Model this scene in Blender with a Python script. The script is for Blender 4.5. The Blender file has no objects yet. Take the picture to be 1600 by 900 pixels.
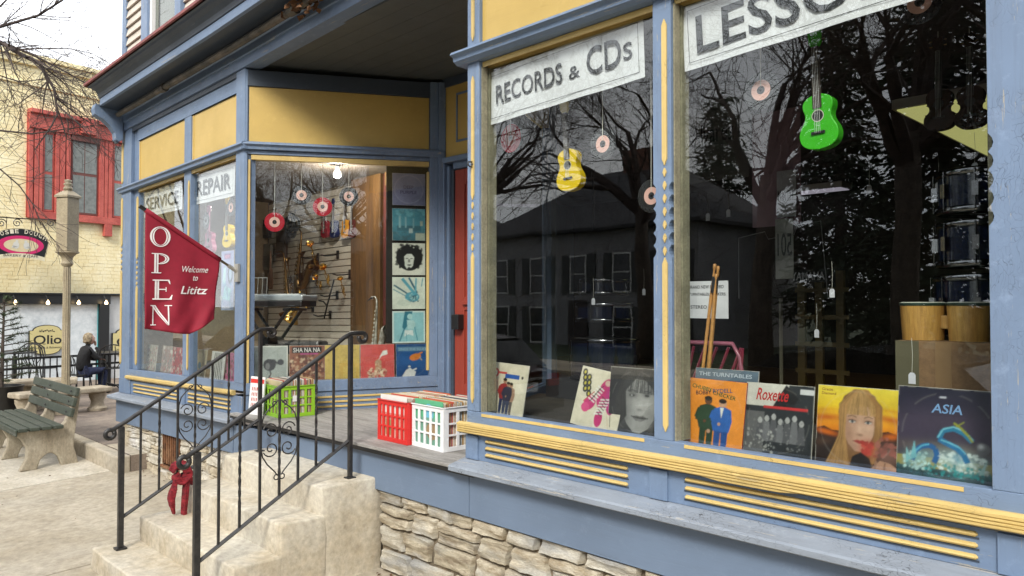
import bpy, bmesh, math, random
from mathutils import Vector, Matrix, noise
from math import radians as R, sin, cos, pi
random.seed(7)
S = bpy.context.scene
COL = S.collection
# ------------------------------------------------------------------ camera
FPX, CX, CY, CW = 1190.0, 800.0, 450.0, 1600.0
CAM = Vector((0.0, -3.0, 1.83)); YAW = R(44.5); PIT = R(1.25)
FW = Vector((-cos(YAW)*cos(PIT), sin(YAW)*cos(PIT), sin(PIT)))
RT = Vector((sin(YAW), cos(YAW), 0)); UP = RT.cross(FW)
cd = bpy.data.cameras.new('camera'); cam = bpy.data.objects.new('camera', cd); COL.objects.link(cam)
cd.sensor_width = 36; cd.lens = 36*FPX/CW; cd.clip_start = 0.05; cd.clip_end = 2000
m = Matrix((RT, UP, -FW)).transposed().to_4x4(); m.translation = CAM
cam.matrix_world = m; S.camera = cam
def ray(px, py): return FW + RT*((px-CX)/FPX) + UP*(-(py-CY)/FPX)
def atY(px, py, y):
    d = ray(px, py); return CAM + d*((y-CAM.y)/d.y)
def atX(px, py, x):
    d = ray(px, py); return CAM + d*((x-CAM.x)/d.x)
# ------------------------------------------------------------------ world, sun
W = bpy.data.worlds.new('World'); S.world = W; W.use_nodes = True
nt = W.node_tree; nt.nodes.clear()
out = nt.nodes.new('ShaderNodeOutputWorld'); mx = nt.nodes.new('ShaderNodeMixShader')
b1 = nt.nodes.new('ShaderNodeBackground'); b2 = nt.nodes.new('ShaderNodeBackground')
sk = nt.nodes.new('ShaderNodeTexSky'); sk.sky_type = 'NISHITA'; sk.sun_disc = False
SUN_EL, SUN_AZ = R(38), R(148)      # azimuth measured clockwise from +Y
sk.sun_elevation = SUN_EL; sk.sun_rotation = SUN_AZ
nt.links.new(sk.outputs[0], b1.inputs[0]); b1.inputs[1].default_value = 0.12
tc = nt.nodes.new('ShaderNodeTexCoord'); mp = nt.nodes.new('ShaderNodeMapping'); mp.inputs['Scale'].default_value = (1.2, 1.2, 3)
nz = nt.nodes.new('ShaderNodeTexNoise'); nz.inputs['Scale'].default_value = 1.6; nz.inputs['Detail'].default_value = 5
cr = nt.nodes.new('ShaderNodeValToRGB')
cr.color_ramp.elements[0].position = .3; cr.color_ramp.elements[0].color = (.80, .84, .92, 1)
cr.color_ramp.elements[1].position = .7; cr.color_ramp.elements[1].color = (1, 1, 1, 1)
nt.links.new(tc.outputs['Generated'], mp.inputs[0]); nt.links.new(mp.outputs[0], nz.inputs[0])
nt.links.new(nz.outputs[0], cr.inputs[0]); nt.links.new(cr.outputs[0], b2.inputs[0]); b2.inputs[1].default_value = 1.85
mx.inputs[0].default_value = .85
nt.links.new(b1.outputs[0], mx.inputs[1]); nt.links.new(b2.outputs[0], mx.inputs[2]); nt.links.new(mx.outputs[0], out.inputs[0])
sd = bpy.data.lights.new('sun', 'SUN'); sd.energy = 3.0; sd.angle = R(14); sd.color = (1, .95, .86)
sun = bpy.data.objects.new('sun', sd); COL.objects.link(sun)
sdir = Vector((sin(SUN_AZ)*cos(SUN_EL), cos(SUN_AZ)*cos(SUN_EL), sin(SUN_EL)))
sun.rotation_euler = sdir.to_track_quat('Z', 'Y').to_euler()
S.view_settings.view_transform = 'Standard'; S.view_settings.look = 'None'
S.view_settings.exposure = 0.5; S.view_settings.gamma = 1.0
S.render.engine = 'CYCLES'
try:
    S.cycles.transparent_max_bounces = 24; S.cycles.max_bounces = 8; S.cycles.caustics_reflective = False; S.cycles.caustics_refractive = False
except Exception: pass

# ------------------------------------------------------------------ materials
MC = {}
def newmat(n):
    mt = bpy.data.materials.new(n); mt.use_nodes = True
    b = mt.node_tree.nodes['Principled BSDF']
    return mt, mt.node_tree, b
def L(nt, a, b): nt.links.new(a, b)
def N(nt, t, **k):
    n = nt.nodes.new(t)
    for a, v in k.items(): setattr(n, a, v)
    return n
def coords(nt, scale=(1, 1, 1), kind='Object'):
    t = N(nt, 'ShaderNodeTexCoord'); mp = N(nt, 'ShaderNodeMapping'); mp.inputs['Scale'].default_value = scale
    L(nt, t.outputs[kind], mp.inputs[0]); return mp.outputs[0]
def noise_(nt, co, sc, det=4, rough=.55):
    n = N(nt, 'ShaderNodeTexNoise'); n.inputs['Scale'].default_value = sc; n.inputs['Detail'].default_value = det
    n.inputs['Roughness'].default_value = rough; L(nt, co, n.inputs['Vector']); return n.outputs[0]
def ramp(nt, v, a, b, ca=(0, 0, 0, 1), cb=(1, 1, 1, 1)):
    r = N(nt, 'ShaderNodeValToRGB'); e = r.color_ramp.elements
    e[0].position = a; e[1].position = b; e[0].color = ca; e[1].color = cb; L(nt, v, r.inputs[0]); return r.outputs[0]
def mixc(nt, f, a, b, mode='MIX'):
    n = N(nt, 'ShaderNodeMix', data_type='RGBA', blend_type=mode)
    for i, x in ((0, f), (6, a), (7, b)):
        if isinstance(x, (int, float)): n.inputs[i].default_value = x
        elif isinstance(x, tuple): n.inputs[i].default_value = (x+(1,))[:4]
        else: L(nt, x, n.inputs[i])
    return n.outputs[2]
def mth(nt, op, a, b=0.0):
    n = N(nt, 'ShaderNodeMath', operation=op)
    for i, x in ((0, a), (1, b)):
        if isinstance(x, (int, float)): n.inputs[i].default_value = x
        else: L(nt, x, n.inputs[i])
    return n.outputs[0]
def bump(nt, b, h, s, d=.01):
    n = N(nt, 'ShaderNodeBump'); n.inputs['Strength'].default_value = s; n.inputs['Distance'].default_value = d
    L(nt, h, n.inputs['Height']); L(nt, n.outputs[0], b.inputs['Normal'])
def flat(c, rough=.5, metal=0, emit=0, var=.08):
    k = ('f', tuple(round(x, 3) for x in c), rough, metal, emit)
    if k in MC: return MC[k]
    mt, nt, b = newmat('colour'); MC[k] = mt
    co = coords(nt)
    n = noise_(nt, co, 14, 3)
    c2 = tuple(max(0, x*(1-var*2)) for x in c)
    L(nt, mixc(nt, n, tuple(min(1, x*(1+var)) for x in c), c2), b.inputs['Base Color'])
    b.inputs['Roughness'].default_value = rough; b.inputs['Metallic'].default_value = metal
    if emit: b.inputs['Emission Color'].default_value = (*c, 1); b.inputs['Emission Strength'].default_value = emit
    return mt
def paint(name, c, grain='x', crack=.5, peel=.2, dirt=.3, rough=.45, peelc=(.32, .31, .28)):
    k = ('p', name, grain)
    if k in MC: return MC[k]
    mt, nt, b = newmat(name+'_paint'); MC[k] = mt
    st = {'x': (.25, 4, 4), 'z': (4, 4, .25), 'y': (4, .25, 4)}[grain]
    co = coords(nt); cg = coords(nt, st)
    big = noise_(nt, co, 2.2, 4); fine = noise_(nt, cg, 22, 5, .65)
    col = mixc(nt, ramp(nt, big, .3, .75), c, tuple(x*.84 for x in c))
    # grey weathering streaks
    wz = noise_(nt, coords(nt, tuple(x*.5 for x in st)), 9, 6, .7)
    col = mixc(nt, mth(nt, 'MULTIPLY', ramp(nt, wz, .50, .78), dirt), col, tuple(x*.55+.03 for x in c))
    # pale chalking
    pz = noise_(nt, co, 11, 6, .75)
    col = mixc(nt, mth(nt, 'MULTIPLY', ramp(nt, pz, .56, .72), .4*dirt+.12), col, tuple(min(1, x*1.3+.05) for x in c))
    # peeling chips
    ch = ramp(nt, noise_(nt, coords(nt, tuple(x*.35 for x in st)), 26, 5, .8), .64-.05*peel, .655-.05*peel)
    col = mixc(nt, mth(nt, 'MULTIPLY', ch, min(1, peel*2)), col, peelc)
    # cracks across the boards: thin dark lines from voronoi edges
    v = N(nt, 'ShaderNodeTexVoronoi', feature='DISTANCE_TO_EDGE'); v.inputs['Scale'].default_value = 34
    wob = N(nt, 'ShaderNodeMix', data_type='VECTOR'); wob.inputs[0].default_value = .22
    L(nt, coords(nt, tuple(x**.6 for x in st)), wob.inputs[4])
    nn = N(nt, 'ShaderNodeTexNoise'); nn.inputs['Scale'].default_value = 9; L(nt, co, nn.inputs['Vector']); L(nt, nn.outputs['Color'], wob.inputs[5])
    L(nt, wob.outputs[1], v.inputs['Vector'])
    ln = ramp(nt, v.outputs['Distance'], .006, .032, (1, 1, 1, 1), (0, 0, 0, 1))
    where = ramp(nt, noise_(nt, co, 4.3, 5, .7), .47, .62)
    ck = mth(nt, 'MULTIPLY', mth(nt, 'MULTIPLY', ln, where), crack)
    col = mixc(nt, ck, col, tuple(x*.25 for x in c))
    L(nt, col, b.inputs['Base Color'])
    L(nt, mth(nt, 'ADD', mth(nt, 'MULTIPLY', big, .3), rough-.1), b.inputs['Roughness'])
    h = mth(nt, 'SUBTRACT', mth(nt, 'SUBTRACT', mth(nt, 'MULTIPLY', fine, .5), mth(nt, 'MULTIPLY', ck, 1.0)), mth(nt, 'MULTIPLY', ch, .5))
    bump(nt, b, h, .5, .004)
    return mt
def rough_mat(name, c1, c2, sc=6, c3=None, rough=.9, bs=.6, bd=.01, spots=.0, stretch=(1, 1, 1), det=8, spotc=(.1, .08, .05)):
    if name in MC: return MC[name]
    mt, nt, b = newmat(name); MC[name] = mt
    co = coords(nt, stretch)
    n = noise_(nt, co, sc, det, .62); col = mixc(nt, ramp(nt, n, .40, .62), c1, c2)
    if c3: col = mixc(nt, ramp(nt, noise_(nt, co, sc*.31, 5), .5, .66), col, c3)
    if spots:
        s = ramp(nt, noise_(nt, co, sc*6, 4, .7), .62, .72); col = mixc(nt, mth(nt, 'MULTIPLY', s, spots), col, spotc)
    g = noise_(nt, co, sc*9, 6, .7)
    col = mixc(nt, .75, col, mixc(nt, ramp(nt, g, .3, .7), (.33, .33, .33), (.67, .67, .67)), 'OVERLAY')
    L(nt, col, b.inputs['Base Color']); b.inputs['Roughness'].default_value = rough
    bump(nt, b, mth(nt, 'ADD', mth(nt, 'MULTIPLY', g, .5), n), bs, bd)
    return mt
def glass_mat(name, tint=(.95, .97, .96), wave=.02, base=.058, add=0.0):
    if name in MC: return MC[name]
    mt = bpy.data.materials.new(name); mt.use_nodes = True; nt = mt.node_tree; nt.nodes.clear(); MC[name] = mt
    o = N(nt, 'ShaderNodeOutputMaterial'); mx = N(nt, 'ShaderNodeMixShader'); t = N(nt, 'ShaderNodeBsdfTransparent'); g = N(nt, 'ShaderNodeBsdfGlossy')
    t.inputs[0].default_value = (*tint, 1); g.inputs['Roughness'].default_value = 0.0
    lw = N(nt, 'ShaderNodeLayerWeight'); lw.inputs[0].default_value = .5
    f = mth(nt, 'ADD', mth(nt, 'MULTIPLY', mth(nt, 'POWER', lw.outputs['Facing'], 5.0), 1-base), base)
    L(nt, f, mx.inputs[0]); L(nt, t.outputs[0], mx.inputs[1]); L(nt, g.outputs[0], mx.inputs[2]); L(nt, mx.outputs[0], o.inputs[0])
    bp = N(nt, 'ShaderNodeBump'); bp.inputs['Strength'].default_value = wave; bp.inputs['Distance'].default_value = .02
    L(nt, noise_(nt, coords(nt), 3.0, 1), bp.inputs['Height']); L(nt, bp.outputs[0], g.inputs['Normal'])
    return mt
BLUE = (.160, .228, .345); YEL = (.62, .45, .16)
bx_, bz_, by_ = (paint('blue', BLUE, g, .7, .5, .8) for g in 'xzy')
yx_, yz_ = (paint('yellow', YEL, g, .6, .35, .6, peelc=(.35, .30, .2)) for g in 'xz')
panel_y = paint('panel_yellow', (.56, .385, .105), 'x', .0, 0, .12, .4)
shade_blue = paint('shadow_blue', (.045, .062, .088), 'x', .2, .05, .3)  # trim blue darkened: shade under cornice and porch put into the colour
ceil_m = paint('porch_ceiling', (.095, .108, .108), 'x', .25, .03, .35)  # ceiling colour darkened to deepen the porch shade
shelf_m = paint('weathered_shelf', (.25, .285, .335), 'x', 1, .75, .9, .6, peelc=(.40, .38, .34))
iron = rough_mat('black_iron', (.012, .012, .013), (.03, .028, .026), 30, None, .42, .3, .002, .35, spotc=(.12, .05, .02))
chrome = flat((.75, .75, .76), .12, 1); brass = flat((.75, .47, .13), .22, 1); oldbrass = flat((.22, .13, .05), .3, 1)
black = flat((.012, .012, .013), .4); blackm = flat((.02, .02, .022), .6); white = flat((.78, .78, .76), .5)
conc = rough_mat('concrete', (.44, .385, .295), (.34, .29, .21), 1.7, (.39, .35, .28), .95, .8, .008, .5, spotc=(.17, .14, .09), det=12)
stoop_m = rough_mat('stoop_concrete', (.56, .51, .41), (.43, .365, .26), 2.3, (.51, .485, .42), .93, .9, .008, .4, spotc=(.24, .18, .11), det=12)
stone_m = [rough_mat('limestone%s' % 'abc'[i], a, b, 6, c, .95, 1, .02, .5, (1, 1, 3.6), 12, (.16, .11, .06)) for i, (a, b, c) in enumerate([
    ((.60, .54, .42), (.33, .265, .175), (.50, .485, .43)), ((.52, .46, .34), (.25, .20, .135), (.38, .375, .345)), ((.58, .55, .47), (.40, .35, .26), (.33, .33, .32))])]
lime_m = [rough_mat('whitewashed_stone%s' % 'ab'[i], a, b, 8, c, .95, 1, .012, .4) for i, (a, b, c) in enumerate([
    ((.60, .56, .47), (.42, .38, .30), (.55, .53, .5)), ((.52, .45, .33), (.36, .30, .21), (.6, .58, .52))])]
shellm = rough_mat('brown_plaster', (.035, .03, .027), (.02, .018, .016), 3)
mortar = rough_mat('mortar', (.22, .175, .12), (.10, .08, .055), 12, None, .95, .8, .01)
wood = rough_mat('brown_wood', (.25, .14, .055), (.13, .065, .022), 4, None, .5, .3, .003, 0, (3, 3, .3))
glassm = glass_mat('shop_glass'); farglass = glass_mat('far_glass', (.8, .83, .8), .02, .05)

# ------------------------------------------------------------------ mesh builder
class MB:
    def __init__(s): s.v = []; s.f = []; s.m = []
    def add(s, vs, fs, mi=0, M=None):
        o = len(s.v); s.v += [tuple((M @ Vector(p)) if M else p) for p in vs]
        s.f += [tuple(i+o for i in f) for f in fs]; s.m += [mi]*len(fs); return s
    def box(s, x0, x1, y0, y1, z0, z1, mi=0, M=None):
        return s.add([(x0, y0, z0), (x1, y0, z0), (x1, y1, z0), (x0, y1, z0), (x0, y0, z1), (x1, y0, z1), (x1, y1, z1), (x0, y1, z1)],
                     [(0, 3, 2, 1), (4, 5, 6, 7), (0, 1, 5, 4), (1, 2, 6, 5), (2, 3, 7, 6), (3, 0, 4, 7)], mi, M)
    def tube(s, pts, r, n=6, mi=0, caps=True, M=None):
        P = [Vector(p) for p in pts]; k = len(P); rr = r if isinstance(r, (list, tuple)) else [r]*k
        vs = []; fs = []; pu = None
        for i, p in enumerate(P):
            t = (P[min(i+1, k-1)]-P[max(i-1, 0)]); t = t.normalized() if t.length > 1e-9 else Vector((0, 0, 1))
            if pu is None:
                a = Vector((0, 0, 1)) if abs(t.z) < .9 else Vector((1, 0, 0)); pu = (a - t*a.dot(t)).normalized()
            else:
                pu = (pu - t*pu.dot(t)); pu = pu.normalized() if pu.length > 1e-6 else t.orthogonal().normalized()
            w = t.cross(pu)
            for j in range(n):
                a = 2*pi*j/n; vs.append(p + (pu*cos(a)+w*sin(a))*rr[i])
        for i in range(k-1):
            for j in range(n):
                fs.append((i*n+j, i*n+(j+1) % n, (i+1)*n+(j+1) % n, (i+1)*n+j))
        if caps: fs += [tuple(range(n))[::-1], tuple((k-1)*n+j for j in range(n))]
        return s.add(vs, fs, mi, M)
    def prism(s, poly, y0, y1, mi=0, M=None):      # poly in local x,z; extruded along y
        n = len(poly); vs = [(p[0], y0, p[1]) for p in poly]+[(p[0], y1, p[1]) for p in poly]
        fs = [tuple(range(n)), tuple(range(2*n-1, n-1, -1))]+[(i, i+n, (i+1) % n+n, (i+1) % n) for i in range(n)]
        return s.add(vs, fs, mi, M)
    def xprof(s, prof, xs, mi=0, dz=None):         # profile (y,z) swept along x stations
        n = len(prof); vs = []; fs = []
        for x in xs:
            for (y, z) in prof: vs.append((x, y, z))
        for i in range(len(xs)-1):
            for j in range(n-1): fs.append((i*n+j, i*n+j+1, (i+1)*n+j+1, (i+1)*n+j))
        fs += [tuple(range(n))[::-1], tuple((len(xs)-1)*n+j for j in range(n))]
        return s.add(vs, fs, mi)
    def lathe(s, prof, n=16, mi=0, M=None, caps=True):        # profile (r,z) round local z
        vs = []; fs = []; k = len(prof)
        for (r, z) in prof:
            for j in range(n): vs.append((r*cos(2*pi*j/n), r*sin(2*pi*j/n), z))
        for i in range(k-1):
            for j in range(n): fs.append((i*n+j, i*n+(j+1) % n, (i+1)*n+(j+1) % n, (i+1)*n+j))
        if caps: fs += [tuple(range(n))[::-1], tuple((k-1)*n+j for j in range(n))]
        return s.add(vs, fs, mi, M)
    def build(s, name, mats, parent=None, smooth=False, bevel=0, sag=False, loc=None, rz=None, M=None, auto=False):
        me = bpy.data.meshes.new(name)
        vs = [tuple(v) for v in s.v]
        if sag: vs = [(v[0], v[1], v[2]+sagz(v[0])) for v in vs]
        me.from_pydata(vs, [], s.f)
        if not isinstance(mats, (list, tuple)): mats = [mats]
        for q in mats: me.materials.append(q)
        for p, mi in zip(me.polygons, s.m): p.material_index = mi; p.use_smooth = smooth
        bm = bmesh.new(); bm.from_mesh(me); bmesh.ops.recalc_face_normals(bm, faces=bm.faces); bm.to_mesh(me); bm.free()
        if smooth and auto:
            try: me.set_sharp_from_angle(angle=R(40))
            except Exception: pass
        o = bpy.data.objects.new(name, me); COL.objects.link(o)
        if parent: o.parent = parent
        if M is not None: o.matrix_local = M
        if loc is not None: o.location = loc
        if rz is not None: o.rotation_euler = (0, 0, rz)
        if bevel:
            bv = o.modifiers.new('bevel', 'BEVEL'); bv.width = bevel; bv.segments = 2; bv.limit_method = 'ANGLE'
        return o
def sagz(x):
    if x > -4.5: return 0.0
    if x > -6.4: return -.06*(-4.5-x)/1.9
    return -.06-.05*min(1.3, (-6.4-x)/2.9)
def tag(o, label=None, cat=None, group=None, kind=None):
    if label: o['label'] = label
    if cat: o['category'] = cat
    if group: o['group'] = group
    if kind: o['kind'] = kind
    return o
def empty(name, loc=(0, 0, 0), rz=0, label=None, cat=None, group=None):
    o = bpy.data.objects.new(name, None); COL.objects.link(o); o.empty_display_size = .1
    o.location = loc; o.rotation_euler = (0, 0, rz); return tag(o, label, cat, group)
def kids(o): return [c for c in bpy.data.objects if c.parent is o]
def dup(o, loc=None, rz=None, label=None, parent=None, sc=None):
    c = o.copy(); COL.objects.link(c); c.parent = parent
    for ch in kids(o): dup(ch, parent=c)
    if loc is not None: c.location = loc
    if rz is not None: c.rotation_euler = (0, 0, rz)
    if sc is not None: c.scale = sc
    if label: c['label'] = label
    return c
def text_mesh(s, w, h, shear=0.0, bold=0.0, y=0.0):
    """verts (x, z) and faces of a text scaled into w x h, origin bottom left"""
    cu = bpy.data.curves.new('t', 'FONT'); cu.body = s; cu.size = 1; cu.shear = shear; cu.offset = bold; cu.resolution_u = 3
    o = bpy.data.objects.new('t', cu); COL.objects.link(o)
    me = o.to_mesh(); vs = [tuple(v.co) for v in me.vertices]; fs = [tuple(p.vertices) for p in me.polygons]
    o.to_mesh_clear(); bpy.data.objects.remove(o); bpy.data.curves.remove(cu)
    if not vs: return [], []
    x0, x1 = min(v[0] for v in vs), max(v[0] for v in vs); z0, z1 = min(v[1] for v in vs), max(v[1] for v in vs)
    return [((v[0]-x0)/(x1-x0)*w, (v[1]-z0)/(z1-z0)*h) for v in vs], fs
def put_text(mb, s, x, z, w, h, y, mi=0, shear=0., bold=0., M=None, mir=False):
    vs, fs = text_mesh(s, w, h, shear, bold)
    if mir: vs = [(w-a, b) for a, b in vs]
    mb.add([(x+a, y, z+b) for a, b in vs], fs, mi, M)
def ell(cx, cz, rx, rz, n=20, a0=0, a1=360, rot=0):
    o = []
    full = abs(a1-a0) >= 360
    for i in range(n if full else n+1):
        a = R(a0+(a1-a0)*i/n); x, z = rx*cos(a), rz*sin(a); c, q = cos(R(rot)), sin(R(rot))
        o.append((cx+x*c-z*q, cz+x*q+z*c))
    return o
def sheet(mb, poly, y, mi=0, M=None):      # a thin printed shape
    mb.add([(p[0], y, p[1]) for p in poly], [tuple(range(len(poly)))], mi, M)
def ring(mb, cx, cz, ro, ri, y, mi=0, n=28, M=None, rz=None, a0=0, a1=360):
    ro2 = ro if isinstance(ro, tuple) else (ro, ro); ri2 = ri if isinstance(ri, tuple) else (ri, ri)
    vs = []
    for i in range(n+1):
        a = R(a0+(a1-a0)*i/n)
        vs += [(cx+ro2[0]*cos(a), y, cz+ro2[1]*sin(a)), (cx+ri2[0]*cos(a), y, cz+ri2[1]*sin(a))]
    mb.add(vs, [(2*i, 2*i+1, 2*i+3, 2*i+2) for i in range(n)], mi, M)
def ZM(loc, rz=0, rx=0, ry=0): return Matrix.Translation(loc) @ Matrix.Rotation(rz, 4, 'Z') @ Matrix.Rotation(rx, 4, 'X') @ Matrix.Rotation(ry, 4, 'Y')
# ================================================================== GROUND
def struct(o): o['kind'] = 'structure'; return o
g = MB()
def gz(y): return .05+.05*max(-2.5, min(0, y)) if y < 0 else .05
side_y = [30, 0, -1.3, -2.5, -3.9]
xs = [-400, -60, -30, -9.7, -2, 6, 60, 400]
road = rough_mat('asphalt', (.075, .075, .078), (.04, .04, .043), 18, (.09, .088, .085), .9, .4, .004)
brickpave = rough_mat('brown_paving', (.21, .165, .13), (.125, .10, .082), 5, (.26, .21, .165), .9, .5, .006, .3)
gr = MB(); gr.box(-600, 600, -600, 600, -.9, -.24); struct(gr.build('ground', rough_mat('grass_earth', (.06, .075, .03), (.04, .05, .02), 3)))
rd = MB(); rd.box(-400, 400, -13.5, -4.15, -.23, -.20); struct(rd.build('road', road))
# pavement as separate slabs with recessed joints
pv = empty('pavement'); pv['kind'] = 'structure'
base = MB(); base.box(-40, 12, -3.95, 3, -.235, -.115); base.build('bedding', mortar, pv)
pale = rough_mat('pale_concrete', (.56, .51, .42), (.45, .40, .31), 3, None, .95, .4, .005, .2)
jx = [-30, -24, -19, -15.5, -12.6, -10.95, -9.36, -8.96, -6.02, -2.7, -1.0, .8, 2.6, 4.4, 6.2, 9, 12]
jy = [-3.93, .02]
for i in range(len(jx)-1):
    for j in range(len(jy)-1):
        a, b = jx[i]+.004, jx[i+1]-.004; c, d = jy[j]+.004, jy[j+1]-.004
        q = MB(); n = 12
        vs = []; fs = []
        for u in range(n+1):
            for w in range(n+1):
                x = a+(b-a)*u/n; y = c+(d-c)*w/n
                e = .006 if u in (0, n) or w in (0, n) else 0
                vs.append((x, y, gz(y)-e+.004*noise.noise((x*1.3, y*1.3, 3))+random.Random(i*9+j).uniform(-.003, .003)))
        for u in range(n):
            for w in range(n): fs.append((u*(n+1)+w, (u+1)*(n+1)+w, (u+1)*(n+1)+w+1, u*(n+1)+w+1))
        o = len(vs)
        rim = [k for k in range(n+1)]+[k*(n+1)+n for k in range(1, n+1)]+[n*(n+1)+k for k in range(n-1, -1, -1)]+[k*(n+1) for k in range(n-1, 0, -1)]
        low = [(vs[k][0], vs[k][1], -.2) for k in rim]; vs += low; mlen = len(rim)
        for k in range(mlen): fs.append((rim[k], rim[(k+1) % mlen], o+(k+1) % mlen, o+k))
        q.add(vs, fs)
        q.build('slab', pale if .3 < b-a < .5 or i == 5 else conc, pv)
kb = MB(); kb.box(-40, 12, -4.15, -3.955, -.24, -.07); struct(kb.build('kerb', conc, bevel=.015))
op = MB(); op.box(-400, 400, -16.5, -13.5, -.24, -.08); struct(op.build('opposite_pavement', conc))
lw = MB(); lw.box(-400, 400, -80, -16.5, -.24, -.06); struct(lw.build('lawn', rough_mat('lawn', (.045, .06, .022), (.028, .038, .016), 2)))
# raised terrace beyond the shop's left end, edged by a kerb step
TZ = .215
tr = MB(); tr.box(-24, -9.72, -.16, 30, -.2, TZ-.004); tr.box(-9.72, -8.72, -.16, .02, -.2, TZ-.004); struct(tr.build('terrace_pavement', brickpave))
for k, (a, b) in enumerate(((-8.72, -9.9), (-9.905, -11.4), (-11.405, -13), (-13.005, -14.6), (-14.605, -16.4))):
    q = MB(); q.box(b, a, -.30, -.162, -.1, TZ); struct(q.build('terrace_kerb', conc, bevel=.02))
q = MB(); q.box(-9.55, -8.72, -.158, .0, TZ-.004, TZ+.002); struct(q.build('terrace_slab', conc, bevel=.003))

# ================================================================== SHOP BUILDING
shop = empty('shop_building', label='blue and yellow painted wooden shop front with two display bays and recessed doorway', cat='shop')
SP = ZM((-6.4, 0, 0), math.atan2(3.002, 1.549)); SL = 1.77
SP2 = ZM((-3.43, 0, 0), pi-math.atan2(3.002, 1.549))      # mirrored splay: local x runs inwards, local y to its outside
def part(mb, name, mat, parent=None, **k): k.setdefault('sag', True); return mb.build(name, mat, parent or shop, **k)
XR, XL = 2.4, -9.62
# ---- beam, cornice, soffit
ceilx = [XR, -4.5, -6.4, XL]
def swept(prof, xs=None): return MB().xprof(prof, xs or ceilx)
part(swept([(.12, 3.98), (-.02, 3.98), (-.02, 4.07), (-.035, 4.075), (-.035, 4.14), (-.05, 4.15), (-.05, 4.22), (.12, 4.22)]), 'beam', bx_)
part(swept([(-.052, 4.195), (-.29, 4.215), (-.29, 4.235), (-.052, 4.235)]), 'soffit_board', shade_blue)
part(swept([(-.052, 4.15), (-.085, 4.155), (-.10, 4.193), (-.052, 4.194)]), 'bed_moulding', shade_blue)
part(swept([(-.292, 4.19), (-.325, 4.19), (-.325, 4.265), (-.292, 4.265)], [XR, -4.5, -6.4, XL+.25]), 'fascia_board', bx_, bevel=.003)
crown = [(-.31, 4.267)]+[(-.33-.10*(1-cos(R(a)))-.0, 4.275+.10*sin(R(a))) for a in (0, 25, 50, 75, 90)]+[(-.445, 4.385), (-.31, 4.385)]
part(swept(crown, [XR, -4.5, -6.4, XL+.22]), 'crown_moulding', shade_blue)
redroof = rough_mat('red_roof_metal', (.24, .055, .05), (.16, .04, .035), 8, None, .6, .2)
part(swept([(-.46, 4.388), (-.475, 4.395), (-.475, 4.42), (.10, 4.70), (.10, 4.60), (-.30, 4.388)], [XR, -4.5, -6.4, XL+.18]), 'roof_edge', redroof)
# pipe under the soffit
pipem = rough_mat('dirty_pipe', (.10, .085, .06), (.045, .04, .033), 12, (.16, .13, .10), .7, .3, .002)
q = MB(); q.tube([(x, -.13, 4.12+sagz(x)) for x in (XR, -1, -4.5, -5.3)], .03, 8); q.tube([(x, -.13, 4.12+sagz(x)) for x in (-5.35, -6.4, -8.0)], .03, 8)
q.tube([(x, -.13, 4.12+sagz(x)) for x in (-8.0, -9.38)], .027, 8)
for x in (-5.32, -7.98): q.tube([(x-.05, -.13, 4.12+sagz(x)), (x+.05, -.13, 4.12+sagz(x))], .042, 8)
pipe = part(q, 'overhead_pipe', pipem, sag=False, smooth=True, auto=True)
# bracket at the end of the cornice
q = MB(); br = [(-.33, 4.24), (-.345, 4.185), (-.335, 4.12), (-.30, 4.10), (-.24, 4.07), (-.17, 4.01), (-.12, 3.94), (-.11, 3.86), (-.075, 3.84), (-.03, 3.87), (-.03, 4.24)]
n = len(br); vs = [(XL+.0, y, z) for y, z in br]+[(XL+.12, y, z) for y, z in br]
q.add(vs, [tuple(range(n)), tuple(range(2*n-1, n-1, -1))]+[(i, (i+1) % n, (i+1) % n+n, i+n) for i in range(n)])
part(q, 'bracket', bx_, bevel=.006)
q = MB(); q.box(XL+.03, XL+.09, -.10, -.07, 3.83, 3.85); part(q, 'bracket_bead', shade_blue)
# ---- porch ceiling
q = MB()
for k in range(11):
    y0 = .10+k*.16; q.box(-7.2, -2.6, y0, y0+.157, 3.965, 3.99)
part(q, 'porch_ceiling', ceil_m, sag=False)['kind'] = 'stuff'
# ---- porch floor boards
floorm = rough_mat('porch_floor_paint', (.30, .285, .265), (.20, .19, .175), 5, (.36, .345, .32), .75, .4, .003, .2, (.6, 4, 4))
q = MB(); q.box(-6.5, -3.3, -.075, 2.0, .835, .862); part(q, 'porch_subfloor', black, sag=False)
for k in range(15):
    y0 = -.085+k*.118; q = MB(); q.box(-6.5, -3.32, y0, y0+.115, .864, .884+.001*(k % 2)); part(q, 'floor_board', floorm, sag=False, bevel=.002)
# ---- skirt boards
def xseg(x0, x1): return [x for x in (x1, -4.5, -6.4, x0) if x0 <= x <= x1]
def xb(x0, x1, y0, y1, z0, z1, name, m, parent=None, bevel=.003):
    xs = sorted(set([x0, x1]+[x for x in (-4.5, -6.4) if x0 < x < x1]))
    return part(MB().xprof([(y0, z0), (y0, z1), (y1, z1), (y1, z0)], xs), name, m, parent, bevel=bevel)
skirt_m = paint('skirt_blue', (.145, .20, .29), 'x', .05, .0, .25)
xb(-3.38, XR, -.03, .06, .585, .86, 'skirt_board', skirt_m)
xb(-6.52, -3.385, -.03, .06, .585, .834, 'skirt_board', skirt_m)
xb(XL-.02, -6.525, -.035, .06, .585, .86, 'skirt_board', skirt_m)
q = MB(); q.box(XL-.02, XL+.05, .062, 6, .5, .78); part(q, 'skirt_board', skirt_m)
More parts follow.
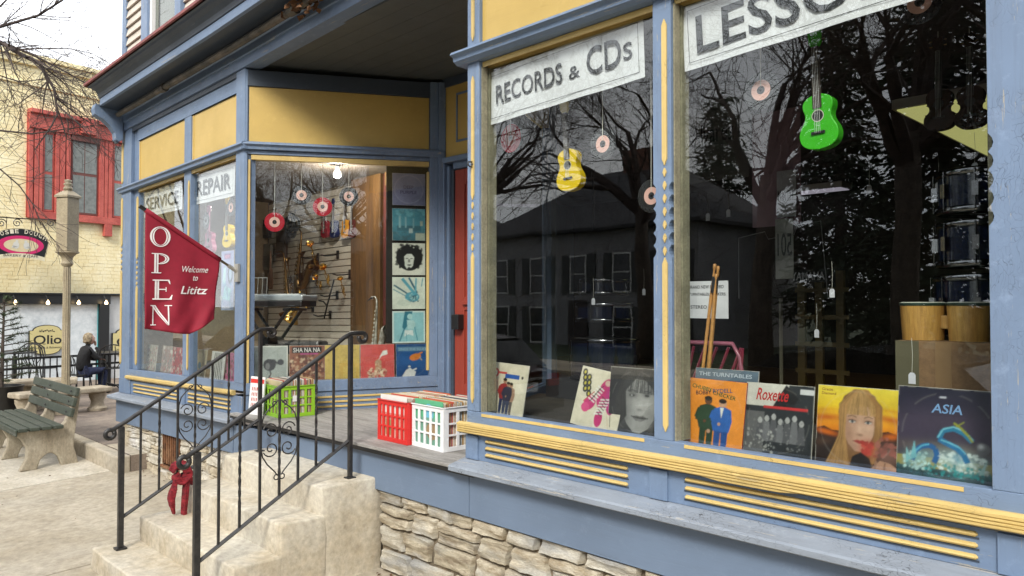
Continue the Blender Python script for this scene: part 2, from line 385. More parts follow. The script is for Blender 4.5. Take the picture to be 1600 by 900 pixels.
# ---- shelf (water table) under each bay
shp = [(.06, .862), (-.10, .850), (-.125, .862), (-.125, .885), (-.115, .893), (.0, .918), (.06, .918)]
part(MB().xprof(shp, [XR, -3.46]), 'shelf', shelf_m)
part(MB().xprof(shp, [-6.44, XL-.06]), 'shelf', shelf_m)
def bay(x0, x1, xm0, xm1, posts):
    """wooden bay front between x0 and x1 with a mullion xm0..xm1"""
    xb(x0, x1, .0, .06, .92, 1.075, 'riser_panel', bx_)
    xb(x0, x1, -.005, .05, 1.135, 1.20, 'bottom_rail', bx_)
    return
bay(-3.43, -.50, -2.094, -1.995, 0); bay(XL, -6.40, -7.80, -7.63, 0)
# yellow ledge with reeds
def ledge(x0, x1, reeds=True, dep=.052):
    if reeds:
        pr = [(.0, 1.135), (-.03, 1.138), (-dep, 1.13)]
        z = 1.127
        for k in range(4): pr += [(-dep, z), (-dep, z-.008), (-dep+.006, z-.0095), (-dep+.006, z-.0115)]; z -= .0125
        pr += [(-dep+.012, 1.075), (.0, 1.074)]
    else: pr = [(0, 1.134), (-.03, 1.134), (-.045, 1.125), (-.045, 1.105), (-.03, 1.09), (0, 1.09)]
    n_ = int((x1-x0)/.09); q = MB().xprof(pr, [x1-(x1-x0)*i/n_ for i in range(n_+1)]); m_ = len(pr)
    q.v = [(v[0], v[1]+.002*noise.noise((v[0]*7, k_, 3)), v[2]+.0016*noise.noise((v[0]*5, 1, 2))+(-.010 if (reeds and k_ % m_ in (m_-1, m_-2, m_-3) and -1.75 < v[0] < -1.45) else 0)) for k_, v in enumerate(q.v)]
    return part(q, 'ledge', yx_)
ledge(-3.47, -.55); ledge(-9.32, -6.55, False)
q = MB(); q.xprof([(.0, 1.069), (-.03, 1.069), (-.03, 1.073), (0, 1.073)], [-.55, -3.44]); part(q, 'ledge_shade', shade_blue)  # dark strip painting the shade beneath the ledge
# yellow beads on the riser panels
def beads(x0, x1, M=None, y=-.004, zs=(1.037, .998, .958)):
    for z in zs:
        prf = [(y+.004, z-.010), (y-.006, z-.006), (y-.010, z), (y-.006, z+.006), (y+.004, z+.010)]
        q = MB(); n = len(prf); xs = [x0, x0+.008, x1-.008, x1]; vs = []; fs = []
        for i, x in enumerate(xs):
            s = .35 if i in (0, 3) else 1
            for (yy, zz) in prf: vs.append((x, y+.004+(yy-y-.004)*s, z+(zz-z)*s))
        for i in range(3):
            for j in range(n-1): fs.append((i*n+j, i*n+j+1, (i+1)*n+j+1, (i+1)*n+j))
        fs += [tuple(range(n)), tuple(3*n+j for j in range(n))]
        q.add(vs, fs, 0, M); part(q, 'yellow_bead', yx_)
        q = MB(); q.box(x0-.004, x1+.004, y+.001, y+.003, z-.016, z-.0095, 0, M); part(q, 'bead_shade', shade_blue)  # flat dark strip standing in for the shade below the bead
beads(-3.27, -2.25); beads(-1.93, -.76)
beads(-9.15, -7.85); beads(-7.6, -6.65)
# riser stiles
for x0, x1 in ((-3.435, -3.33), (-2.12, -2.02), (-.70, -.50)): 
    q = MB(); q.box(x0, x1, -.012, .0, .921, 1.06); part(q, 'riser_stile', bz_, bevel=.002)
for x0, x1 in ((XL, -9.25), (-7.76, -7.67), (-6.58, -6.402)):
    q = MB(); q.box(x0, x1, -.012, .0, .921, 1.088); part(q, 'riser_stile', bz_, bevel=.002)
# ---- posts with chamfer strips and bobbins
def strip(x, y, z0, z1, w=.022, bob=(), parent=None, M=None, mat=None):
    q = MB(); y0, y1 = y-.006, y+.003
    segs = []; z = z0
    for (a, b) in list(bob)+[(z1, z1)]:
        if a > z: segs.append((z, a))
        z = b
    for (a, b) in segs:
        h = w/2; q.prism([(x-h, a+.03), (x, a), (x+h, a+.03), (x+h, b-.03), (x, b), (x-h, b-.03)], y0, y1, 0, M)
    for (a, b) in bob:
        nb = max(2, int((b-a)/.06)); dz = (b-a)/nb
        for k in range(nb):
            c = a+dz*(k+.5); q.prism([(x, c-dz*.38), (x+w*.36, c-dz*.05), (x+w*.24, c+dz*.16), (x, c+dz*.32), (x-w*.24, c+dz*.16), (x-w*.36, c-dz*.05)], y0, y1, 0, M)
    return part(q, 'chamfer_strip', mat or yz_, parent)
def scal_post(x0, x1, y0, y1, z0, z1, name='post', scal=((0, 0),), sides=(0, 0), M=None):
    """post whose front edges carry a run of turned-looking scallops"""
    q = MB(); zz = [z0]; xx = [(x0, x1)]
    for (a, b) in scal:
        if b <= a: continue
        nb = max(2, int((b-a)/.055)); dz = (b-a)/nb
        for k in range(nb):
            for f, d in ((0, 0), (.25, .012), (.5, .016), (.75, .012)):
                zz.append(a+dz*(k+f)); xx.append((x0+d*sides[0], x1-d*sides[1]))
        zz.append(b); xx.append((x0, x1))
    zz.append(z1); xx.append((x0, x1))
    vs = []; fs = []
    for z, (a, b) in zip(zz, xx): vs += [(a, y0, z), (b, y0, z), (b, y1, z), (a, y1, z)]
    for i in range(len(zz)-1):
        for j in range(4): fs.append((i*4+j, i*4+(j+1) % 4, (i+1)*4+(j+1) % 4, (i+1)*4+j))
    k = (len(zz)-1)*4; fs += [(0, 3, 2, 1), (k, k+1, k+2, k+3)]
    q.add(vs, fs, 0, M); return part(q, name, bz_, bevel=.003 if scal == ((0, 0),) else 0)
PT = 3.975
# right bay posts
p1 = scal_post(-3.43, -3.325, -.004, .10, 1.202, PT, scal=((0, 0),)); strip(-3.378, -.006, 1.25, 3.19, .024, ((2.14, 2.45),)); strip(-3.378, -.006, 3.40, 3.9, .024)
p2 = scal_post(-2.094, -1.993, -.004, .12, 1.202, PT, scal=((2.05, 2.40),), sides=(1, 1)); strip(-2.028, -.006, 1.24, 3.17, .026, ((2.05, 2.48),))
p3 = scal_post(-.713, -.52, -.004, .12, 1.202, PT, scal=((2.10, 2.42),), sides=(1, 0))
q = MB(); q.box(-.516, -.30, -.03, .12, .92, PT); part(q, 'pilaster', bz_, bevel=.006)
q = MB(); q.box(-.44, -.38, -.042, -.03, 1.2, 3.1); part(q, 'pilaster_panel', bz_, bevel=.004)
q = MB(); q.box(-.298, XR, .0, .12, .92, PT); part(q, 'end_wall', bz_, bevel=.004)
# left bay posts
scal_post(-6.577, -6.402, -.004, .10, 1.202, PT)
scal_post(-7.80, -7.63, .015, .10, 1.202, PT); strip(-7.66, .010, 1.26, 3.15, .03); 
scal_post(XL, -9.30, -.006, .10, .92, PT); strip(XL+.035, -.008, 1.25, 3.2, .05, ((2.35, 2.62),)); strip(XL+.035, -.008, 3.36, 3.85, .05)
scal_post(-9.298, -9.14, .03, .10, 1.202, PT); strip(-9.17, .026, 1.25, 3.17, .05, ((2.15, 2.45),))
# ---- transom moulding, panels
trm = [(.06, 3.352), (-.045, 3.352), (-.075, 3.342), (-.085, 3.325), (-.06, 3.312), (-.055, 3.29), (-.025, 3.272), (.06, 3.27)]
part(MB().xprof(trm, [-.50, -3.50]), 'transom_moulding', bx_)
trl = [(.06, 3.322), (-.03, 3.322), (-.05, 3.31), (-.055, 3.295), (-.035, 3.28), (-.03, 3.255), (.06, 3.25)]
part(MB().xprof(trl, [-6.36, XL-.04]), 'transom_moulding', bx_)
xb(-3.325, -.713, .02, .05, 3.353, 3.93, 'transom_panel', panel_y); xb(-3.40, -.6, .004, .06, 3.93, 3.978, 'frieze_rail', bx_)
xb(-9.13, -7.802, .03, .05, 3.323, 3.80, 'transom_panel', panel_y); xb(-7.628, -6.579, .03, .05, 3.323, 3.80, 'transom_panel', panel_y)
xb(-9.13, -6.58, .012, .05, 3.80, 3.978, 'frieze_board', bx_); xb(-9.3, -6.50, .0, .012, 3.93, 3.978, 'frieze_bead', shade_blue)
for x in (-9.12, -7.615): q = MB(); q.box(x, x+.02, .022, .03, 3.33, 3.79); part(q, 'panel_bead', yz_)
for (a, b) in ((-9.13, -7.802), (-7.628, -6.579)): xb(a, b, .02, .06, 3.215, 3.249, 'head_strip', yx_)
for (a, b) in ((-3.325, -2.096), (-1.991, -.715)): xb(a, b, .02, .07, 3.235, 3.269, 'head_strip', yx_)
for (a, b) in ((-3.30, -2.15), (-1.93, -.80)): xb(a, b, -.008, -.005, 1.178, 1.194, 'sill_strip', yx_, bevel=0)
# ---- glass panes of both bays
def pane(x0, x1, y, z0, z1, M=None, name='window_pane', m=None):
    q = MB(); q.box(x0, x1, y, y+.005, z0, z1, 0, M); return part(q, name, m or glassm)
pane(-3.324, -2.095, .055, 1.2, 3.237); pane(-1.992, -.714, .055, 1.2, 3.237)
pane(-9.139, -7.801, .055, 1.2, 3.217); pane(-7.629, -6.578, .055, 1.2, 3.217)
jm = rough_mat('olive_jamb', (.27, .25, .17), (.19, .175, .12), 8)
for x0, x1 in ((-3.323, -3.308), (-2.11, -2.0955), (-1.991, -1.976), (-.73, -.716)):
    q = MB(); q.box(x0, x1, .062, .12, 1.2, 3.24); part(q, 'inner_stop', jm)
for x0, x1 in ((-1.9915, -1.983), (-3.3235, -3.315)):
    q = MB(); q.box(x0, x1, .012, .054, 1.2, 3.24); part(q, 'jamb', jm)
# ---- left splay (local x along it, local y inwards to the display)
def sp(name, x0, x1, y0, y1, z0, z1, m, bevel=.003): q = MB(); q.box(x0, x1, y0, y1, z0, z1, 0, SP); return part(q, name, m, bevel=bevel)
# parts in the splay frame: local +y points into the display bay (left and back)
sp('riser_panel', .012, SL, -.005, .05, .885, 1.10, bx_); sp('bottom_rail', .012, SL, -.02, .05, 1.102, 1.20, bx_)
for z in (1.048, 1.005, .962): sp('yellow_bead', .10, 1.62, -.014, -.005, z-.009, z+.009, yx_)
sp('base_board', .012, SL, -.02, -.005, .886, .925, shelf_m)
sp('post', 1.645, 1.72, -.02, .07, 1.2, 3.965, bz_); sp('post', 1.722, SL+.02, -.035, .07, .885, 3.965, bz_)
sp('corner_bead', .0, .02, -.0, .07, 1.201, 3.965, bz_)
sp('jamb_strip', .022, .045, .012, .045, 1.2, 3.17, yz_); sp('jamb_strip', 1.622, 1.644, .012, .05, 1.25, 3.12, yz_)
sp('head_strip', .05, 1.64, .01, .06, 3.17, 3.215, yx_)
sp('transom_panel', .03, 1.64, .015, .05, 3.322, 3.82, panel_y); sp('frieze_board', .02, 1.70, .0, .05, 3.822, 3.964, shade_blue)
sp('frieze_rail', .02, 1.70, .0, .05, 3.217, 3.25, bx_)
q = MB(); pr = trl; n = len(pr); vs = [(-.03, y, z) for y, z in pr]+[(SL, y, z) for y, z in pr]
q.add(vs, [(i, i+1, i+1+n, i+n) for i in range(n-1)]+[tuple(range(n)), tuple(range(n, 2*n))], 0, SP); part(q, 'transom_moulding', bx_)
q = MB(); q.box(.022, 1.643, .05, .055, 1.2, 3.172, 0, SP); part(q, 'window_pane', glassm)
# ---- right splay, seen only from inside through the window
# SP2 local x: inwards along the splay ; build with explicit points
d2 = Vector((-.4585, .8887, 0)); n2 = Vector((.8887, .4585, 0)); o2 = Vector((-3.43, .0, 0))
M2 = Matrix(((d2.x, n2.x, 0, o2.x), (d2.y, n2.y, 0, o2.y), (0, 0, 1, 0), (0, 0, 0, 1)))
def sp2(name, x0, x1, y0, y1, z0, z1, m): q = MB(); q.box(x0, x1, y0, y1, z0, z1, 0, M2); return part(q, name, m, sag=False)
sp2('riser_panel', .02, SL, 0, .05, .885, 1.20, bx_); sp2('post', 1.64, SL, 0, .07, 1.202, 3.96, bz_); sp2('transom_panel', .04, 1.64, .01, .05, 3.25, 3.96, panel_y)
sp2('window_pane', .1, 1.638, .03, .035, 1.202, 3.248, glassm); sp2('post', .02, .098, .02, .07, 1.202, 3.248, bz_)
sp2('added_dark_board', .42, 1.63, -.03, .0, 1.21, 3.24, shellm)  # added board, darkens the view of the red door through this pane
# ---- doorway
dy = 1.573
def db(name, x0, x1, y0, y1, z0, z1, m, parent=None, bevel=.003): q = MB(); q.box(x0, x1, y0, y1, z0, z1); return part(q, name, m, parent, bevel=bevel, sag=False)
redp = paint('door_red', (.31, .045, .025), 'z', .3, .05, .3)
db('door_frame', -5.60, -5.545, dy-.02, dy+.12, .885, 3.16, bz_); db('door_frame', -5.543, -5.505, dy+.01, dy+.12, .885, 3.13, bz_); db('door_frame', -5.503, -5.465, dy+.03, dy+.12, .885, 3.10, shade_blue)
db('door_frame', -4.40, -4.24, dy-.0, dy+.12, .885, 3.16, bz_); db('door_head', -5.60, -4.24, dy-.03, dy+.12, 3.162, 3.21, bx_); db('door_head', -5.463, -4.402, dy+.02, dy+.1, 3.10, 3.161, bx_)
db('transom_panel', -5.60, -4.24, dy+.01, dy+.08, 3.212, 3.96, panel_y); db('door_head', -5.60, -4.24, dy-.01, dy+.009, 3.88, 3.962, shade_blue)
for a in ((-5.40, -4.5, 3.78, 3.80), (-5.40, -4.5, 3.34, 3.36), (-5.40, -5.38, 3.362, 3.778), (-4.52, -4.5, 3.362, 3.778)): db('panel_moulding', a[0], a[1], dy, dy+.009, a[2], a[3], bx_)
door = db('door', -5.463, -4.402, dy+.06, dy+.10, .89, 3.098, redp)
for (x0, x1, z0, z1) in ((-5.463, -5.33, .895, 3.09), (-4.53, -4.404, .895, 3.09), (-5.328, -4.532, .895, 1.1), (-5.328, -4.532, 1.78, 1.90), (-5.328, -4.532, 2.95, 3.09)):
    db('door_rail', x0, x1, dy+.045, dy+.059, z0, z1, redp, door)
q = MB(); q.box(-5.335, -4.53, dy+.02, dy+.045, 1.83, 1.86); part(q, 'door_ledge', redp, door, sag=False, bevel=.003)
q = MB(); q.box(-5.43, -5.33, dy-.03, dy+.044, 1.60, 1.74); part(q, 'mail_slot', black, door, sag=False, bevel=.008)
# ---- upper storey
wallm = rough_mat('cream_siding', (.55, .50, .43), (.46, .41, .345), 3, None, .8, .15, .002, .15, (1, 4, 4))
UZ = 4.50
db('upper_wall', XL+.1, XR, .062, .2, 4.24, 9.0, rough_mat('sheathing', (.1, .09, .08), (.06, .05, .045), 5), bevel=0)
db('corner_board', XL-.02, XL+.11, -.015, .20, 4.40, 9.0, bz_)
WX0, WX1, WZ0, WZ1 = -8.93, -7.80, 4.70, 6.5
k = 0; z = 4.44
while z < 9.0:
    segs = [(XL+.112, WX0-.002), (WX1+.002, -2)] if WZ0-.1 < z < WZ1 else [(XL+.112, -2)]
    for (a, b) in segs:
        q = MB(); vs = [(a, -.012, z), (b, -.012, z), (b, .018, z+.118), (a, .018, z+.118), (a, .06, z), (b, .06, z), (b, .06, z+.118), (a, .06, z+.118)]
        q.add(vs, [(0, 1, 2, 3), (0, 4, 5, 1), (3, 2, 6, 7), (0, 3, 7, 4), (1, 5, 6, 2)]); part(q, 'siding_board', wallm)
    z += .108
q = MB(); w = MB()
w.box(WX0, WX0+.19, -.04, .06, WZ0, WZ1); w.box(WX1-.15, WX1, -.04, .06, WZ0, WZ1); w.box(WX0, WX1, -.035, .06, WZ1-.15, WZ1+.05); w.box(WX0-.03, WX1+.03, -.09, .06, WZ0-.05, WZ0-.001)
win = part(w, 'upper_window', bz_, bevel=.004)
q = MB(); q.box(WX0+.192, WX0+.25, -.01, .06, WZ0, WZ1-.152); q.box(WX1-.2, WX1-.152, -.01, .06, WZ0, WZ1-.152); q.box(WX0+.25, WX1-.2, -.01, .05, WZ0, WZ0+.06); part(q, 'sash', white, win)
q = MB(); q.box(WX0+.25, WX1-.2, .03, .035, WZ0+.06, WZ1-.15); part(q, 'pane', farglass, win)
q = MB(); q.box(WX0+.33, WX1-.15, .05, .055, WZ0, WZ1-.1); part(q, 'blind', flat((.28, .26, .22), .8), win)
q = MB(); q.box(WX0-.02, WX1+.02, -.095, -.09, WZ0-.07, WZ0-.035); part(q, 'sill_edge', black, win)
# roof and rear shell

db('rear_wall', XL, XR, 8, 8.2, 0, 9, shellm, bevel=0); db('side_wall', XL-.0, XL+.1, .13, 8, .78, 9, bz_, bevel=0); db('side_wall', XR, XR+.15, .0, 8.2, 0, 9, shellm, bevel=0)
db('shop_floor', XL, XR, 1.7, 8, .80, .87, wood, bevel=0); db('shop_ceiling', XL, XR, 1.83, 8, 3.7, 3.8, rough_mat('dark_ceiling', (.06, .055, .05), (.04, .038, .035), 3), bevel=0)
db('upper_roof', XL-.3, XR+.3, -.3, 8.4, 9.0, 9.3, redroof, bevel=0)
db('upper_floor', XL+.1, XR, .202, 1.82, 4.0, 4.1, shellm, bevel=0)
# ---- display bay interiors
tan = rough_mat('tan_board', (.24, .18, .115), (.19, .14, .09), 5); slatc = rough_mat('slat_board', (.66, .59, .49), (.60, .53, .43), 9, None, .45, .1, .002)
q = MB(); q.prism([(XL+.1, .1), (-6.45, .1), (-5.62, 1.7), (-5.62, 1.83), (XL+.1, 1.83)], 0, 1)   # floor polygon
vs = [(p[0], p[1], zz) for zz in (1.09, 1.14) for p in ((XL+.1, .105), (-6.47, .105), (-5.66, 1.62), (-5.66, 1.83), (XL+.1, 1.83))]
q = MB(); q.add(vs, [(0, 1, 2, 3, 4), (5, 6, 7, 8, 9)]+[(i, (i+1) % 5, (i+1) % 5+5, i+5) for i in range(5)]); part(q, 'display_floor', tan)
vs = [(p[0], p[1], zz) for zz in (3.30, 3.34) for p in ((XL+.1, .105), (-6.47, .105), (-5.66, 1.62), (-5.66, 1.83), (XL+.1, 1.83))]
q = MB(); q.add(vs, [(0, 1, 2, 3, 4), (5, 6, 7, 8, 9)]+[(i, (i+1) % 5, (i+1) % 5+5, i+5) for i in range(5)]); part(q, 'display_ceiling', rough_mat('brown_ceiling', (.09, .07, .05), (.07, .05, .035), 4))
db('display_side', XL+.105, XL+.13, .13, 1.78, 1.13, 3.25, tan)
db('display_back', XL+.1, -7.36, 1.80, 1.83, .87, 3.7, mortar, bevel=0)
sw = MB(); sw.box(XL+.13, -7.38, 1.794, 1.799, 1.07, 3.2); sw = part(sw, 'slat_wall', mortar)
for k in range(28):
    z = 1.14+k*.0762; q = MB(); q.box(XL+.14, -7.375, 1.778, 1.793, z+.004, z+.0705); part(q, 'slat', slatc, sw, bevel=.003)
db('inner_post', -7.372, -6.80, 1.70, 1.82, .87, 3.35, rough_mat('display_wood', (.15, .075, .025), (.08, .038, .012), 3, None, .55, .3, .002, 0, (4, 4, .4)))
db('inner_post', -6.798, -6.72, 1.74, 1.85, .87, 3.35, flat((.10, .02, .015), .7)); db('inner_lintel', -6.72, -5.6, 1.7, 1.83, 3.1, 3.34, wood)
# right display bay
q = MB(); q.prism([(0, 0), (1, 0), (1, 1)], 0, 1)
vs = [(p[0], p[1], zz) for zz in (1.12, 1.165) for p in ((-3.44, .105), (-.45, .105), (-.45, 1.15), (-3.95, 1.15))]
q = MB(); q.add(vs, [(0, 3, 2, 1), (4, 5, 6, 7)]+[(i, (i+1) % 4, (i+1) % 4+4, i+4) for i in range(4)]); part(q, 'display_floor', rough_mat('dark_floor', (.05, .04, .03), (.03, .025, .02), 4), sag=False)
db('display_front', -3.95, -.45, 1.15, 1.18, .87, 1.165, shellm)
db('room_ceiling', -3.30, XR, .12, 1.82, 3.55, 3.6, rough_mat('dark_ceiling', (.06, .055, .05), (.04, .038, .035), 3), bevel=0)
db('room_side', -.42, -.36, .12, 1.8, .9, 3.6, shellm, bevel=0)
# ================================================================== STONE FOUNDATIONS
def hill(x, k): return .016*noise.noise((x*2.1, k*7.3, 1.7))+.011*noise.noise((x*6.3, k*3.1, 4.2))
def rubble(x0, x1, ztop, zs, wmin, wmax, mats, seed, y0=.0, depth=.06, nx=16, nz=9, slope=0.0, rgh=1.0, parent=None, skip=None):
    rnd = random.Random(seed); K = len(zs)
    bnd = lambda k, x: ((ztop+sagz(x)*1) if k == 0 else zs[k]+hill(x, k+seed)*(0 if k in (0, K-1) else 1)+slope*(x-x0))
    for k in range(K-1):
        x = x0; xl = (x0, x0)
        while x < x1-.03:
            w = rnd.uniform(wmin, wmax)*(1.15 if k % 2 else .95); xn = x+w
            if x1-xn < wmin*.6: xn = x1
            t = rnd.uniform(-.022, .022); xr = (xn+t, xn-t) if xn < x1 else (x1, x1)
            split = rnd.random() < .28 and w < wmax
            parts = [(0, 1)] if not split else [(0, rnd.uniform(.42, .6)), None]
            if split: parts[1] = (parts[0][1], 1)
            for (t0, t1) in parts:
                if skip and skip(.5*(xl[0]+xr[0]), zs[k]): continue
                out = rnd.uniform(.0, .013)*rgh; sd = rnd.uniform(0, 99); tilt = rnd.uniform(-.012, .012); tl2 = rnd.uniform(-.012, .012)
                vs = []; gap = .0035
                W = xr[0]-xl[0]
                for j in range(nz+1):
                    tt = t0+(t1-t0)*j/nz
                    for i in range(nx+1):
                        s = i/nx; xa = xl[0]+(xl[1]-xl[0])*tt; xb_ = xr[0]+(xr[1]-xr[0])*tt
                        xx = xa+gap+(xb_-xa-2*gap)*s
                        zt, zb = bnd(k, xx), bnd(k+1, xx); zz = zt+(zb-zt)*tt
                        H = abs(zt-zb)*(t1-t0); zz += (gap if j == nz else -gap if j == 0 else 0)
                        e = min(1, min(s, 1-s)*W/.016)*min(1, min(j, nz-j)/nz*H/.014) if H > 0 else 0
                        corner = max(0, .10-min(s, 1-s))*max(0, .16-min(j, nz-j)/nz)
                        ed = min(min(s, 1-s)*W, min(j, nz-j)/nz*H)
                        cx = .5*(xa+xb_); cz = .5*(zt+zb)
                        shr = 1-1.2*corner*10*.08
                        px_, pz_ = cx+(xx-cx)*shr, zz
                        st = .010*noise.noise((px_*3+sd, sd, pz_*18))+.009*noise.noise((px_*9+sd, 1, pz_*16+sd))+.005*noise.noise((px_*28, 3, pz_*40+sd))
                        ly = .007*(int((pz_+.12*(px_-cx)*.3+.012*noise.noise((px_*4, sd, 0)))*30+sd) % 2)
                        dpt = depth*(1-(max(0, 1-ed/.009))**2) if ed < .009 else depth
                        pz_ += .004*noise.noise((px_*17, sd, pz_*9))
                        yy = y0+depth-dpt-(out+(st+ly)*rgh+tilt*(s-.5)+tl2*(tt-.5))*min(1, e+.45)
                        vs.append((px_, yy, pz_))
                fs = []
                for j in range(nz):
                    for i in range(nx):
                        a = j*(nx+1)+i; fs.append((a, a+1, a+nx+2, a+nx+1))
                q = MB(); q.add(vs, fs); o = q.build('stone', rnd.choice(mats), parent, smooth=True, auto=True)
            x = xn; xl = xr
fw = MB(); fw.box(-4.32, XR, .018, .5, -.2, .584); fw = part(fw, 'foundation_wall', mortar, sag=False)
rubble(-4.31, -.6, .583, [.583, .50, .36, .20, .06, -.12], .20, .44, stone_m, 3, y0=-.005, parent=fw, slope=.0)
lf = MB(); lf.box(XL+.1, -5.93, .02, .5, -.2, .50); lf = part(lf, 'foundation_wall', lime_m[1], sag=False)
VX0, VX1 = -8.32, -7.80
rubble(-9.4, VX0, .583, [.583, .42, .33, .24, .13, .03, -.08], .16, .34, lime_m, 11, y0=-.0, parent=lf, depth=.05, rgh=.7)
rubble(VX1, -5.94, .583, [.583, .42, .33, .24, .13, .03, -.08], .16, .34, lime_m, 12, y0=-.0, parent=lf, depth=.05, rgh=.7)
rubble(VX0, VX1, .17, [.17, .12, .03, -.08], .16, .34, lime_m, 13, y0=-.0, parent=lf, depth=.05, rgh=.7)
rust = rough_mat('rust', (.22, .09, .035), (.09, .04, .02), 16, (.30, .16, .08), .9, .8, .004)
q = MB(); q.box(VX0+.02, VX1-.02, .02, .05, .16, .52); vg = part(q, 'cellar_grate', rust, sag=False)
for k in range(9): q = MB(); x = VX0+.05+k*.052; q.box(x, x+.018, .0, .018, .18, .50); part(q, 'grate_bar', rust, vg, sag=False)
q = MB(); q.box(VX0, VX1, -.01, .04, .135, .16); part(q, 'grate_sill', rust, vg, sag=False)

# ================================================================== STOOP
stoop = empty('stoop', (0, 0, 0), label='cream concrete stoop with four worn steps up to the doorway', cat='steps')
def worn(x0, x1, y0, y1, z0, z1, name, seed=1, left=True):
    q = MB(); nx, ny, nz = 14, 5, 4
    bm = bmesh.new(); bmesh.ops.create_cube(bm, size=1)
    for v in bm.verts: v.co = Vector((x0+(v.co.x+.5)*(x1-x0), y0+(v.co.y+.5)*(y1-y0), z0+(v.co.z+.5)*(z1-z0)))
    ed = [e for e in bm.edges if not (abs(e.verts[0].co.z-z0) < 1e-6 and abs(e.verts[1].co.z-z0) < 1e-6)]
    bmesh.ops.bevel(bm, geom=ed, offset=.016, segments=3, profile=.5, affect='EDGES')
    bmesh.ops.triangulate(bm, faces=bm.faces)
    bmesh.ops.subdivide_edges(bm, edges=[e for e in bm.edges if e.calc_length() > .12], cuts=4, use_grid_fill=True)
    for v in bm.verts:
        n = noise.noise(v.co*3.1+Vector((seed, 0, 0)))*.010+noise.noise(v.co*9+Vector((0, seed, 0)))*.004
        v.co += Vector((n*.7, n, n*.8 if v.co.z > z0+.02 else 0))
    me = bpy.data.meshes.new(name); bm.to_mesh(me); bm.free(); me.materials.append(stoop_m)
    for p in me.polygons: p.use_smooth = True
    try: me.set_sharp_from_angle(angle=R(50))
    except Exception: pass
    o = bpy.data.objects.new(name, me); COL.objects.link(o); o.parent = stoop; return o
SX0, SX1 = -5.90, -4.345
worn(SX0+.04, SX1, -.43, .035, -.2, .66, 'landing', 1); worn(SX0+.03, SX1+.003, -.72, -.40, -.2, .48, 'step', 2)
worn(SX0+.0, SX1+.006, -1.02, -.69, -.2, .29, 'step', 3); worn(SX0-.03, SX1+.01, -1.33, -.99, -.2, .12, 'step', 4)

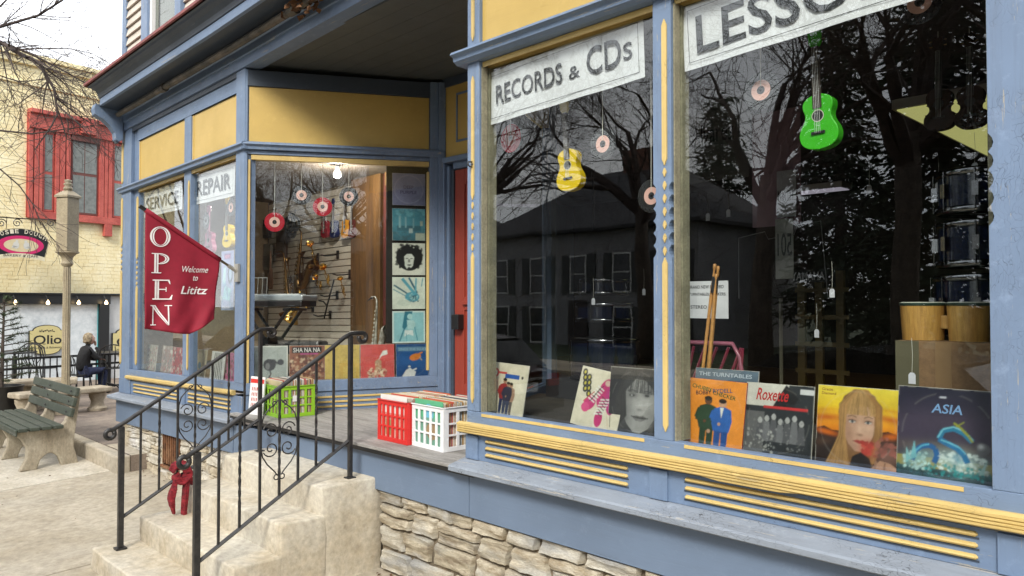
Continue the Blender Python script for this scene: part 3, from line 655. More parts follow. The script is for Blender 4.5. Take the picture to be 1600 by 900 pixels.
# ================================================================== RAILINGS
def spiral(c, r0, r1, turns, a0, sgn=1, n=22):     # in local (y,z) plane
    return [(0, c[0]+(r0+(r1-r0)*i/n)*cos(a0+sgn*2*pi*turns*i/n), c[1]+(r0+(r1-r0)*i/n)*sin(a0+sgn*2*pi*turns*i/n)) for i in range(n+1)]
def railing(loc, label):
    t = empty('hand_railing', loc, label=label, cat='railing', group='iron railings of the stoop')
    # local y: 0 top post .. -1.03 bottom post ; z absolute minus 0
    L_ = 1.03; zt, zb = 1.63, .985; bt, bb = .92, .33
    hz = lambda y: zt+(zb-zt)*(-y/L_); lz = lambda y: bt+(bb-bt)*(-y/L_)
    q = MB(); q.box(-.014, .014, -.014, .014, .65, zt-.012); q.build('post', iron, t, bevel=.003)
    q = MB(); q.box(-.018, .018, -L_-.018, -L_+.018, .10, zb-.012); q.build('post', iron, t, bevel=.003)
    q = MB(); q.box(-.03, .03, -.03, .03, .655, .668); q.build('post_foot', iron, t)
    q = MB(); q.box(-.035, .035, -L_-.035, -L_+.035, .112, .13); q.build('post_foot', iron, t)
    q = MB()
    up = [(0, .095+.03*cos(a), zt-.025+.03*sin(a)) for a in [R(x) for x in range(-200, 91, 24)]]
    pts = up[::1]+[(0, .06, zt+.006), (0, .0, zt+.003), (0, -.05, zt-.022)]+[(0, y, hz(y)) for y in (-.2, -.5, -.8, -1.0)]
    dn = [(0, -L_-.075+.030*cos(a), zb-.058+.030*sin(a)) for a in [R(x) for x in range(62, 420, 24)]]
    pts += [(0, -L_-.02, zb-.006)]+dn
    q.tube(pts, .0155, 8); q.build('handrail', iron, t, smooth=True)
    q = MB(); y0, y1 = -.014, -L_+.018
    q.tube([(0, y0, lz(y0)), (0, y1, lz(y1))], .0135, 4); q.build('bottom_rail', iron, t)
    for k in range(1, 8):
        y = -k*L_/8; a, b = lz(y), hz(y); q = MB(); s = .0068; vs = []; fs = []; n = 26
        for i in range(n+1):
            f = i/n; tw = (0 if k % 2 else 1)*max(0, min(1, (f-.2)/.6))*pi*3
            for j in range(4): an = tw+pi/4+j*pi/2; vs.append((s*1.41*cos(an), y+s*1.41*sin(an), a+(b-a)*f))
        for i in range(n):
            for j in range(4): fs.append((i*4+j, i*4+(j+1) % 4, i*4+4+(j+1) % 4, i*4+4+j))
        q.add(vs, fs); q.build('baluster', iron, t)
    yc = -4*L_/8; zc = (lz(yc)+hz(yc))/2+.02
    for sg in (-1, 1):
        for dz in (.055, -.055):
            q = MB(); sp_ = spiral((0, 0), .052, .010, 1.35, R(-20 if dz < 0 else 20)+(pi if 0 else 0), -1 if dz < 0 else 1)
            q.tube([(0, yc+sg*(.058-y*.0-0)+0+(-sg)*(-p[1]+0)*1.0-0, zc+dz+p[2]) for p in sp_ for y in (0,)], .0045, 5); q.build('scroll', iron, t)
        q = MB()
        arc = [(0, yc+sg*.012, zc+.245), (0, yc+sg*.022, zc+.232), (0, yc+sg*.035, zc+.22), (0, yc+sg*.07, zc+.195), (0, yc+sg*.105, zc+.155), (0, yc+sg*.12, zc+.10), (0, yc+sg*.122, zc+.04), (0, yc+sg*.122, zc-.05), (0, yc+sg*.112, zc-.10), (0, yc+sg*.08, zc-.15), (0, yc+sg*.035, zc-.195), (0, yc+sg*.012, zc-.225)]
        q.tube(arc, .0045, 5)
        q.tube([(0, yc+sg*(.020+.016*cos(a)), zc-.235+.016*sin(a)) for a in [R(x) for x in range(90, -190, -30)]], .004, 5)
        q.tube([(0, yc+sg*(.034+.014*cos(a)), zc+.225+.014*sin(a)) for a in [R(x) for x in range(-90, 200, 30)]], .004, 5); q.build('scroll_frame', iron, t)
    return t
railing((-4.45, -.16, 0), 'black iron railing on the near edge of the stoop steps')
railing((-5.76, -.16, 0), 'black iron railing on the far side of the stoop with red scarf tied to it')

# ================================================================== SCARF
scm = rough_mat('red_knit', (.24, .008, .016), (.10, .003, .008), 30, (.32, .02, .03), .85, 1, .006, 0, (1, 1, 3))
sc = empty('scarf', (-5.76, -.79, .56), label='red knitted scarf knotted round the lower bar of the far railing', cat='scarf')
def lump(name, pts, rad, seed):
    bm = bmesh.new(); P = [Vector(p) for p in pts]; n = 14; rings = []; m_ = 26
    for i in range(m_+1):
        f = i/m_*(len(P)-1); a = min(int(f), len(P)-2); fr = f-a
        c = P[a].lerp(P[a+1], fr*fr*(3-2*fr)); rr = rad[a]+(rad[a+1]-rad[a])*fr
        tdir = (P[a+1]-P[a]).normalized(); u = tdir.orthogonal().normalized() if abs(tdir.x) > .9 else (Vector((1, 0, 0))-tdir*tdir.x).normalized(); w = tdir.cross(u)
        rg = []
        for j in range(n):
            an = 2*pi*j/n; fold = 1+.28*sin(an*4+seed+i*.18)+.25*noise.noise((cos(an)*2, sin(an)*2+seed, i*.35))
            rg.append(bm.verts.new(c+(u*cos(an)*rr*1.25+w*sin(an)*rr*.7)*fold))
        rings.append(rg)
    for i in range(m_):
        for j in range(n): bm.faces.new((rings[i][j], rings[i][(j+1) % n], rings[i+1][(j+1) % n], rings[i+1][j]))
    bm.faces.new(rings[0][::-1]); bm.faces.new(rings[-1])
    me = bpy.data.meshes.new(name); bmesh.ops.recalc_face_normals(bm, faces=bm.faces); bm.to_mesh(me); bm.free(); me.materials.append(scm)
    for p in me.polygons: p.use_smooth = True
    o = bpy.data.objects.new(name, me); COL.objects.link(o); o.parent = sc
    sb = o.modifiers.new('smooth', 'SUBSURF'); sb.levels = sb.render_levels = 1
lump('knot', [(.0, -.055, .05), (.02, -.035, .09), (.035, .03, .085), (.035, .055, .02), (.03, .0, -.035), (.03, -.04, .0), (.03, -.01, .035)], [.03, .042, .045, .045, .045, .04, .02], 1)
lump('tail', [(.03, -.03, .0), (.035, -.05, -.07), (.03, -.065, -.14), (.035, -.06, -.20), (.03, -.045, -.26)], [.022, .030, .034, .025, .012], 2)
lump('tail', [(.02, .03, .06), (.035, .05, .04), (.05, .035, -.05), (.06, .02, -.16), (.055, .015, -.28), (.05, .01, -.48), (.05, .012, -.70)], [.02, .025, .028, .028, .024, .02, .010], 3)
lump('loop', [(.0, .07, .03), (-.03, .10, -.05), (-.03, .115, -.14), (.0, .10, -.22)], [.015, .025, .028, .012], 5)

# ================================================================== FLAG
P0 = Vector((-6.50, -.03, 2.13)); P1 = Vector((-6.52, -.80, 2.61)); pd = (P1-P0)
flag = empty('open_flag', (0, 0, 0), label='dark red OPEN flag lettered in white on a slanting pole by the left window', cat='flag')
q = MB(); q.tube([P0, P1+pd*.02], .011, 8); q.build('pole', rough_mat('pole_wood', (.30, .24, .15), (.2, .15, .09), 10), flag, smooth=True)
q = MB(); q.box(-6.535, -6.465, -.03, -.006, 2.03, 2.19); q.tube([P0-pd*.02, P0+pd*.09], .018, 8); q.build('bracket', flat((.45, .43, .38), .4, .6), flag, bevel=.003)
q = MB(); q.tube([P1-pd*.02, P1+pd*.045], .017, 8); q.build('pole_cap', black, flag)
redf = flat((.27, .008, .026), .8, var=.14); whf = flat((.80, .76, .74), .7)
HT = .95
def cloth(u, v, off=0.0):     # u 0 outer tip .. 1 near wall, v 0 top .. 1 bottom
    t = .985-.80*u; top = P0+pd*t
    hb = HT*(1-.02) if u < .12 else HT
    zbot_outer = (P0+pd*.985).z-HT-.02; zb = zbot_outer - .05*sin(min(1, u/.62)*pi/2)**1.4 + max(0, u-.62)**1.1*.36
    z = top.z*(1-v)+zb*v
    y = top.y+.0-.012*v+.03*sin(v*2.2)*(u-.2)*-.3-.07*v*max(0, u-.35)
    wv = .016*sin(u*13+v*3.2)*v+.012*sin(u*7-v*4+1)*v+.03*max(0, u-.7)*sin(v*9)+.012*sin(v*16+u*22)*max(0, v-.55)*1.2
    x = top.x+wv+.05*v*v
    p = Vector((x, y, z)); 
    if off: p += Vector((off, 0, 0))
    return p
NU, NV = 44, 44; vs = []; fs = []
for j in range(NV+1):
    for i in range(NU+1): vs.append(cloth(i/NU, j/NV))
for j in range(NV):
    for i in range(NU): a = j*(NU+1)+i; fs.append((a, a+1, a+NU+2, a+NU+1))
q = MB(); q.add(vs, fs); cl = q.build('flag_cloth', redf, flag, smooth=True)
so = cl.modifiers.new('solid', 'SOLIDIFY'); so.thickness = .003; so.offset = 0
q = MB(); q.tube([cloth(i/10, 0) for i in range(11)], .021, 8); q.build('pole_sleeve', redf, flag, smooth=True)
# lettering: flag coordinates in metres, a from the outer edge, b down from a level line at the tip
def onflag(a, b, off=.006):
    u = a/(.80*abs(pd.y)); top = P0+pd*(.985-.80*u); ztip = (P0+pd*.985).z
    # v so that z equals ztip-b
    z = ztip-b; c1 = cloth(u, 1).z; v = (top.z-z)/(top.z-c1); return cloth(u, v, off)
def flagprint(polys, name):
    q = MB()
    for (vv, ff) in polys: q.add([onflag(a, b) for a, b in vv], ff)
    q.build(name, whf, flag)
def serif(ch, x, b, w, h):
    """rectangles and ring quads for one serif capital; returns (verts, faces) list"""
    out = []
    def quad(p, n=6):
        (x0, y0), (x1, y1), (x2, y2), (x3, y3) = p; V = []; F = []
        for i in range(n+1):
            f = i/n; V += [(x0+(x3-x0)*f, y0+(y3-y0)*f), (x1+(x2-x1)*f, y1+(y2-y1)*f)]
        for i in range(n): F.append((2*i, 2*i+1, 2*i+3, 2*i+2))
        out.append(([(x+w*p[0], b+h*(1-p[1])) for p in V], F))
    def rect(a, c, d, e): quad([(a, c), (d, c), (d, e), (a, e)])
    def rg(cx, cy, rx, ry, ix, iy, a0, a1, n=24):
        V = []; F = []
        for i in range(n+1):
            t = R(a0+(a1-a0)*i/n); V += [(cx+rx*cos(t), cy+ry*sin(t)), (cx+ix*cos(t), cy+iy*sin(t))]
        for i in range(n): F.append((2*i, 2*i+1, 2*i+3, 2*i+2))
        out.append(([(x+w*p[0], b+h*(1-p[1])) for p in V], F))
    if ch == 'O': rg(.5, .5, .5, .51, .40, .47, 0, 360); rg(.5, .5, .37, .44, .30, .42, 0, 360)
    if ch == 'P':
        rect(.14, .03, .24, .97); rect(.27, .03, .36, .97); rect(0, 0, .52, .045); rect(0, .955, .5, 1); rg(.45, .73, .47, .27, .38, .22, -90, 90); rg(.45, .73, .34, .20, .26, .18, -90, 90)
        rect(.36, .46, .46, .51); rect(.36, .95, .46, 1)
    if ch == 'E':
        rect(.12, .03, .22, .97); rect(.25, .03, .34, .97); rect(0, 0, .90, .06); rect(0, .94, .86, 1); rect(.34, .49, .70, .54); quad([(.80, .0), (.95, .0), (1.0, .24), (.96, .24)])
        quad([(.78, .94), (.88, .94), (.9, .78), (.87, .78)]); rect(.67, .40, .71, .63)
    if ch == 'N':
        rect(.10, .03, .16, .97); rect(.84, .03, .90, 1); rect(0, 0, .28, .045); rect(-.02, .955, .2, 1); rect(.70, .955, 1.04, 1); quad([(.02, 1), (.13, 1), (.86, -.02), (.78, .04)]); quad([(.16, 1), (.25, 1), (.90, .06), (.88, -.02)])
    return out
for ch, b in (('O', .185), ('P', .405), ('E', .622), ('N', .832)):
    sx = .035 if ch == 'O' else .05
    flagprint(serif(ch, sx+{'N': -.0, 'E': .012}.get(ch, 0), b-.055, .155 if ch != 'O' else .165, .165), 'letter')
def flagtext(s, a, b, w, h, sh=.25, bold=.0):
    vs, fs = text_mesh(s, w, h, sh, bold); return [([(a+x, b-z) for x, z in vs], fs)]
flagprint(flagtext('Welcome', .30, .50, .225, .052), 'lettering'); flagprint(flagtext('to', .40, .57, .045, .042, bold=.01), 'lettering'); flagprint(flagtext('Lititz', .285, .685, .255, .068, bold=.012), 'lettering')
# ================================================================== TREES
barkm = rough_mat('bark', (.085, .065, .05), (.035, .027, .022), 14, None, .95, .8, .004, 0, (1, 1, .3))
twigm = rough_mat('twig_bark', (.06, .042, .035), (.03, .022, .02), 10)
def grow(mb, p, d, ln, r, depth, rnd, droop=0.0, kids_=(2, 4), minr=.004, fac=.72):
    n = 4 if depth > 2 else 3; k = 4 if depth > 3 else 3
    pts = [p]; q = p.copy(); dd = d.copy()
    for i in range(k):
        dd = (dd+Vector((rnd.gauss(0, .13), rnd.gauss(0, .13), rnd.gauss(0, .10)-droop))).normalized(); q = q+dd*(ln/k); pts.append(q.copy())
    rr = [max(minr, r*(1-.45*i/k)) for i in range(k+1)]
    mb.tube(pts, rr, 6 if depth > 4 else n, 0, False)
    if depth <= 0: return
    m = rnd.randint(*kids_)
    for j in range(m):
        f = rnd.uniform(.35, 1.0) if j else 1.0; idx = min(k, max(1, int(round(f*k))))
        base = pts[idx]; ax = dd.cross(Vector((rnd.gauss(0, 1), rnd.gauss(0, 1), rnd.gauss(0, 1)))).normalized()
        nd = (Matrix.Rotation(R(rnd.uniform(18, 55)), 3, ax) @ dd).normalized(); nd.z += .08; nd.normalize()
        grow(mb, base, nd, ln*rnd.uniform(fac-.1, fac+.12), max(minr, rr[idx]*rnd.uniform(.55, .8)), depth-1, rnd, droop, kids_, minr, fac)
def bare_tree(loc, h, seed, label, group='bare trees across the street', depth=6):
    rnd = random.Random(seed); t = empty('bare_tree', loc, label=label, cat='tree', group=group)
    tr_ = MB(); pts = [Vector((0, 0, 0)), Vector((rnd.uniform(-.2, .2), .1, h*.14)), Vector((rnd.uniform(-.3, .3), 0, h*.28)), Vector((rnd.uniform(-.4, .4), 0, h*.40))]
    tr_.tube(pts, [h*.026, h*.021, h*.019, h*.016], 10); tr_.build('trunk', barkm, t, smooth=True)
    cr_ = MB()
    for j in range(7):
        f = rnd.uniform(.2, 1) if j else 1; a = rnd.uniform(0, 2*pi); b = pts[2].lerp(pts[3], f)
        d = Vector((cos(a)*.7, sin(a)*.7, rnd.uniform(.5, 1.2))).normalized() if j else Vector((.05, 0, 1))
        grow(cr_, b, d, h*.19, h*.011, depth, rnd, 0, (2, 3), .0055, .76)
    cr_.build('crown', twigm, t); return t
t1 = bare_tree((-9.5, -15.2, -.08), 13, 5, 'tall bare tree with spreading limbs on the opposite pavement')
T = [(-5.5, -13.9, 1.3, 1.05, 'bare tree with a thick trunk opposite the shop window'), (-2.0, -17.5, 2.6, 1.2, 'bare tree behind the parked cars across the street'),
     (-14.5, -17.0, 4.1, 1.0, 'bare tree beside the white house'), (-21, -15.0, 5.2, 1.1, 'bare tree far down the opposite pavement'), (1.5, -15, 3.3, 1.1, 'bare tree across the street at the right'), (8, -14.6, 2.1, 1.1, 'bare tree right of the street lamp side'), (15, -15.5, 0.4, 1.15, 'bare tree opposite, seen in the angled window'), (22, -14.6, 5.1, 1.0, 'bare tree before the brick house'), (30, -15.4, 1.1, 1.2, 'bare tree beside the brick house'), (39, -14.6, 4.1, 1.2, 'farthest bare tree on the right')]
for x, y, rz, s, lab in T: dup(t1, (x, y, -.08), rz, lab, sc=(s, s, s))
needlem = rough_mat('conifer_needles', (.022, .04, .018), (.010, .02, .010), 8)
def conifer(loc, h, w, seed, label, n=5200, ls=1.0, group='conifers behind the road'):
    rnd = random.Random(seed); t = empty('conifer', loc, label=label, cat='tree', group=group)
    q = MB(); q.tube([(0, 0, 0), (0, 0, h*.5), (0, 0, h)], [w*.045, w*.03, .01], 7); 
    c = MB(); br_ = []
    for k in range(int(h*5)):
        z = h*(.10+.88*k/(h*5)); a = k*2.4+rnd.uniform(-.3, .3); rr = w*.5*(1-z/h)**.8*rnd.uniform(.65, 1.15)+.12
        e = Vector((cos(a)*rr, sin(a)*rr, z-rr*.28)); br_.append((Vector((0, 0, z)), e)); q.tube([(0, 0, z), e], [.03*h/12, .008], 3, 0, False)
    tot = sum((b-a).length for a, b in br_)
    for (a, b) in br_:
        for _ in range(int(n*(b-a).length/tot)):
            f = rnd.uniform(.15, 1.02); p = a.lerp(b, f)+Vector((rnd.gauss(0, .13), rnd.gauss(0, .13), rnd.gauss(-.06, .07)))*ls*1.5
            d = ((b-a).normalized()+Vector((rnd.gauss(0, .7), rnd.gauss(0, .7), rnd.gauss(-.1, .35)))).normalized()*rnd.uniform(.14, .30)*ls; s = d.cross(Vector((rnd.gauss(0, 1), rnd.gauss(0, 1), rnd.gauss(0, 1)))).normalized()*.045*ls
            c.add([p-s, p+s, p+d+s*.3, p+d-s*.3], [(0, 1, 2, 3)])
    q.build('trunk', barkm, t); c.build('crown', needlem, t); return t
c1 = conifer((-6.4, -19.5, -.1), 13.5, 6.0, 3, 'dark tall conifer behind the bare trees across the street', 7000, 1.5)
for x, y, s, lab in ((-38, -19, .95, 'dark conifer far down the opposite side to the left'), (-21, -33, 1.0, 'conifer rising behind the white house'), (-13.5, -30, 1.15, 'conifer to the right of the white house roof')):
    dup(c1, (x, y, -.1), x, lab, sc=(s, s, s))
# ================================================================== HOUSE ACROSS THE STREET
def house(x0, x1, yf, ze, zr, label, nm='white_house', wm=None):
    h = empty(nm, ((x0+x1)/2, yf, 0), label=label, cat='house'); w = (x1-x0)/2
    wm = wm or rough_mat('white_clapboard', (.24, .24, .25), (.19, .19, .20), 2, None, .8, .2, .004, 0, (1, 1, 8)); rm = rough_mat('slate_roof', (.05, .05, .055), (.03, .03, .033), 6)
    q = MB(); q.box(-w, w, -9, 0, -.3, ze); q.build('wall', wm, h)
    q = MB(); e = .4; q.add([(-w-e, e, ze), (w+e, e, ze), (w+e, -9-e, ze), (-w-e, -9-e, ze), (-w*.35, -4.5, zr), (w*.35, -4.5, zr), (-w-e, e, ze-.15), (w+e, e, ze-.15), (w+e, -9-e, ze-.15), (-w-e, -9-e, ze-.15)],
        [(0, 1, 5, 4), (1, 2, 5), (2, 3, 4, 5), (3, 0, 4), (0, 6, 7, 1), (1, 7, 8, 2), (2, 8, 9, 3), (3, 9, 6, 0), (6, 9, 8, 7)]); q.build('roof', rm, h)
    q = MB(); q.box(-w*.1, w*.1+.4, -4.9, -4.2, zr-.7, zr+1.0); q.build('chimney', rough_mat('chimney_brick', (.2, .09, .06), (.12, .06, .045), 7), h)
    sh = flat((.025, .03, .03), .5)
    for zz in (2.35, -.0):
        for k in range(5):
            x = -w+1.2+k*(2*w-2.4)/4
            if zz < 1 and k == 2:
                q = MB(); q.box(x-.55, x+.55, .0, .06, -.2, 2.05); dr = q.build('door', flat((.03, .02, .02), .5), h); continue
            q = MB(); q.box(x-.5, x+.5, .0, .05, zz, zz+1.75); wn = q.build('window', flat((.55, .55, .54), .5), h)
            q = MB(); q.box(x-.42, x+.42, .052, .06, zz+.08, zz+.84); q.box(x-.42, x+.42, .052, .06, zz+.91, zz+1.67); q.build('pane', flat((.02, .022, .026), .1), wn)
            for s in (-1, 1): q = MB(); q.box(x+s*.77-.25, x+s*.77+.25, .0, .06, zz, zz+1.75); q.build('shutter', sh, h)
    return h
house(-29, -16.5, -23.5, 5.3, 8.6, 'white two storey house with dark shutters reflected in the left window of the bay')
house(-48, -34, -24, 5.6, 9.0, 'white house with dark shutters farther down the opposite side')
bkm = rough_mat('dark_brick', (.16, .07, .045), (.09, .045, .03), 7)
house(4, 16, -24, 5.4, 8, 'dark brick house across the street at the right', 'brick_house', bkm); house(19, 33, -23.5, 6.2, 9, 'tall dark brick house reflected in the angled window', 'brick_house', bkm); house(36, 54, -23, 6.5, 9.5, 'long dark brick house far along the street', 'brick_house', bkm); house(57, 80, -20, 7, 10, 'dark brick house closing the street at the right', 'brick_house', bkm)
# ================================================================== PARKED CARS (seen as reflections)
def car(loc, rz, paintm, label):
    t = empty('parked_car', loc, rz, label, 'car', 'cars parked along the kerb')
    st = [(-2.25, .35, .62, .70), (-2.2, .30, .95, .80), (-1.95, .28, 1.02, .86), (-1.75, .28, 1.05, .88), (-1.2, .27, 1.06, .89), (0, .26, 1.02, .90), (.9, .26, .98, .89), (1.2, .27, .95, .88), (1.9, .3, .84, .82), (2.2, .34, .66, .72)]
    q = MB(); vs = []; fs = []; m_ = 10
    for (x, z0, z1, w) in st:
        for (a, b) in ((-.85, 0), (-1, .2), (-1.0, .6), (-.93, .95), (-.6, 1.02), (.6, 1.02), (.93, .95), (1.0, .6), (1, .2), (.85, 0)): vs.append((x, a*w, z0+(z1-z0)*b))
    for i in range(len(st)-1):
        for j in range(m_): fs.append((i*m_+j, i*m_+(j+1) % m_, (i+1)*m_+(j+1) % m_, (i+1)*m_+j))
    fs += [tuple(range(m_)), tuple((len(st)-1)*m_+j for j in range(m_))]
    q.add(vs, fs); q.build('body', paintm, t, smooth=True, auto=True)
    q = MB(); gh = [(-1.95, 1.03, .80), (-1.45, 1.48, .66), (-.4, 1.55, .66), (.35, 1.50, .64), (1.15, .98, .78)]; vs = []; fs = []
    for (x, z, w) in gh: vs += [(x, -w, z), (x, w, z)]
    for (x, z, w) in gh: vs += [(x*.98, -.84, 1.0), (x*.98, .84, 1.0)]
    for i in range(4): a = 2*i; fs += [(a, a+1, a+3, a+2), (a, a+2, 12+a-0, 10+a), (a+1, a+3, 13+a, 11+a)]
    q.add(vs, fs); q.build('window', flat((.01, .011, .013), .05), t)
    q = MB(); q.add([(-1.5, -.64, 1.475), (-1.5, .64, 1.475), (-.4, .65, 1.57), (-.4, -.65, 1.57), (.4, .63, 1.515), (.4, -.63, 1.515)], [(0, 1, 2, 3), (3, 2, 4, 5)]); q.build('roof', paintm, t)
    for x in (-1.4, 1.4):
        for s in (-1, 1):
            q = MB(); q.lathe([(.20, -.1), (.32, -.1), (.33, -.06), (.33, .06), (.32, .1), (.20, .1)], 20, 0, ZM((x, s*.80, .33), 0, pi/2)); wl = q.build('wheel', flat((.015, .015, .015), .8), t)
            q = MB(); q.lathe([(.03, -.105), (.20, -.09), (.20, .09), (.03, .105)], 12, 0, ZM((x, s*.80, .33), 0, pi/2)); q.build('rim', chrome, wl)
    for s in (-1, 1):
        q = MB(); q.box(-2.26, -2.05, s*.62-.12, s*.62+.12, .72, .92); q.build('tail_light', flat((.35, .01, .01), .2), t)
        q = MB(); q.box(2.0, 2.2, s*.58-.15, s*.58+.15, .62, .76); q.build('headlight', flat((.8, .8, .8), .1), t)
    q = MB(); q.box(-2.285, -2.24, -.26, .26, .66, .80); q.build('number_plate', white, t)
    q = MB(); q.box(-2.33, -2.1, -.8, .8, .36, .55); q.build('bumper', flat((.03, .03, .032), .4), t, bevel=.03)
    q = MB(); q.box(-2.29, -2.2, -.45, .45, .84, .88); q.build('chrome_bar', chrome, t); return t
cp = flat((.015, .016, .02), .15); cpr = flat((.035, .006, .008), .15)
car((-10.6, -5.4, -.2), pi, cpr, 'dark red car parked at the kerb, tail reflected in the left pane')
car((-3.6, -5.5, -.2), pi, cp, 'black car parked at the kerb, bonnet reflected in the right pane')
car((-17.3, -5.3, -.2), pi, flat((.2, .21, .23), .2), 'grey car parked farthest along the kerb')

# ================================================================== YELLOW BUILDING BEYOND
def loc(M, px, py, c=0.0):
    Mi = M.inverted(); o = Mi @ CAM; d = (Mi.to_3x3() @ ray(px, py)); t = (c-o.y)/d.y; p = o+d*t; return p.x, p.z
YB = ZM((-18.0, 1.62, 0), math.atan2(.984, -.178))
yb = empty('yellow_building', (0, 0, 0), label='pale yellow painted brick building with coral red upstairs window', cat='building'); yb.matrix_world = YB
ybm = rough_mat('yellow_painted_brick', (.80, .70, .43), (.74, .63, .36), 3, (.83, .75, .50), .85, .5, .006, .06)
x0, _ = loc(YB, -60, 300); x1, _ = loc(YB, 230, 300); xt0, zt0 = loc(YB, 0, 74); xt1, zt1 = loc(YB, 160, 103)
zt = zt0
q = MB(); q.box(x0-3, x1+6, .001, 7, -.1, zt); q.build('wall', ybm, yb)
_, zs_ = loc(YB, 100, 461)
rnd = random.Random(4); q = MB(); z = zs_
while z < zt-.25:
    x = x0-rnd.uniform(0, .2)
    while x < x1:
        w = .215+rnd.uniform(-.02, .02); d = .004+rnd.uniform(0, .006); q.box(x, x+w-.005, -d, .019, z+rnd.uniform(0, .002), z+.073); x += w
    z += .077
o = q.build('brickwork', ybm, yb); o['kind'] = 'stuff'
for (pa, pb, pr_, m_) in ((74, 82, .14, ybm), (82, 92, .08, ybm), (118, 124, .05, ybm)):
    _, a = loc(YB, 0, pb); _, b = loc(YB, 0, pa); q = MB(); q.box(x0-3, x1+6, -pr_, .03, a, b-.003); q.build('cornice_band', m_, yb, bevel=.01)
# coral window
coral = rough_mat('coral_paint', (.46, .10, .075), (.36, .065, .05), 4, None, .6, .2, .003)
brown_s = flat((.13, .04, .03), .5); curtain = flat((.30, .30, .28), .9); wg = farglass
xa, ztw = loc(YB, 42, 176); _, zbw = loc(YB, 42, 339)
def X(px): return loc(YB, px, 270)[0]
wn = MB(); XE = X(205)
wn.box(xa, XE, -.03, .02, zbw, ztw); wn = wn.build('coral_window', coral, yb)
def wb(name, a, b, z0, z1, y0, y1, m_, bev=.006):
    q = MB(); q.box(X(a), X(b), y0, y1, z0, z1); return q.build(name, m_, wn, bevel=bev)
wb('header', 42, 205, ztw-.30, ztw+.0, -.12, -.03, coral); wb('header_cap', 41, 205, ztw, ztw+.08, -.20, .0, coral)
wb('keystone', 120, 145, ztw-.26, ztw+.06, -.21, -.12, coral); wb('ledge', 42, 205, zbw-.02, zbw+.13, -.10, -.03, coral)
H0, H1 = zbw+.13, ztw-.30
for a, b in ((42, 49), (51, 58), (59, 64), (84, 90), (91, 99), (101, 107), (153, 160), (161, 166), (167, 173)): wb('casing', a, b, H0, H1, -.085, -.03, coral)
wb('pilaster_foot', 161, 173, zbw-.28, zbw-.02, -.10, .0, coral)
for (a, b, zz) in ((66, 82, .48), (175, 191, .48), (110, 151, .52)):
    m_ = coral if b-a < 30 else brown_s
    wb('sash', a, b, H0+.02, H1-.02, -.045, -.031, m_, 0)
    zm = H0+(H1-H0)*zz; iw = 2.2 if b-a < 30 else 2
    cols = [(a+iw, b-iw)] if b-a < 30 else [(a+iw, (a+b)/2-.7), ((a+b)/2+.7, b-iw)]
    for (c, d) in cols:
        for (e, f) in ((H0+.06, zm-.03), (zm+.03, H1-.08)): wb('pane', c, d, e, f, -.05, -.046, flat((.20, .215, .20), .15, var=.3), 0)
wb('shade_panel', 108, 152, H1-.12, H1-.0, -.10, -.03, brown_s, .01)
# shop window below
blk = flat((.012, .012, .012), .35); whp = rough_mat('white_blind', (.62, .66, .67), (.56, .60, .62), 1.2)
_, za = loc(YB, 100, 461); _, zb = loc(YB, 100, 475)
def yb_box(name, a, b, z0, z1, y0, y1, m_, par=None, bev=.004): q = MB(); q.box(a, b, y0, y1, z0, z1); return q.build(name, m_, par or yb, bevel=bev)
yb_box('shop_lintel', x0-3, X(171), zb, za, -.12, .02, blk); yb_box('shop_lintel_edge', x0-3, X(240), za+.002, za+.04, -.15, .02, blk)
yb_box('display_blind', x0-3, X(154.5), .1, zb, -.03, .019, whp); yb_box('window_post', X(155), X(170), .1, zb-.002, -.10, .02, blk); yb_box('teal_edge', X(153.5), X(154.9), .1, zb-.002, -.05, .0, flat((.1, .35, .38)))
yb_box('white_pier', X(170.5), X(240), .1, za-.01, -.04, .019, flat((.55, .56, .55), .8))
q = MB(); q.box(x0-3, X(154), -.036, -.031, .1, zb-.01)
# string bulbs
for px in (24, 75, 123, 166):
    a, z_ = loc(YB, px, 473.5, -.25); o = MB(); o.lathe([(.002, -.035), (.028, -.022), (.036, 0), (.026, .024), (.012, .045), (.012, .06)], 10)
    b = o.build('bulb', flat((1, .72, .38), .3, 0, 6), None, smooth=True); b.matrix_world = YB @ Matrix.Translation((a, -.25, z_)); tag(b, {24: 'leftmost', 75: 'second from left', 123: 'third from left', 166: 'rightmost'}[px]+' of the small lit bulbs strung above the far shop window', 'light bulb', 'bulbs strung over the far shop window')
    c = MB(); c.tube([(0, 0, .06), (0, .1, .16)], .006, 4); c.build('cord', black, b)
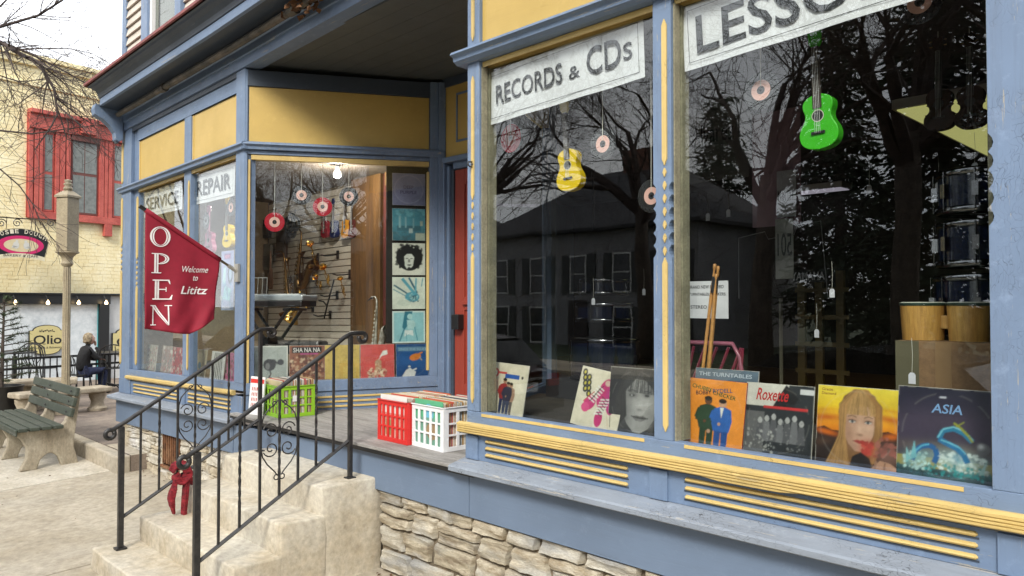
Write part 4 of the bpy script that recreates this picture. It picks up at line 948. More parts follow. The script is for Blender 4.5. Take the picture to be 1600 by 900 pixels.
# oval shop boards
def olio(px0, px1, py0, py1, label):
    a, zt_ = loc(YB, px0, py0, -.08); _, z0 = loc(YB, px0, py1, -.08); b = a+(loc(YB, px1, py1, -.08)[0]-a); w = b-a; h = zt_-z0
    t = empty('shop_board', (0, 0, 0), label=label, cat='sign', group='yellow boards on the far shop window'); t.matrix_world = YB @ Matrix.Translation((a, -.08, z0))
    def shape(s): 
        o = []
        cx, cz = w/2, h/2
        base = [(0, .18), (0, .82), (.10, .82)]+[(.5+.40*cos(R(x)), .82+.18*sin(R(x))) for x in range(180, -1, -20)]+[(.90, .82), (1, .82), (1, .18), (.90, .18)]+[(.5+.40*cos(R(x)), .18+.18*sin(R(x))) for x in range(0, -181, -20)]+[(.10, .18)]
        for x, z in base: o.append((cx+(x-.5)*w*s, cz+(z-.5)*h*s))
        return o
    q = MB(); q.prism(shape(1), 0, .03); q.build('border', black, t)
    q = MB(); q.prism(shape(.955), -.004, -.0005); q.build('face', flat((.60, .52, .24), .5), t)
    q = MB(); put_text(q, 'Olio', w*.12, h*.36, w*.80, h*.30, -.006, 0, 0, .015)
    for x in (.42, .66): sheet(q, [(w*(x-.035), h*.355), (w*(x+.045), h*.355), (w*(x+.045), h*.375), (w*(x-.035), h*.375)], -.0065)
    put_text(q, 'Olive Oils & Balsamics', w*.08, h*.21, w*.84, h*.07, -.006)
    for k in range(9): sheet(q, ell(w*(.30+.05*k), h*(.80+.03*sin(k*2.1)), w*.022, h*.02, 6, rot=k*40), -.006)
    q.tube([(w*.28, -.006, h*.77), (w*.5, -.006, h*.82), (w*.72, -.006, h*.77)], .004, 4)
    q.build('lettering', black, t)['kind'] = 'stuff'; return t
olio(45.5, 100, 508, 556, 'yellow board lettered Olio on the blind behind the lamp post'); olio(175.5, 230, 512, 558, 'yellow board half hidden behind the blue shop corner')
# bakery sign
bs = empty('bakery_sign', (0, 0, 0), label='black arched sign with pink ring lettered Dosie Dough bakery cafe', cat='sign')
sx, sz = loc(YB, 33, 381, -.5); bs.matrix_world = YB @ Matrix.Translation((sx, -.5, sz)); k_ = (loc(YB, 77, 381, -.5)[0]-sx)
def arch(s, up=.60, lo=-.42): 
    o = [(k_*s*1.0*cos(R(a)), k_*s*(.10+.50*sin(R(a)))) for a in range(20, 161, 10)]
    o += [(-k_*s*1.0, k_*s*.10), (-k_*s*.84, -k_*s*.60)]+[(k_*s*.84*x/4, -k_*s*(.46+.14*abs(x/4)**2)) for x in range(-3, 4)]+[(k_*s*.84, -k_*s*.60), (k_*s, k_*s*.10)]
    return o
q = MB(); q.prism(arch(1.0), 0, .05); q.build('board_edge', flat((.55, .47, .28)), bs)
q = MB(); q.prism(arch(.955), -.006, -.0005); q.build('board', blk, bs)
q = MB(); sheet(q, ell(0, -.05*k_, k_*.80, k_*.36, 32), -.008); q.build('pink_ring', flat((.55, .015, .12)), bs)
q = MB(); sheet(q, ell(0, -.06*k_, k_*.60, k_*.25, 32), -.010); q.build('centre_oval', flat((.62, .52, .32)), bs)
q = MB()
for sgn in (-1, 1): 
    q = MB(); sheet(q, ell(sgn*k_*.18, -.06*k_, k_*.11, k_*.14, 12), -.012); sheet(q, ell(sgn*k_*.15, .09*k_, k_*.05, k_*.055, 10), -.0125); sheet(q, [(sgn*k_*.1, -.12*k_), (sgn*k_*.34, -.17*k_), (sgn*k_*.30, -.08*k_)], -.012); q.build('printed_figure', flat((.58, .57, .52)), bs)
q = None
q = MB(); n = 12; vs = []
for i in range(n+1): x = -1+2*i/n; vs += [(k_*.84*x, -.012, -k_*(.36+.12*x*x)), (k_*.84*x, -.012, -k_*(.52+.12*x*x))]
q.add(vs, [(2*i, 2*i+1, 2*i+3, 2*i+2) for i in range(n)]); q.build('ribbon', flat((.66, .60, .42)), bs)
q = MB(); s_ = 'DOSIE DOUGH'
for i, ch in enumerate(s_):
    if ch == ' ': continue
    f = (i-(len(s_)-1)/2)/((len(s_)-1)/2); vv, ff = text_mesh(ch, k_*.125, k_*.16, 0, .02); a = -f*.42; cx_, cz_ = k_*.80*f, k_*(.40-.20*f*f)
    q.add([(cx_+(x-k_*.06)*cos(a)-(z)*sin(a), -.012, cz_+(x-k_*.06)*sin(a)+z*cos(a)) for x, z in vv], ff)
q.build('lettering', flat((.70, .64, .48)), bs)
q = MB(); put_text(q, 'BAKERY & CAFE', -k_*.6, -k_*.50, k_*1.2, k_*.09, -.014); q.build('ribbon_lettering', black, bs)
q = MB()
ax, az = loc(YB, 92, 345, -.5); rel = (ax-sx, az-sz)
q.tube([(-k_*1.2, 0, rel[1]-.03), (0, 0, rel[1]-.02), (rel[0]+.1, 0, rel[1]+.02)], .012, 5)
for cxp in (2, 27, 80): cx2, cz2 = loc(YB, cxp, 347, -.5); q.tube([(cx2-sx+.09*(1-i/22)*cos(i*.55), 0, cz2-sz-.02+.09*(1-i/22)*sin(i*.55)) for i in range(20)], .009, 4)
q.tube([(k_*.5, .02, .42*k_), (k_*.5, 0, rel[1])], .006, 4); q.tube([(-k_*.5, .02, .42*k_), (-k_*.5, 0, rel[1])], .006, 4)
q.tube([(-k_*1.0, .5, rel[1]-.0), (-k_*1.0, 0, rel[1]-.03)], .012, 5); q.build('iron_arm', blk, bs)
# ================================================================== STREET FURNITURE
# lamp-like post
lx, ly = -12.75, .16
def lpz(py): return atX(103, py, lx).z
tanm = rough_mat('tan_painted_metal', (.36, .30, .20), (.29, .24, .155), 6, None, .6, .2, .002, .1)
lp = empty('lamp_post', (0, 0, 0), label='tan metal post with square box head and ball finial behind the green bench', cat='post')
Pl = atX(103, 560, lx); lp.location = (Pl.x, Pl.y, TZ if Pl.y > -.16 else .05); b0 = lp.location.z
zz = lambda py: lpz(py)-b0
q = MB(); q.tube([(0, 0, 0), (0, 0, .35)], [.12, .085], 12); q.tube([(0, 0, .35), (0, 0, zz(415))], [.054, .047], 12); q.build('pole', tanm, lp, smooth=True, auto=True)
q = MB()
for k in range(12): a = k*pi/6; q.tube([(.052*cos(a), .052*sin(a), .4), (.046*cos(a), .046*sin(a), zz(418))], .007, 4)
q.build('fluting', tanm, lp)
q = MB(); q.lathe([(.06, zz(416)), (.085, zz(412)), (.07, zz(407)), (.08, zz(402)), (.12, zz(397)), (.16, zz(395)), (.16, zz(393)), (.05, zz(393))], 16); q.build('collar', tanm, lp, smooth=True, auto=True)
q = MB(); q.box(-.105, .105, -.105, .105, zz(392.5), zz(309)); q.build('box_head', tanm, lp, bevel=.006, rz=.5)
q = MB(); s = .125; h = zz(309); q.add([(-s, -s, h), (s, -s, h), (s, s, h), (-s, s, h), (-s, -s, h+.03), (s, -s, h+.03), (s, s, h+.03), (-s, s, h+.03), (-.05, -.05, zz(298)), (.05, -.05, zz(298)), (.05, .05, zz(298)), (-.05, .05, zz(298))], [(0, 3, 2, 1), (0, 1, 5, 4), (1, 2, 6, 5), (2, 3, 7, 6), (3, 0, 4, 7), (4, 5, 9, 8), (5, 6, 10, 9), (6, 7, 11, 10), (7, 4, 8, 11), (8, 9, 10, 11)]); q.build('cap', tanm, lp, rz=.5)
q = MB(); q.lathe([(.05, zz(298)), (.065, zz(295)), (.055, zz(292)), (.04, zz(291)), (.06, zz(288.5)), (.055, zz(286)), (.035, zz(285)), (.052, zz(283)), (.045, zz(281)), (.01, zz(280))], 14); q.build('finial', tanm, lp, smooth=True)
q = MB(); q.box(-.118, -.106, -.05, -.03, zz(352), zz(320)); q.build('hinge_strip', blk, lp, rz=.5)

# ---- park benches
benchg = paint('bench_green', (.048, .060, .042), 'x', .5, .35, .9, .6, peelc=(.22, .21, .18)); bconc = rough_mat('bench_concrete', (.42, .37, .28), (.29, .245, .175), 6, None, .95, .6, .005, .35, (1, 1, .5))
def bench(loc_, label, L_=1.9):
    t = empty('park_bench', loc_, 0, label, 'bench', 'green slatted benches with concrete ends')
    # local x: 0 near end, negative away; local y: 0 front foot .. .56 back foot
    prof = [(0, 0), (.17, 0), (.175, .035), (.20, .11), (.26, .165), (.31, .17), (.37, .12), (.40, .04), (.41, 0), (.585, 0), (.56, .10), (.53, .22), (.54, .36), (.60, .84), (.545, .85), (.50, .66), (.44, .50), (.38, .44), (.05, .435), (-.02, .44), (-.04, .40), (.02, .34), (.07, .24), (.06, .12)]
    for x in (-.10, -1.0, -L_+.06):
        q = MB(); n = len(prof); vs = [(x, y, z) for y, z in prof]+[(x-.09, y, z) for y, z in prof]
        q.add(vs, [tuple(range(n)), tuple(range(2*n-1, n-1, -1))]+[(i, (i+1) % n, (i+1) % n+n, i+n) for i in range(n)]); q.build('concrete_leg', bconc, t, bevel=.012)
    for k in range(4):
        y = -.04+k*.115; q = MB(); q.box(-L_, 0, y, y+.095, .442, .482); q.build('seat_slat', benchg, t, bevel=.008)
    q = MB(); q.box(-L_, 0, -.065, -.045, .40, .47); q.build('seat_slat', benchg, t, bevel=.008)
    for k in range(3):
        z0 = .56+k*.115; M = ZM((0, .475+k*.025, z0), 0, R(-12)); q = MB(); q.box(-L_, .0, -.02, .02, 0, .095, 0, M); q.build('back_slat', benchg, t, bevel=.008)
        q = MB()
        for x in (-.14, -1.04): q.lathe([(.012, 0), (.012, .008)], 8, 0, ZM((x, .455+k*.025, z0+.05), 0, R(78)))
        q.build('bolt', iron, t)
    return t
FB = atX(44, 726, -9.72)
bench((-9.62, -.98, gz(-.95)+.0), 'weathered green slatted bench with cream concrete legs on the pavement')
# ---- low stone bench and urn by the patio
stn = rough_mat('cast_stone', (.44, .38, .285), (.30, .25, .18), 9, None, .95, .5, .004, .3)
def onz(px, py, z): d = ray(px, py); t = (z-CAM.z)/d.z; return CAM+d*t
B1 = onz(150, 641, TZ)
sb = empty('stone_bench', (B1.x, B1.y, TZ), 1.75, 'low cast stone bench on round pedestals by the patio fence', 'bench')
for x in (.0, -.5): q = MB(); q.lathe([(.13, 0), (.14, .04), (.10, .07), (.09, .14), (.12, .22), (.12, .27), (.10, .285)], 14, 0, ZM((x+.02, 0, 0))); q.build('pedestal', stn, sb, smooth=True, auto=True)
q = MB(); q.box(-1.15, .16, -.19, .19, .287, .365); q.build('seat', stn, sb, bevel=.02)
q = MB(); q.lathe([(.13, 0), (.14, .04), (.10, .07), (.09, .14), (.12, .22), (.12, .27), (.10, .285)], 14, 0, ZM((-1.0, 0, 0))); q.build('pedestal', stn, sb, smooth=True, auto=True)
B2 = onz(48, 640, TZ)
s2 = empty('stone_table', (B2.x, B2.y, TZ), 1.3, 'cast stone table top on a stout pedestal behind the green bench', 'table')
q = MB(); q.lathe([(.16, 0), (.17, .05), (.11, .10), (.12, .25), (.17, .36), (.17, .38)], 14); q.build('pedestal', stn, s2, smooth=True, auto=True)
q = MB(); q.box(-.62, .62, -.28, .28, .382, .46); q.build('table_top', stn, s2, bevel=.02)
# ---- patio fence
FM = YB @ Matrix.Translation((0, -2.3, 0))
fx0, fz0 = loc(FM, -25, 562); fx1, fz1 = loc(FM, 200, 549); _, ftop = loc(FM, 95, 557)
fn = empty('patio_fence', (0, 0, 0), label='black iron patio fence in front of the white shop blind', cat='fence'); fn.matrix_world = FM
FT, FB_ = ftop-.0, TZ
for z in (FT, FT-.17, FB_+.08): q = MB(); q.box(fx0, fx1, -.018, .018, z-.022, z+.016); q.build('rail', blk, fn)
x = fx0; k = 0
while x < fx1:
    q = MB(); q.box(x-.008, x+.008, -.008, .008, FB_+.05, FT); q.build('picket', blk, fn)
    if k % 14 == 4: q = MB(); q.box(x-.03, x+.03, -.03, .03, FB_, FT+.05); q.build('fence_post', blk, fn)
    x += .115; k += 1
# ---- wire chairs and tables
def wire_chair(p, rz, label):
    t = empty('wire_chair', p, rz, label, 'chair', 'black wire patio chairs')
    q = MB(); q.lathe([(.19, .44), (.20, .45), (.19, .46)], 18); q.build('seat', blk, t)
    for sx_, sy in ((-1, -1), (1, -1), (-1, 1), (1, 1)): q = MB(); q.tube([(sx_*.14, sy*.14, .45), (sx_*.19, sy*.19, 0)], .012, 5); q.build('leg', blk, t)
    q = MB(); q.tube([(-.19, .14, .45), (-.22, .2, .65), (-.19, .22, .80), (-.1, .23, .87), (0, .235, .89), (.1, .23, .87), (.19, .22, .80), (.22, .2, .65), (.19, .14, .45)], .012, 6); q.build('back_frame', blk, t)
    for s_ in (-.12, -.04, .04, .12): q = MB(); q.tube([(s_*.6, .16, .46), (s_*1.3, .2, .62), (s_, .225, .86)], .008, 5); q.build('back_rod', blk, t)
    return t
def cafe_table(p, label):
    t = empty('patio_table', p, 0, label, 'table', 'black round patio tables')
    q = MB(); q.lathe([(.36, .70), (.37, .715), (.36, .73)], 24); q.build('table_top', blk, t)
    q = MB(); q.tube([(0, 0, 0), (0, 0, .7)], .022, 8); q.build('stem', blk, t)
    q = MB()
    for a in range(4): q.tube([(0, 0, .16), (.2*cos(a*pi/2), .2*sin(a*pi/2), .10), (.28*cos(a*pi/2), .28*sin(a*pi/2), .01)], .014, 5)
    q.build('foot', blk, t); return t
c = onz(46, 612, TZ); wire_chair(onz(46, 611, TZ), 1.2, 'black wire chair left of its pair behind the fence'); wire_chair(onz(68, 613, TZ), 2.2, 'black wire chair with looped back beside the lamp post')
wire_chair(onz(176, 613, TZ), -1.9, 'black wire chair at the blue shop corner'); cafe_table(onz(163, 611, TZ), 'round black patio table where the person leans'); cafe_table(onz(22, 610, TZ), 'round black patio table at the left by the conifer')
# ---- potted conifer at the left edge
pc = onz(2, 650, TZ)
pt = empty('potted_conifer', (pc.x, pc.y, TZ), 0, 'sparse young conifer in a dark pot at the left edge', 'plant')
q = MB(); q.lathe([(.17, 0), (.23, .02), (.27, .40), (.29, .44), (.25, .44), (.24, .38)], 18); q.build('pot', blk, pt, smooth=True, auto=True)
q = MB(); c = MB(); rnd = random.Random(9); hh = 1.7; q.tube([(0, 0, .3), (.02, 0, 1.0), (0, .02, hh)], [.03, .022, .008], 6)
for k in range(44):
    z = .5+1.2*k/44; a = k*2.4; r_ = .42*(1-(z-.5)/1.45)*rnd.uniform(.7, 1.3)+.08; s_ = Vector((0, 0, z)); e = Vector((cos(a)*r_, sin(a)*r_, z+.05)); q.tube([s_, e], [.009, .004], 4)
    for _ in range(75):
        f = rnd.uniform(.35, 1.05); p = s_.lerp(e, f); d = ((e-s_).normalized()+Vector((rnd.gauss(0, .8), rnd.gauss(0, .8), rnd.gauss(.1, .6)))).normalized()*rnd.uniform(.05, .085); s2_ = d.orthogonal().normalized()*.004
        c.add([p-s2_, p+s2_, p+d], [(0, 1, 2)])
q.build('trunk', barkm, pt); c.build('crown', rough_mat('young_needles', (.05, .075, .03), (.025, .04, .018), 9), pt)
# ---- overhanging bare branches of the street tree at the left
st = empty('street_tree', (-13.75, -2.45, -.1), 0, 'bare street tree reaching thin branches over the left edge', 'tree')
def P(px, py, t): return CAM+ray(px, py)*t-Vector(st.location)
rnd = random.Random(21); cr_ = MB()
limbs = [([(-260, 500, 10.2), (-160, 160, 10.0), (0, 65, 9.8), (20, 78, 9.7), (62, 100, 9.6), (85, 140, 9.5), (90, 182, 9.45)], .045, 3),
         ([(-160, 160, 10.0), (-60, 70, 10), (0, 42, 10), (60, 24, 10.1), (98, 0, 10.2), (130, -40, 10.2)], .032, 3),
         ([(0, 65, 9.8), (50, 85, 9.9), (95, 108, 10), (130, 128, 10), (150, 142, 10)], .018, 3),
         ([(20, 78, 9.7), (60, 76, 9.6), (110, 76, 9.7), (145, 84, 9.7), (172, 100, 9.8)], .010, 2),
         ([(-200, 330, 10.1), (-60, 230, 9.8), (0, 204, 9.6), (50, 209, 9.6), (100, 202, 9.7), (150, 196, 9.8)], .018, 3),
         ([(-200, 400, 10.1), (-40, 290, 9.8), (0, 264, 9.6), (30, 290, 9.6), (52, 320, 9.6), (64, 352, 9.6)], .016, 2),
         ([(-160, 160, 10.0), (-60, 110, 10), (0, 118, 10), (30, 128, 10.1), (85, 122, 10.2), (140, 150, 10.2)], .012, 3),
         ([(-60, 70, 10), (0, 10, 10), (40, -30, 10)], .02, 3), ([(62, 100, 9.6), (95, 125, 9.6), (118, 150, 9.6), (135, 176, 9.6)], .012, 2),
         ([(0, 65, 9.8), (12, 130, 9.8), (25, 165, 9.8)], .010, 2)]
for pts, r0, dp in limbs:
    PP = [P(*a) for a in pts]; n = len(PP); cr_.tube(PP, [max(.005, r0*(1-.75*i/(n-1))) for i in range(n)], 6, 0, False)
    for i in range(n-1):
        if pts[i+1][0] < -80: continue
        for _ in range(5):
            f = rnd.random(); b = PP[i].lerp(PP[i+1], f); dr = (PP[i+1]-PP[i]).normalized(); ax = dr.cross(Vector((rnd.gauss(0, 1), rnd.gauss(0, 1), rnd.gauss(0, 1)))).normalized()
            d = Matrix.Rotation(R(rnd.uniform(20, 65)), 3, ax) @ dr; grow(cr_, b, d, rnd.uniform(.28, .6), max(.0035, r0*.28), dp-1, rnd, .05, (2, 3), .0026, .72)
q = MB(); q.tube([(0, 0, 0), (.02, .02, .9), P(-260, 500, 10.2), P(-232, 320, 10.1), P(-160, 160, 10)], [.19, .14, .125, .10, .05], 10); q.build('trunk', barkm, st, smooth=True)
cr_.build('crown', twigm, st)

# ================================================================== PERSON
def person():
    p = onz(136, 616, TZ); t = empty('person', (p.x, p.y, TZ), 0, 'person in black jacket and blue jeans seated at the patio table, chin on hand', 'person')
    a = math.atan2(.984, -.178)       # local x axis along the fence, to the right
    t.rotation_euler = (0, 0, a); t.scale = (.80, .80, .80)
    def skin(name, nodes, edges, root, m_, par, lv=2):
        me = bpy.data.meshes.new(name); me.from_pydata([n[:3] for n in nodes], edges, []); me.materials.append(m_)
        o = bpy.data.objects.new(name, me); COL.objects.link(o); o.parent = par
        sk_ = o.modifiers.new('skin', 'SKIN'); sk_.use_smooth_shade = True
        for i, n in enumerate(nodes): r = n[3]; me.skin_vertices[0].data[i].radius = (r, r) if not isinstance(r, tuple) else r
        me.skin_vertices[0].data[root].use_root = True
        ss = o.modifiers.new('sub', 'SUBSURF'); ss.levels = ss.render_levels = lv; return o
    skinm = flat((.52, .30, .22), .55); jk = rough_mat('black_jacket', (.014, .014, .016), (.007, .007, .008), 20); jn = rough_mat('blue_jeans', (.025, .035, .085), (.015, .02, .05), 20)
    # facing +x ; seat .46
    bodyn = [(-.10, 0, .52, .15), (-.10, 0, .66, .145), (-.08, 0, .84, .16), (-.04, 0, .98, .15), (.0, 0, 1.08, .065), (.03, 0, 1.14, .055),
             (-.04, .17, 1.00, .075), (.10, .22, .80, .055), (.30, .16, .76, .042), (-.04, -.17, 1.00, .075), (.12, -.22, .79, .055), (.22, -.08, .92, .042), (.17, -.02, 1.06, .036)]
    be = [(0, 1), (1, 2), (2, 3), (3, 4), (4, 5), (3, 6), (6, 7), (7, 8), (3, 9), (9, 10), (10, 11), (11, 12)]
    o = skin('jacket', bodyn, be, 0, jk, t)
    leg = [(-.10, 0, .52, .14), (-.04, .10, .52, .10), (.34, .12, .50, .075), (.36, .12, .12, .05), (-.04, -.10, .52, .10), (.36, -.10, .54, .075), (.30, -.10, .14, .05)]
    skin('jeans', leg, [(0, 1), (1, 2), (2, 3), (0, 4), (4, 5), (5, 6)], 0, jn, t)
    for y, x in ((.12, .36), (-.10, .30)):
        skin('shoe', [(x-.03, y, .05, .05), (x+.08, y, .04, .045), (x+.17, y, .03, .035)], [(0, 1), (1, 2)], 0, black, t)
    # head turned to +x and tilted up
    bm = bmesh.new(); bmesh.ops.create_uvsphere(bm, u_segments=24, v_segments=18, radius=1)
    for v in bm.verts:
        x, y, z = v.co; f = 1
        if z < -.2: x *= .93; y *= 1-.32*min(1, (-z-.2)/.8)
        if x > .5 and abs(y) < .35:
            if -.25 < z < .15: x += .24*(1-abs(y)/.35)*max(0, 1-abs(z+.10)/.25)
            if .08 < z < .3: x -= .05
            if -.62 < z < -.4: x += .05*(1-abs(y)/.35)
            if z < -.75: x += .12
        v.co = Vector((x*.098, y*.076, z*.125))
    me = bpy.data.meshes.new('head'); bm.to_mesh(me); bm.free(); me.materials.append(skinm)
    for pl in me.polygons: pl.use_smooth = True
    h = bpy.data.objects.new('head', me); COL.objects.link(h); h.parent = t; h.location = (.055, 0, 1.235); h.rotation_euler = (0, R(-12), 0)
    q = MB()
    for s_ in (-1, 1): q.lathe([(.001, -.011), (.008, -.008), (.011, 0), (.008, .008), (.001, .011)], 8, 0, ZM((.086, s_*.030, .018)))
    q.build('eye', black, h, smooth=True)
    for s_ in (-1, 1): q = MB(); q.lathe([(.005, -.03), (.014, -.02), (.018, 0), (.016, .02), (.006, .03)], 8, 0, ZM((-.005, s_*.078, .0))); q.build('ear', skinm, h, smooth=True)
    q = MB(); q.box(.088, .096, -.022, .022, -.066, -.059); q.build('mouth', flat((.35, .10, .09)), h, bevel=.003)
    bm = bmesh.new(); bmesh.ops.create_icosphere(bm, subdivisions=4, radius=1)
    for v in bm.verts:
        n = 1+.05*noise.noise(v.co*5)+.03*noise.noise(v.co*14); x, y, z = v.co
        if x > .30 and z < .55: n *= .80
        if z < -.45: n *= .82
        v.co = Vector((x*.122*n-.026-(.02 if z < -.2 else 0), y*.102*n, z*(.138 if z > 0 else .165)*n+.022))
    me = bpy.data.meshes.new('hair'); bm.to_mesh(me); bm.free(); me.materials.append(rough_mat('grey_blond_hair', (.33, .26, .16), (.13, .10, .065), 16, None, .7, .8, .004, 0, (1, 4, 1)))
    for pl in me.polygons: pl.use_smooth = True
    hr = bpy.data.objects.new('hair', me); COL.objects.link(hr); hr.parent = h
    def hand(base, d, n, name):
        d = Vector(d).normalized(); n = Vector(n).normalized(); w = d.cross(n); b = Vector(base); nodes = [(*b, .026), (*(b+d*.05), (.034, .02))]; ed = [(0, 1)]
        for k, (o_, ln) in enumerate(((-.03, .062), (-.01, .072), (.01, .068), (.028, .052))):
            p0 = b+d*.075+w*o_; p1 = p0+d*ln*.55+n*.008; p2 = p1+d*ln*.3+n*.03; i = len(nodes); nodes += [(*p0, .011), (*p1, .009), (*p2, .007)]; ed += [(1, i), (i, i+1), (i+1, i+2)]
        p0 = b+d*.03-w*.035; p1 = p0+d*.03-w*.02+n*.01; i = len(nodes); nodes += [(*p0, .012), (*p1, .009)]; ed += [(1, i), (i, i+1)]
        skin(name, nodes, ed, 0, skinm, t, 1)
    hand((.165, -.02, 1.08), (-.05, .0, 1), (-1, 0, 0), 'hand'); hand((.33, .15, .76), (1, -.15, .05), (0, 0, -1), 'hand')
    return p, t
pp, prs = person()
sg = YB.to_3x3().col[0]
wc_ = wire_chair(Vector((pp.x, pp.y, TZ))-sg*.12, math.atan2(.984, -.178)+pi/2, 'black wire chair carrying the seated person'); wc_.scale = (.80, .80, .80)
import numpy as np
def vnoise(N, cells, rs):
    g = rs.rand(cells+2, cells+2); t = np.linspace(0, cells, N, endpoint=False); i = t.astype(int); f = t-i; f = f*f*(3-2*f)
    a = g[i][:, i]; b = g[i][:, i+1]; c = g[i+1][:, i]; d = g[i+1][:, i+1]; fx = f[None, :]; fz = f[:, None]
    return (a*(1-fx)+b*fx)*(1-fz)+(c*(1-fx)+d*fx)*fz
def raster(bg, art, N, seed):
    """paint a printed picture: returns N x N x 3 linear colours, row 0 at the bottom"""
    rs = np.random.RandomState(seed); S2 = N*2; ax = (np.arange(S2)+.5)/S2; Xg, Zg = np.meshgrid(ax, ax); im = np.zeros((S2, S2, 3))
    if isinstance(bg[0], tuple):
        B_ = np.array(bg); f = ax*(len(bg)-1); a = np.minimum(f.astype(int), len(bg)-2); fr = (f-a)[:, None]; im[:] = (B_[a]*(1-fr)+B_[a+1]*fr)[:, None, :]
    else: im[:] = bg
    def fill(poly, col, al=1.0):
        P_ = np.array(poly); x0, z0 = P_.min(0); x1, z1 = P_.max(0); i0, i1 = max(0, int(x0*S2)), min(S2, int(x1*S2)+2); j0, j1 = max(0, int(z0*S2)), min(S2, int(z1*S2)+2)
        if i1 <= i0 or j1 <= j0: return
        X_ = Xg[j0:j1, i0:i1]; Z_ = Zg[j0:j1, i0:i1]; ins = np.zeros(X_.shape, bool); n = len(P_)
        for k in range(n):
            ax_, az_ = P_[k]; bx__, bz__ = P_[(k+1) % n]
            if az_ == bz__: continue
            c = (az_ > Z_) != (bz__ > Z_); xi = (bx__-ax_)*(Z_-az_)/(bz__-az_)+ax_; ins ^= c & (X_ < xi)
        sub = im[j0:j1, i0:i1]; sub[ins] = sub[ins]*(1-al)+np.array(col)*al
    def line(pts, wd, col, al=1.0):
        for (a, b), (c, d) in zip(pts[:-1], pts[1:]):
            L2 = math.hypot(c-a, d-b) or 1; nx_, nz_ = -(d-b)/L2*wd/2, (c-a)/L2*wd/2; fill([(a+nx_, b+nz_), (c+nx_, d+nz_), (c-nx_, d-nz_), (a-nx_, b-nz_)], col, al)
    for it in art:
        k = it[0]; col = it[-1]
        if k == 'p': fill(it[1], col)
        elif k == 'e': fill(ell(*it[1]), col)
        elif k == 'r': a, b, c, d = it[1]; fill([(a, b), (c, b), (c, d), (a, d)], col)
        elif k == 'l': line(it[1], it[2], col)
        elif k == 's':
            rr = random.Random(it[2]); a, b, c2, d = it[1]
            for _ in range(it[3]):
                x_, z_ = rr.uniform(a, c2), rr.uniform(b, d); s_ = it[4]*rr.uniform(.5, 1.5); j_ = rr.uniform(.7, 1.25)
                fill([(x_+s_*rr.uniform(.5, 1)*cos(u*pi/3+.3), z_+s_*rr.uniform(.5, 1)*sin(u*pi/3+.3)) for u in range(6)], tuple(q_*j_ for q_ in col), .85)
        elif k == 'g':      # soft airbrushed spot (cx, cz, rx, rz, angle, strength)
            cx, cz, rx, rz, an, al = it[1]; c, s = cos(R(an)), sin(R(an)); u = ((Xg-cx)*c+(Zg-cz)*s)/rx; v = (-(Xg-cx)*s+(Zg-cz)*c)/rz
            w_ = (np.exp(-(u*u+v*v)*1.2)*al)[:, :, None]; im[:] = im*(1-w_)+np.array(col)*w_
        elif k == 'h':      # strands between two curves
            c1_, c2__, n, wd = it[1:5]; rr = random.Random(n)
            for _ in range(n):
                f = rr.random(); w = [(p[0]+(q[0]-p[0])*f+rr.gauss(0, .008), p[1]+(q[1]-p[1])*f) for p, q in zip(c1_, c2__)]; j_ = rr.uniform(.45, 1.5); line(w, wd, tuple(q_*j_ for q_ in col), .55)
    im = im.reshape(N, 2, N, 2, 3).mean((1, 3))
    im = im*.7+.3*(np.roll(im, 1, 0)+np.roll(im, -1, 0)+np.roll(im, 1, 1)+np.roll(im, -1, 1))/4
    n = vnoise(N, 5, rs)*.5+vnoise(N, 17, rs)*.3+vnoise(N, 45, rs)*.2
    im = im*(.78+.44*n)[:, :, None]
    t = np.linspace(-1, 1, N); Xc, Zc = np.meshgrid(t, t); rr_ = np.sqrt(Xc**2+Zc**2); wear = np.exp(-((rr_-.90)/.02)**2)*(vnoise(N, 9, rs) > .45)*.10
    edge = np.maximum(np.abs(Xc), np.abs(Zc)); wear = wear+np.clip((edge-.975)/.025, 0, 1)*(vnoise(N, 14, rs) > .4)*.35
    return np.clip(im*(1-wear[:, :, None])+np.array([.5, .47, .42])*wear[:, :, None], 0, 1)
def print_mat():
    if 'print' in MC: return MC['print']
    mt, nt, b = newmat('printed_card'); MC['print'] = mt
    a = N(nt, 'ShaderNodeAttribute'); a.attribute_name = 'ink'; L(nt, a.outputs['Color'], b.inputs['Base Color']); b.inputs['Roughness'].default_value = .33
    bump(nt, b, noise_(nt, coords(nt), 9, 3), .12, .004); return mt
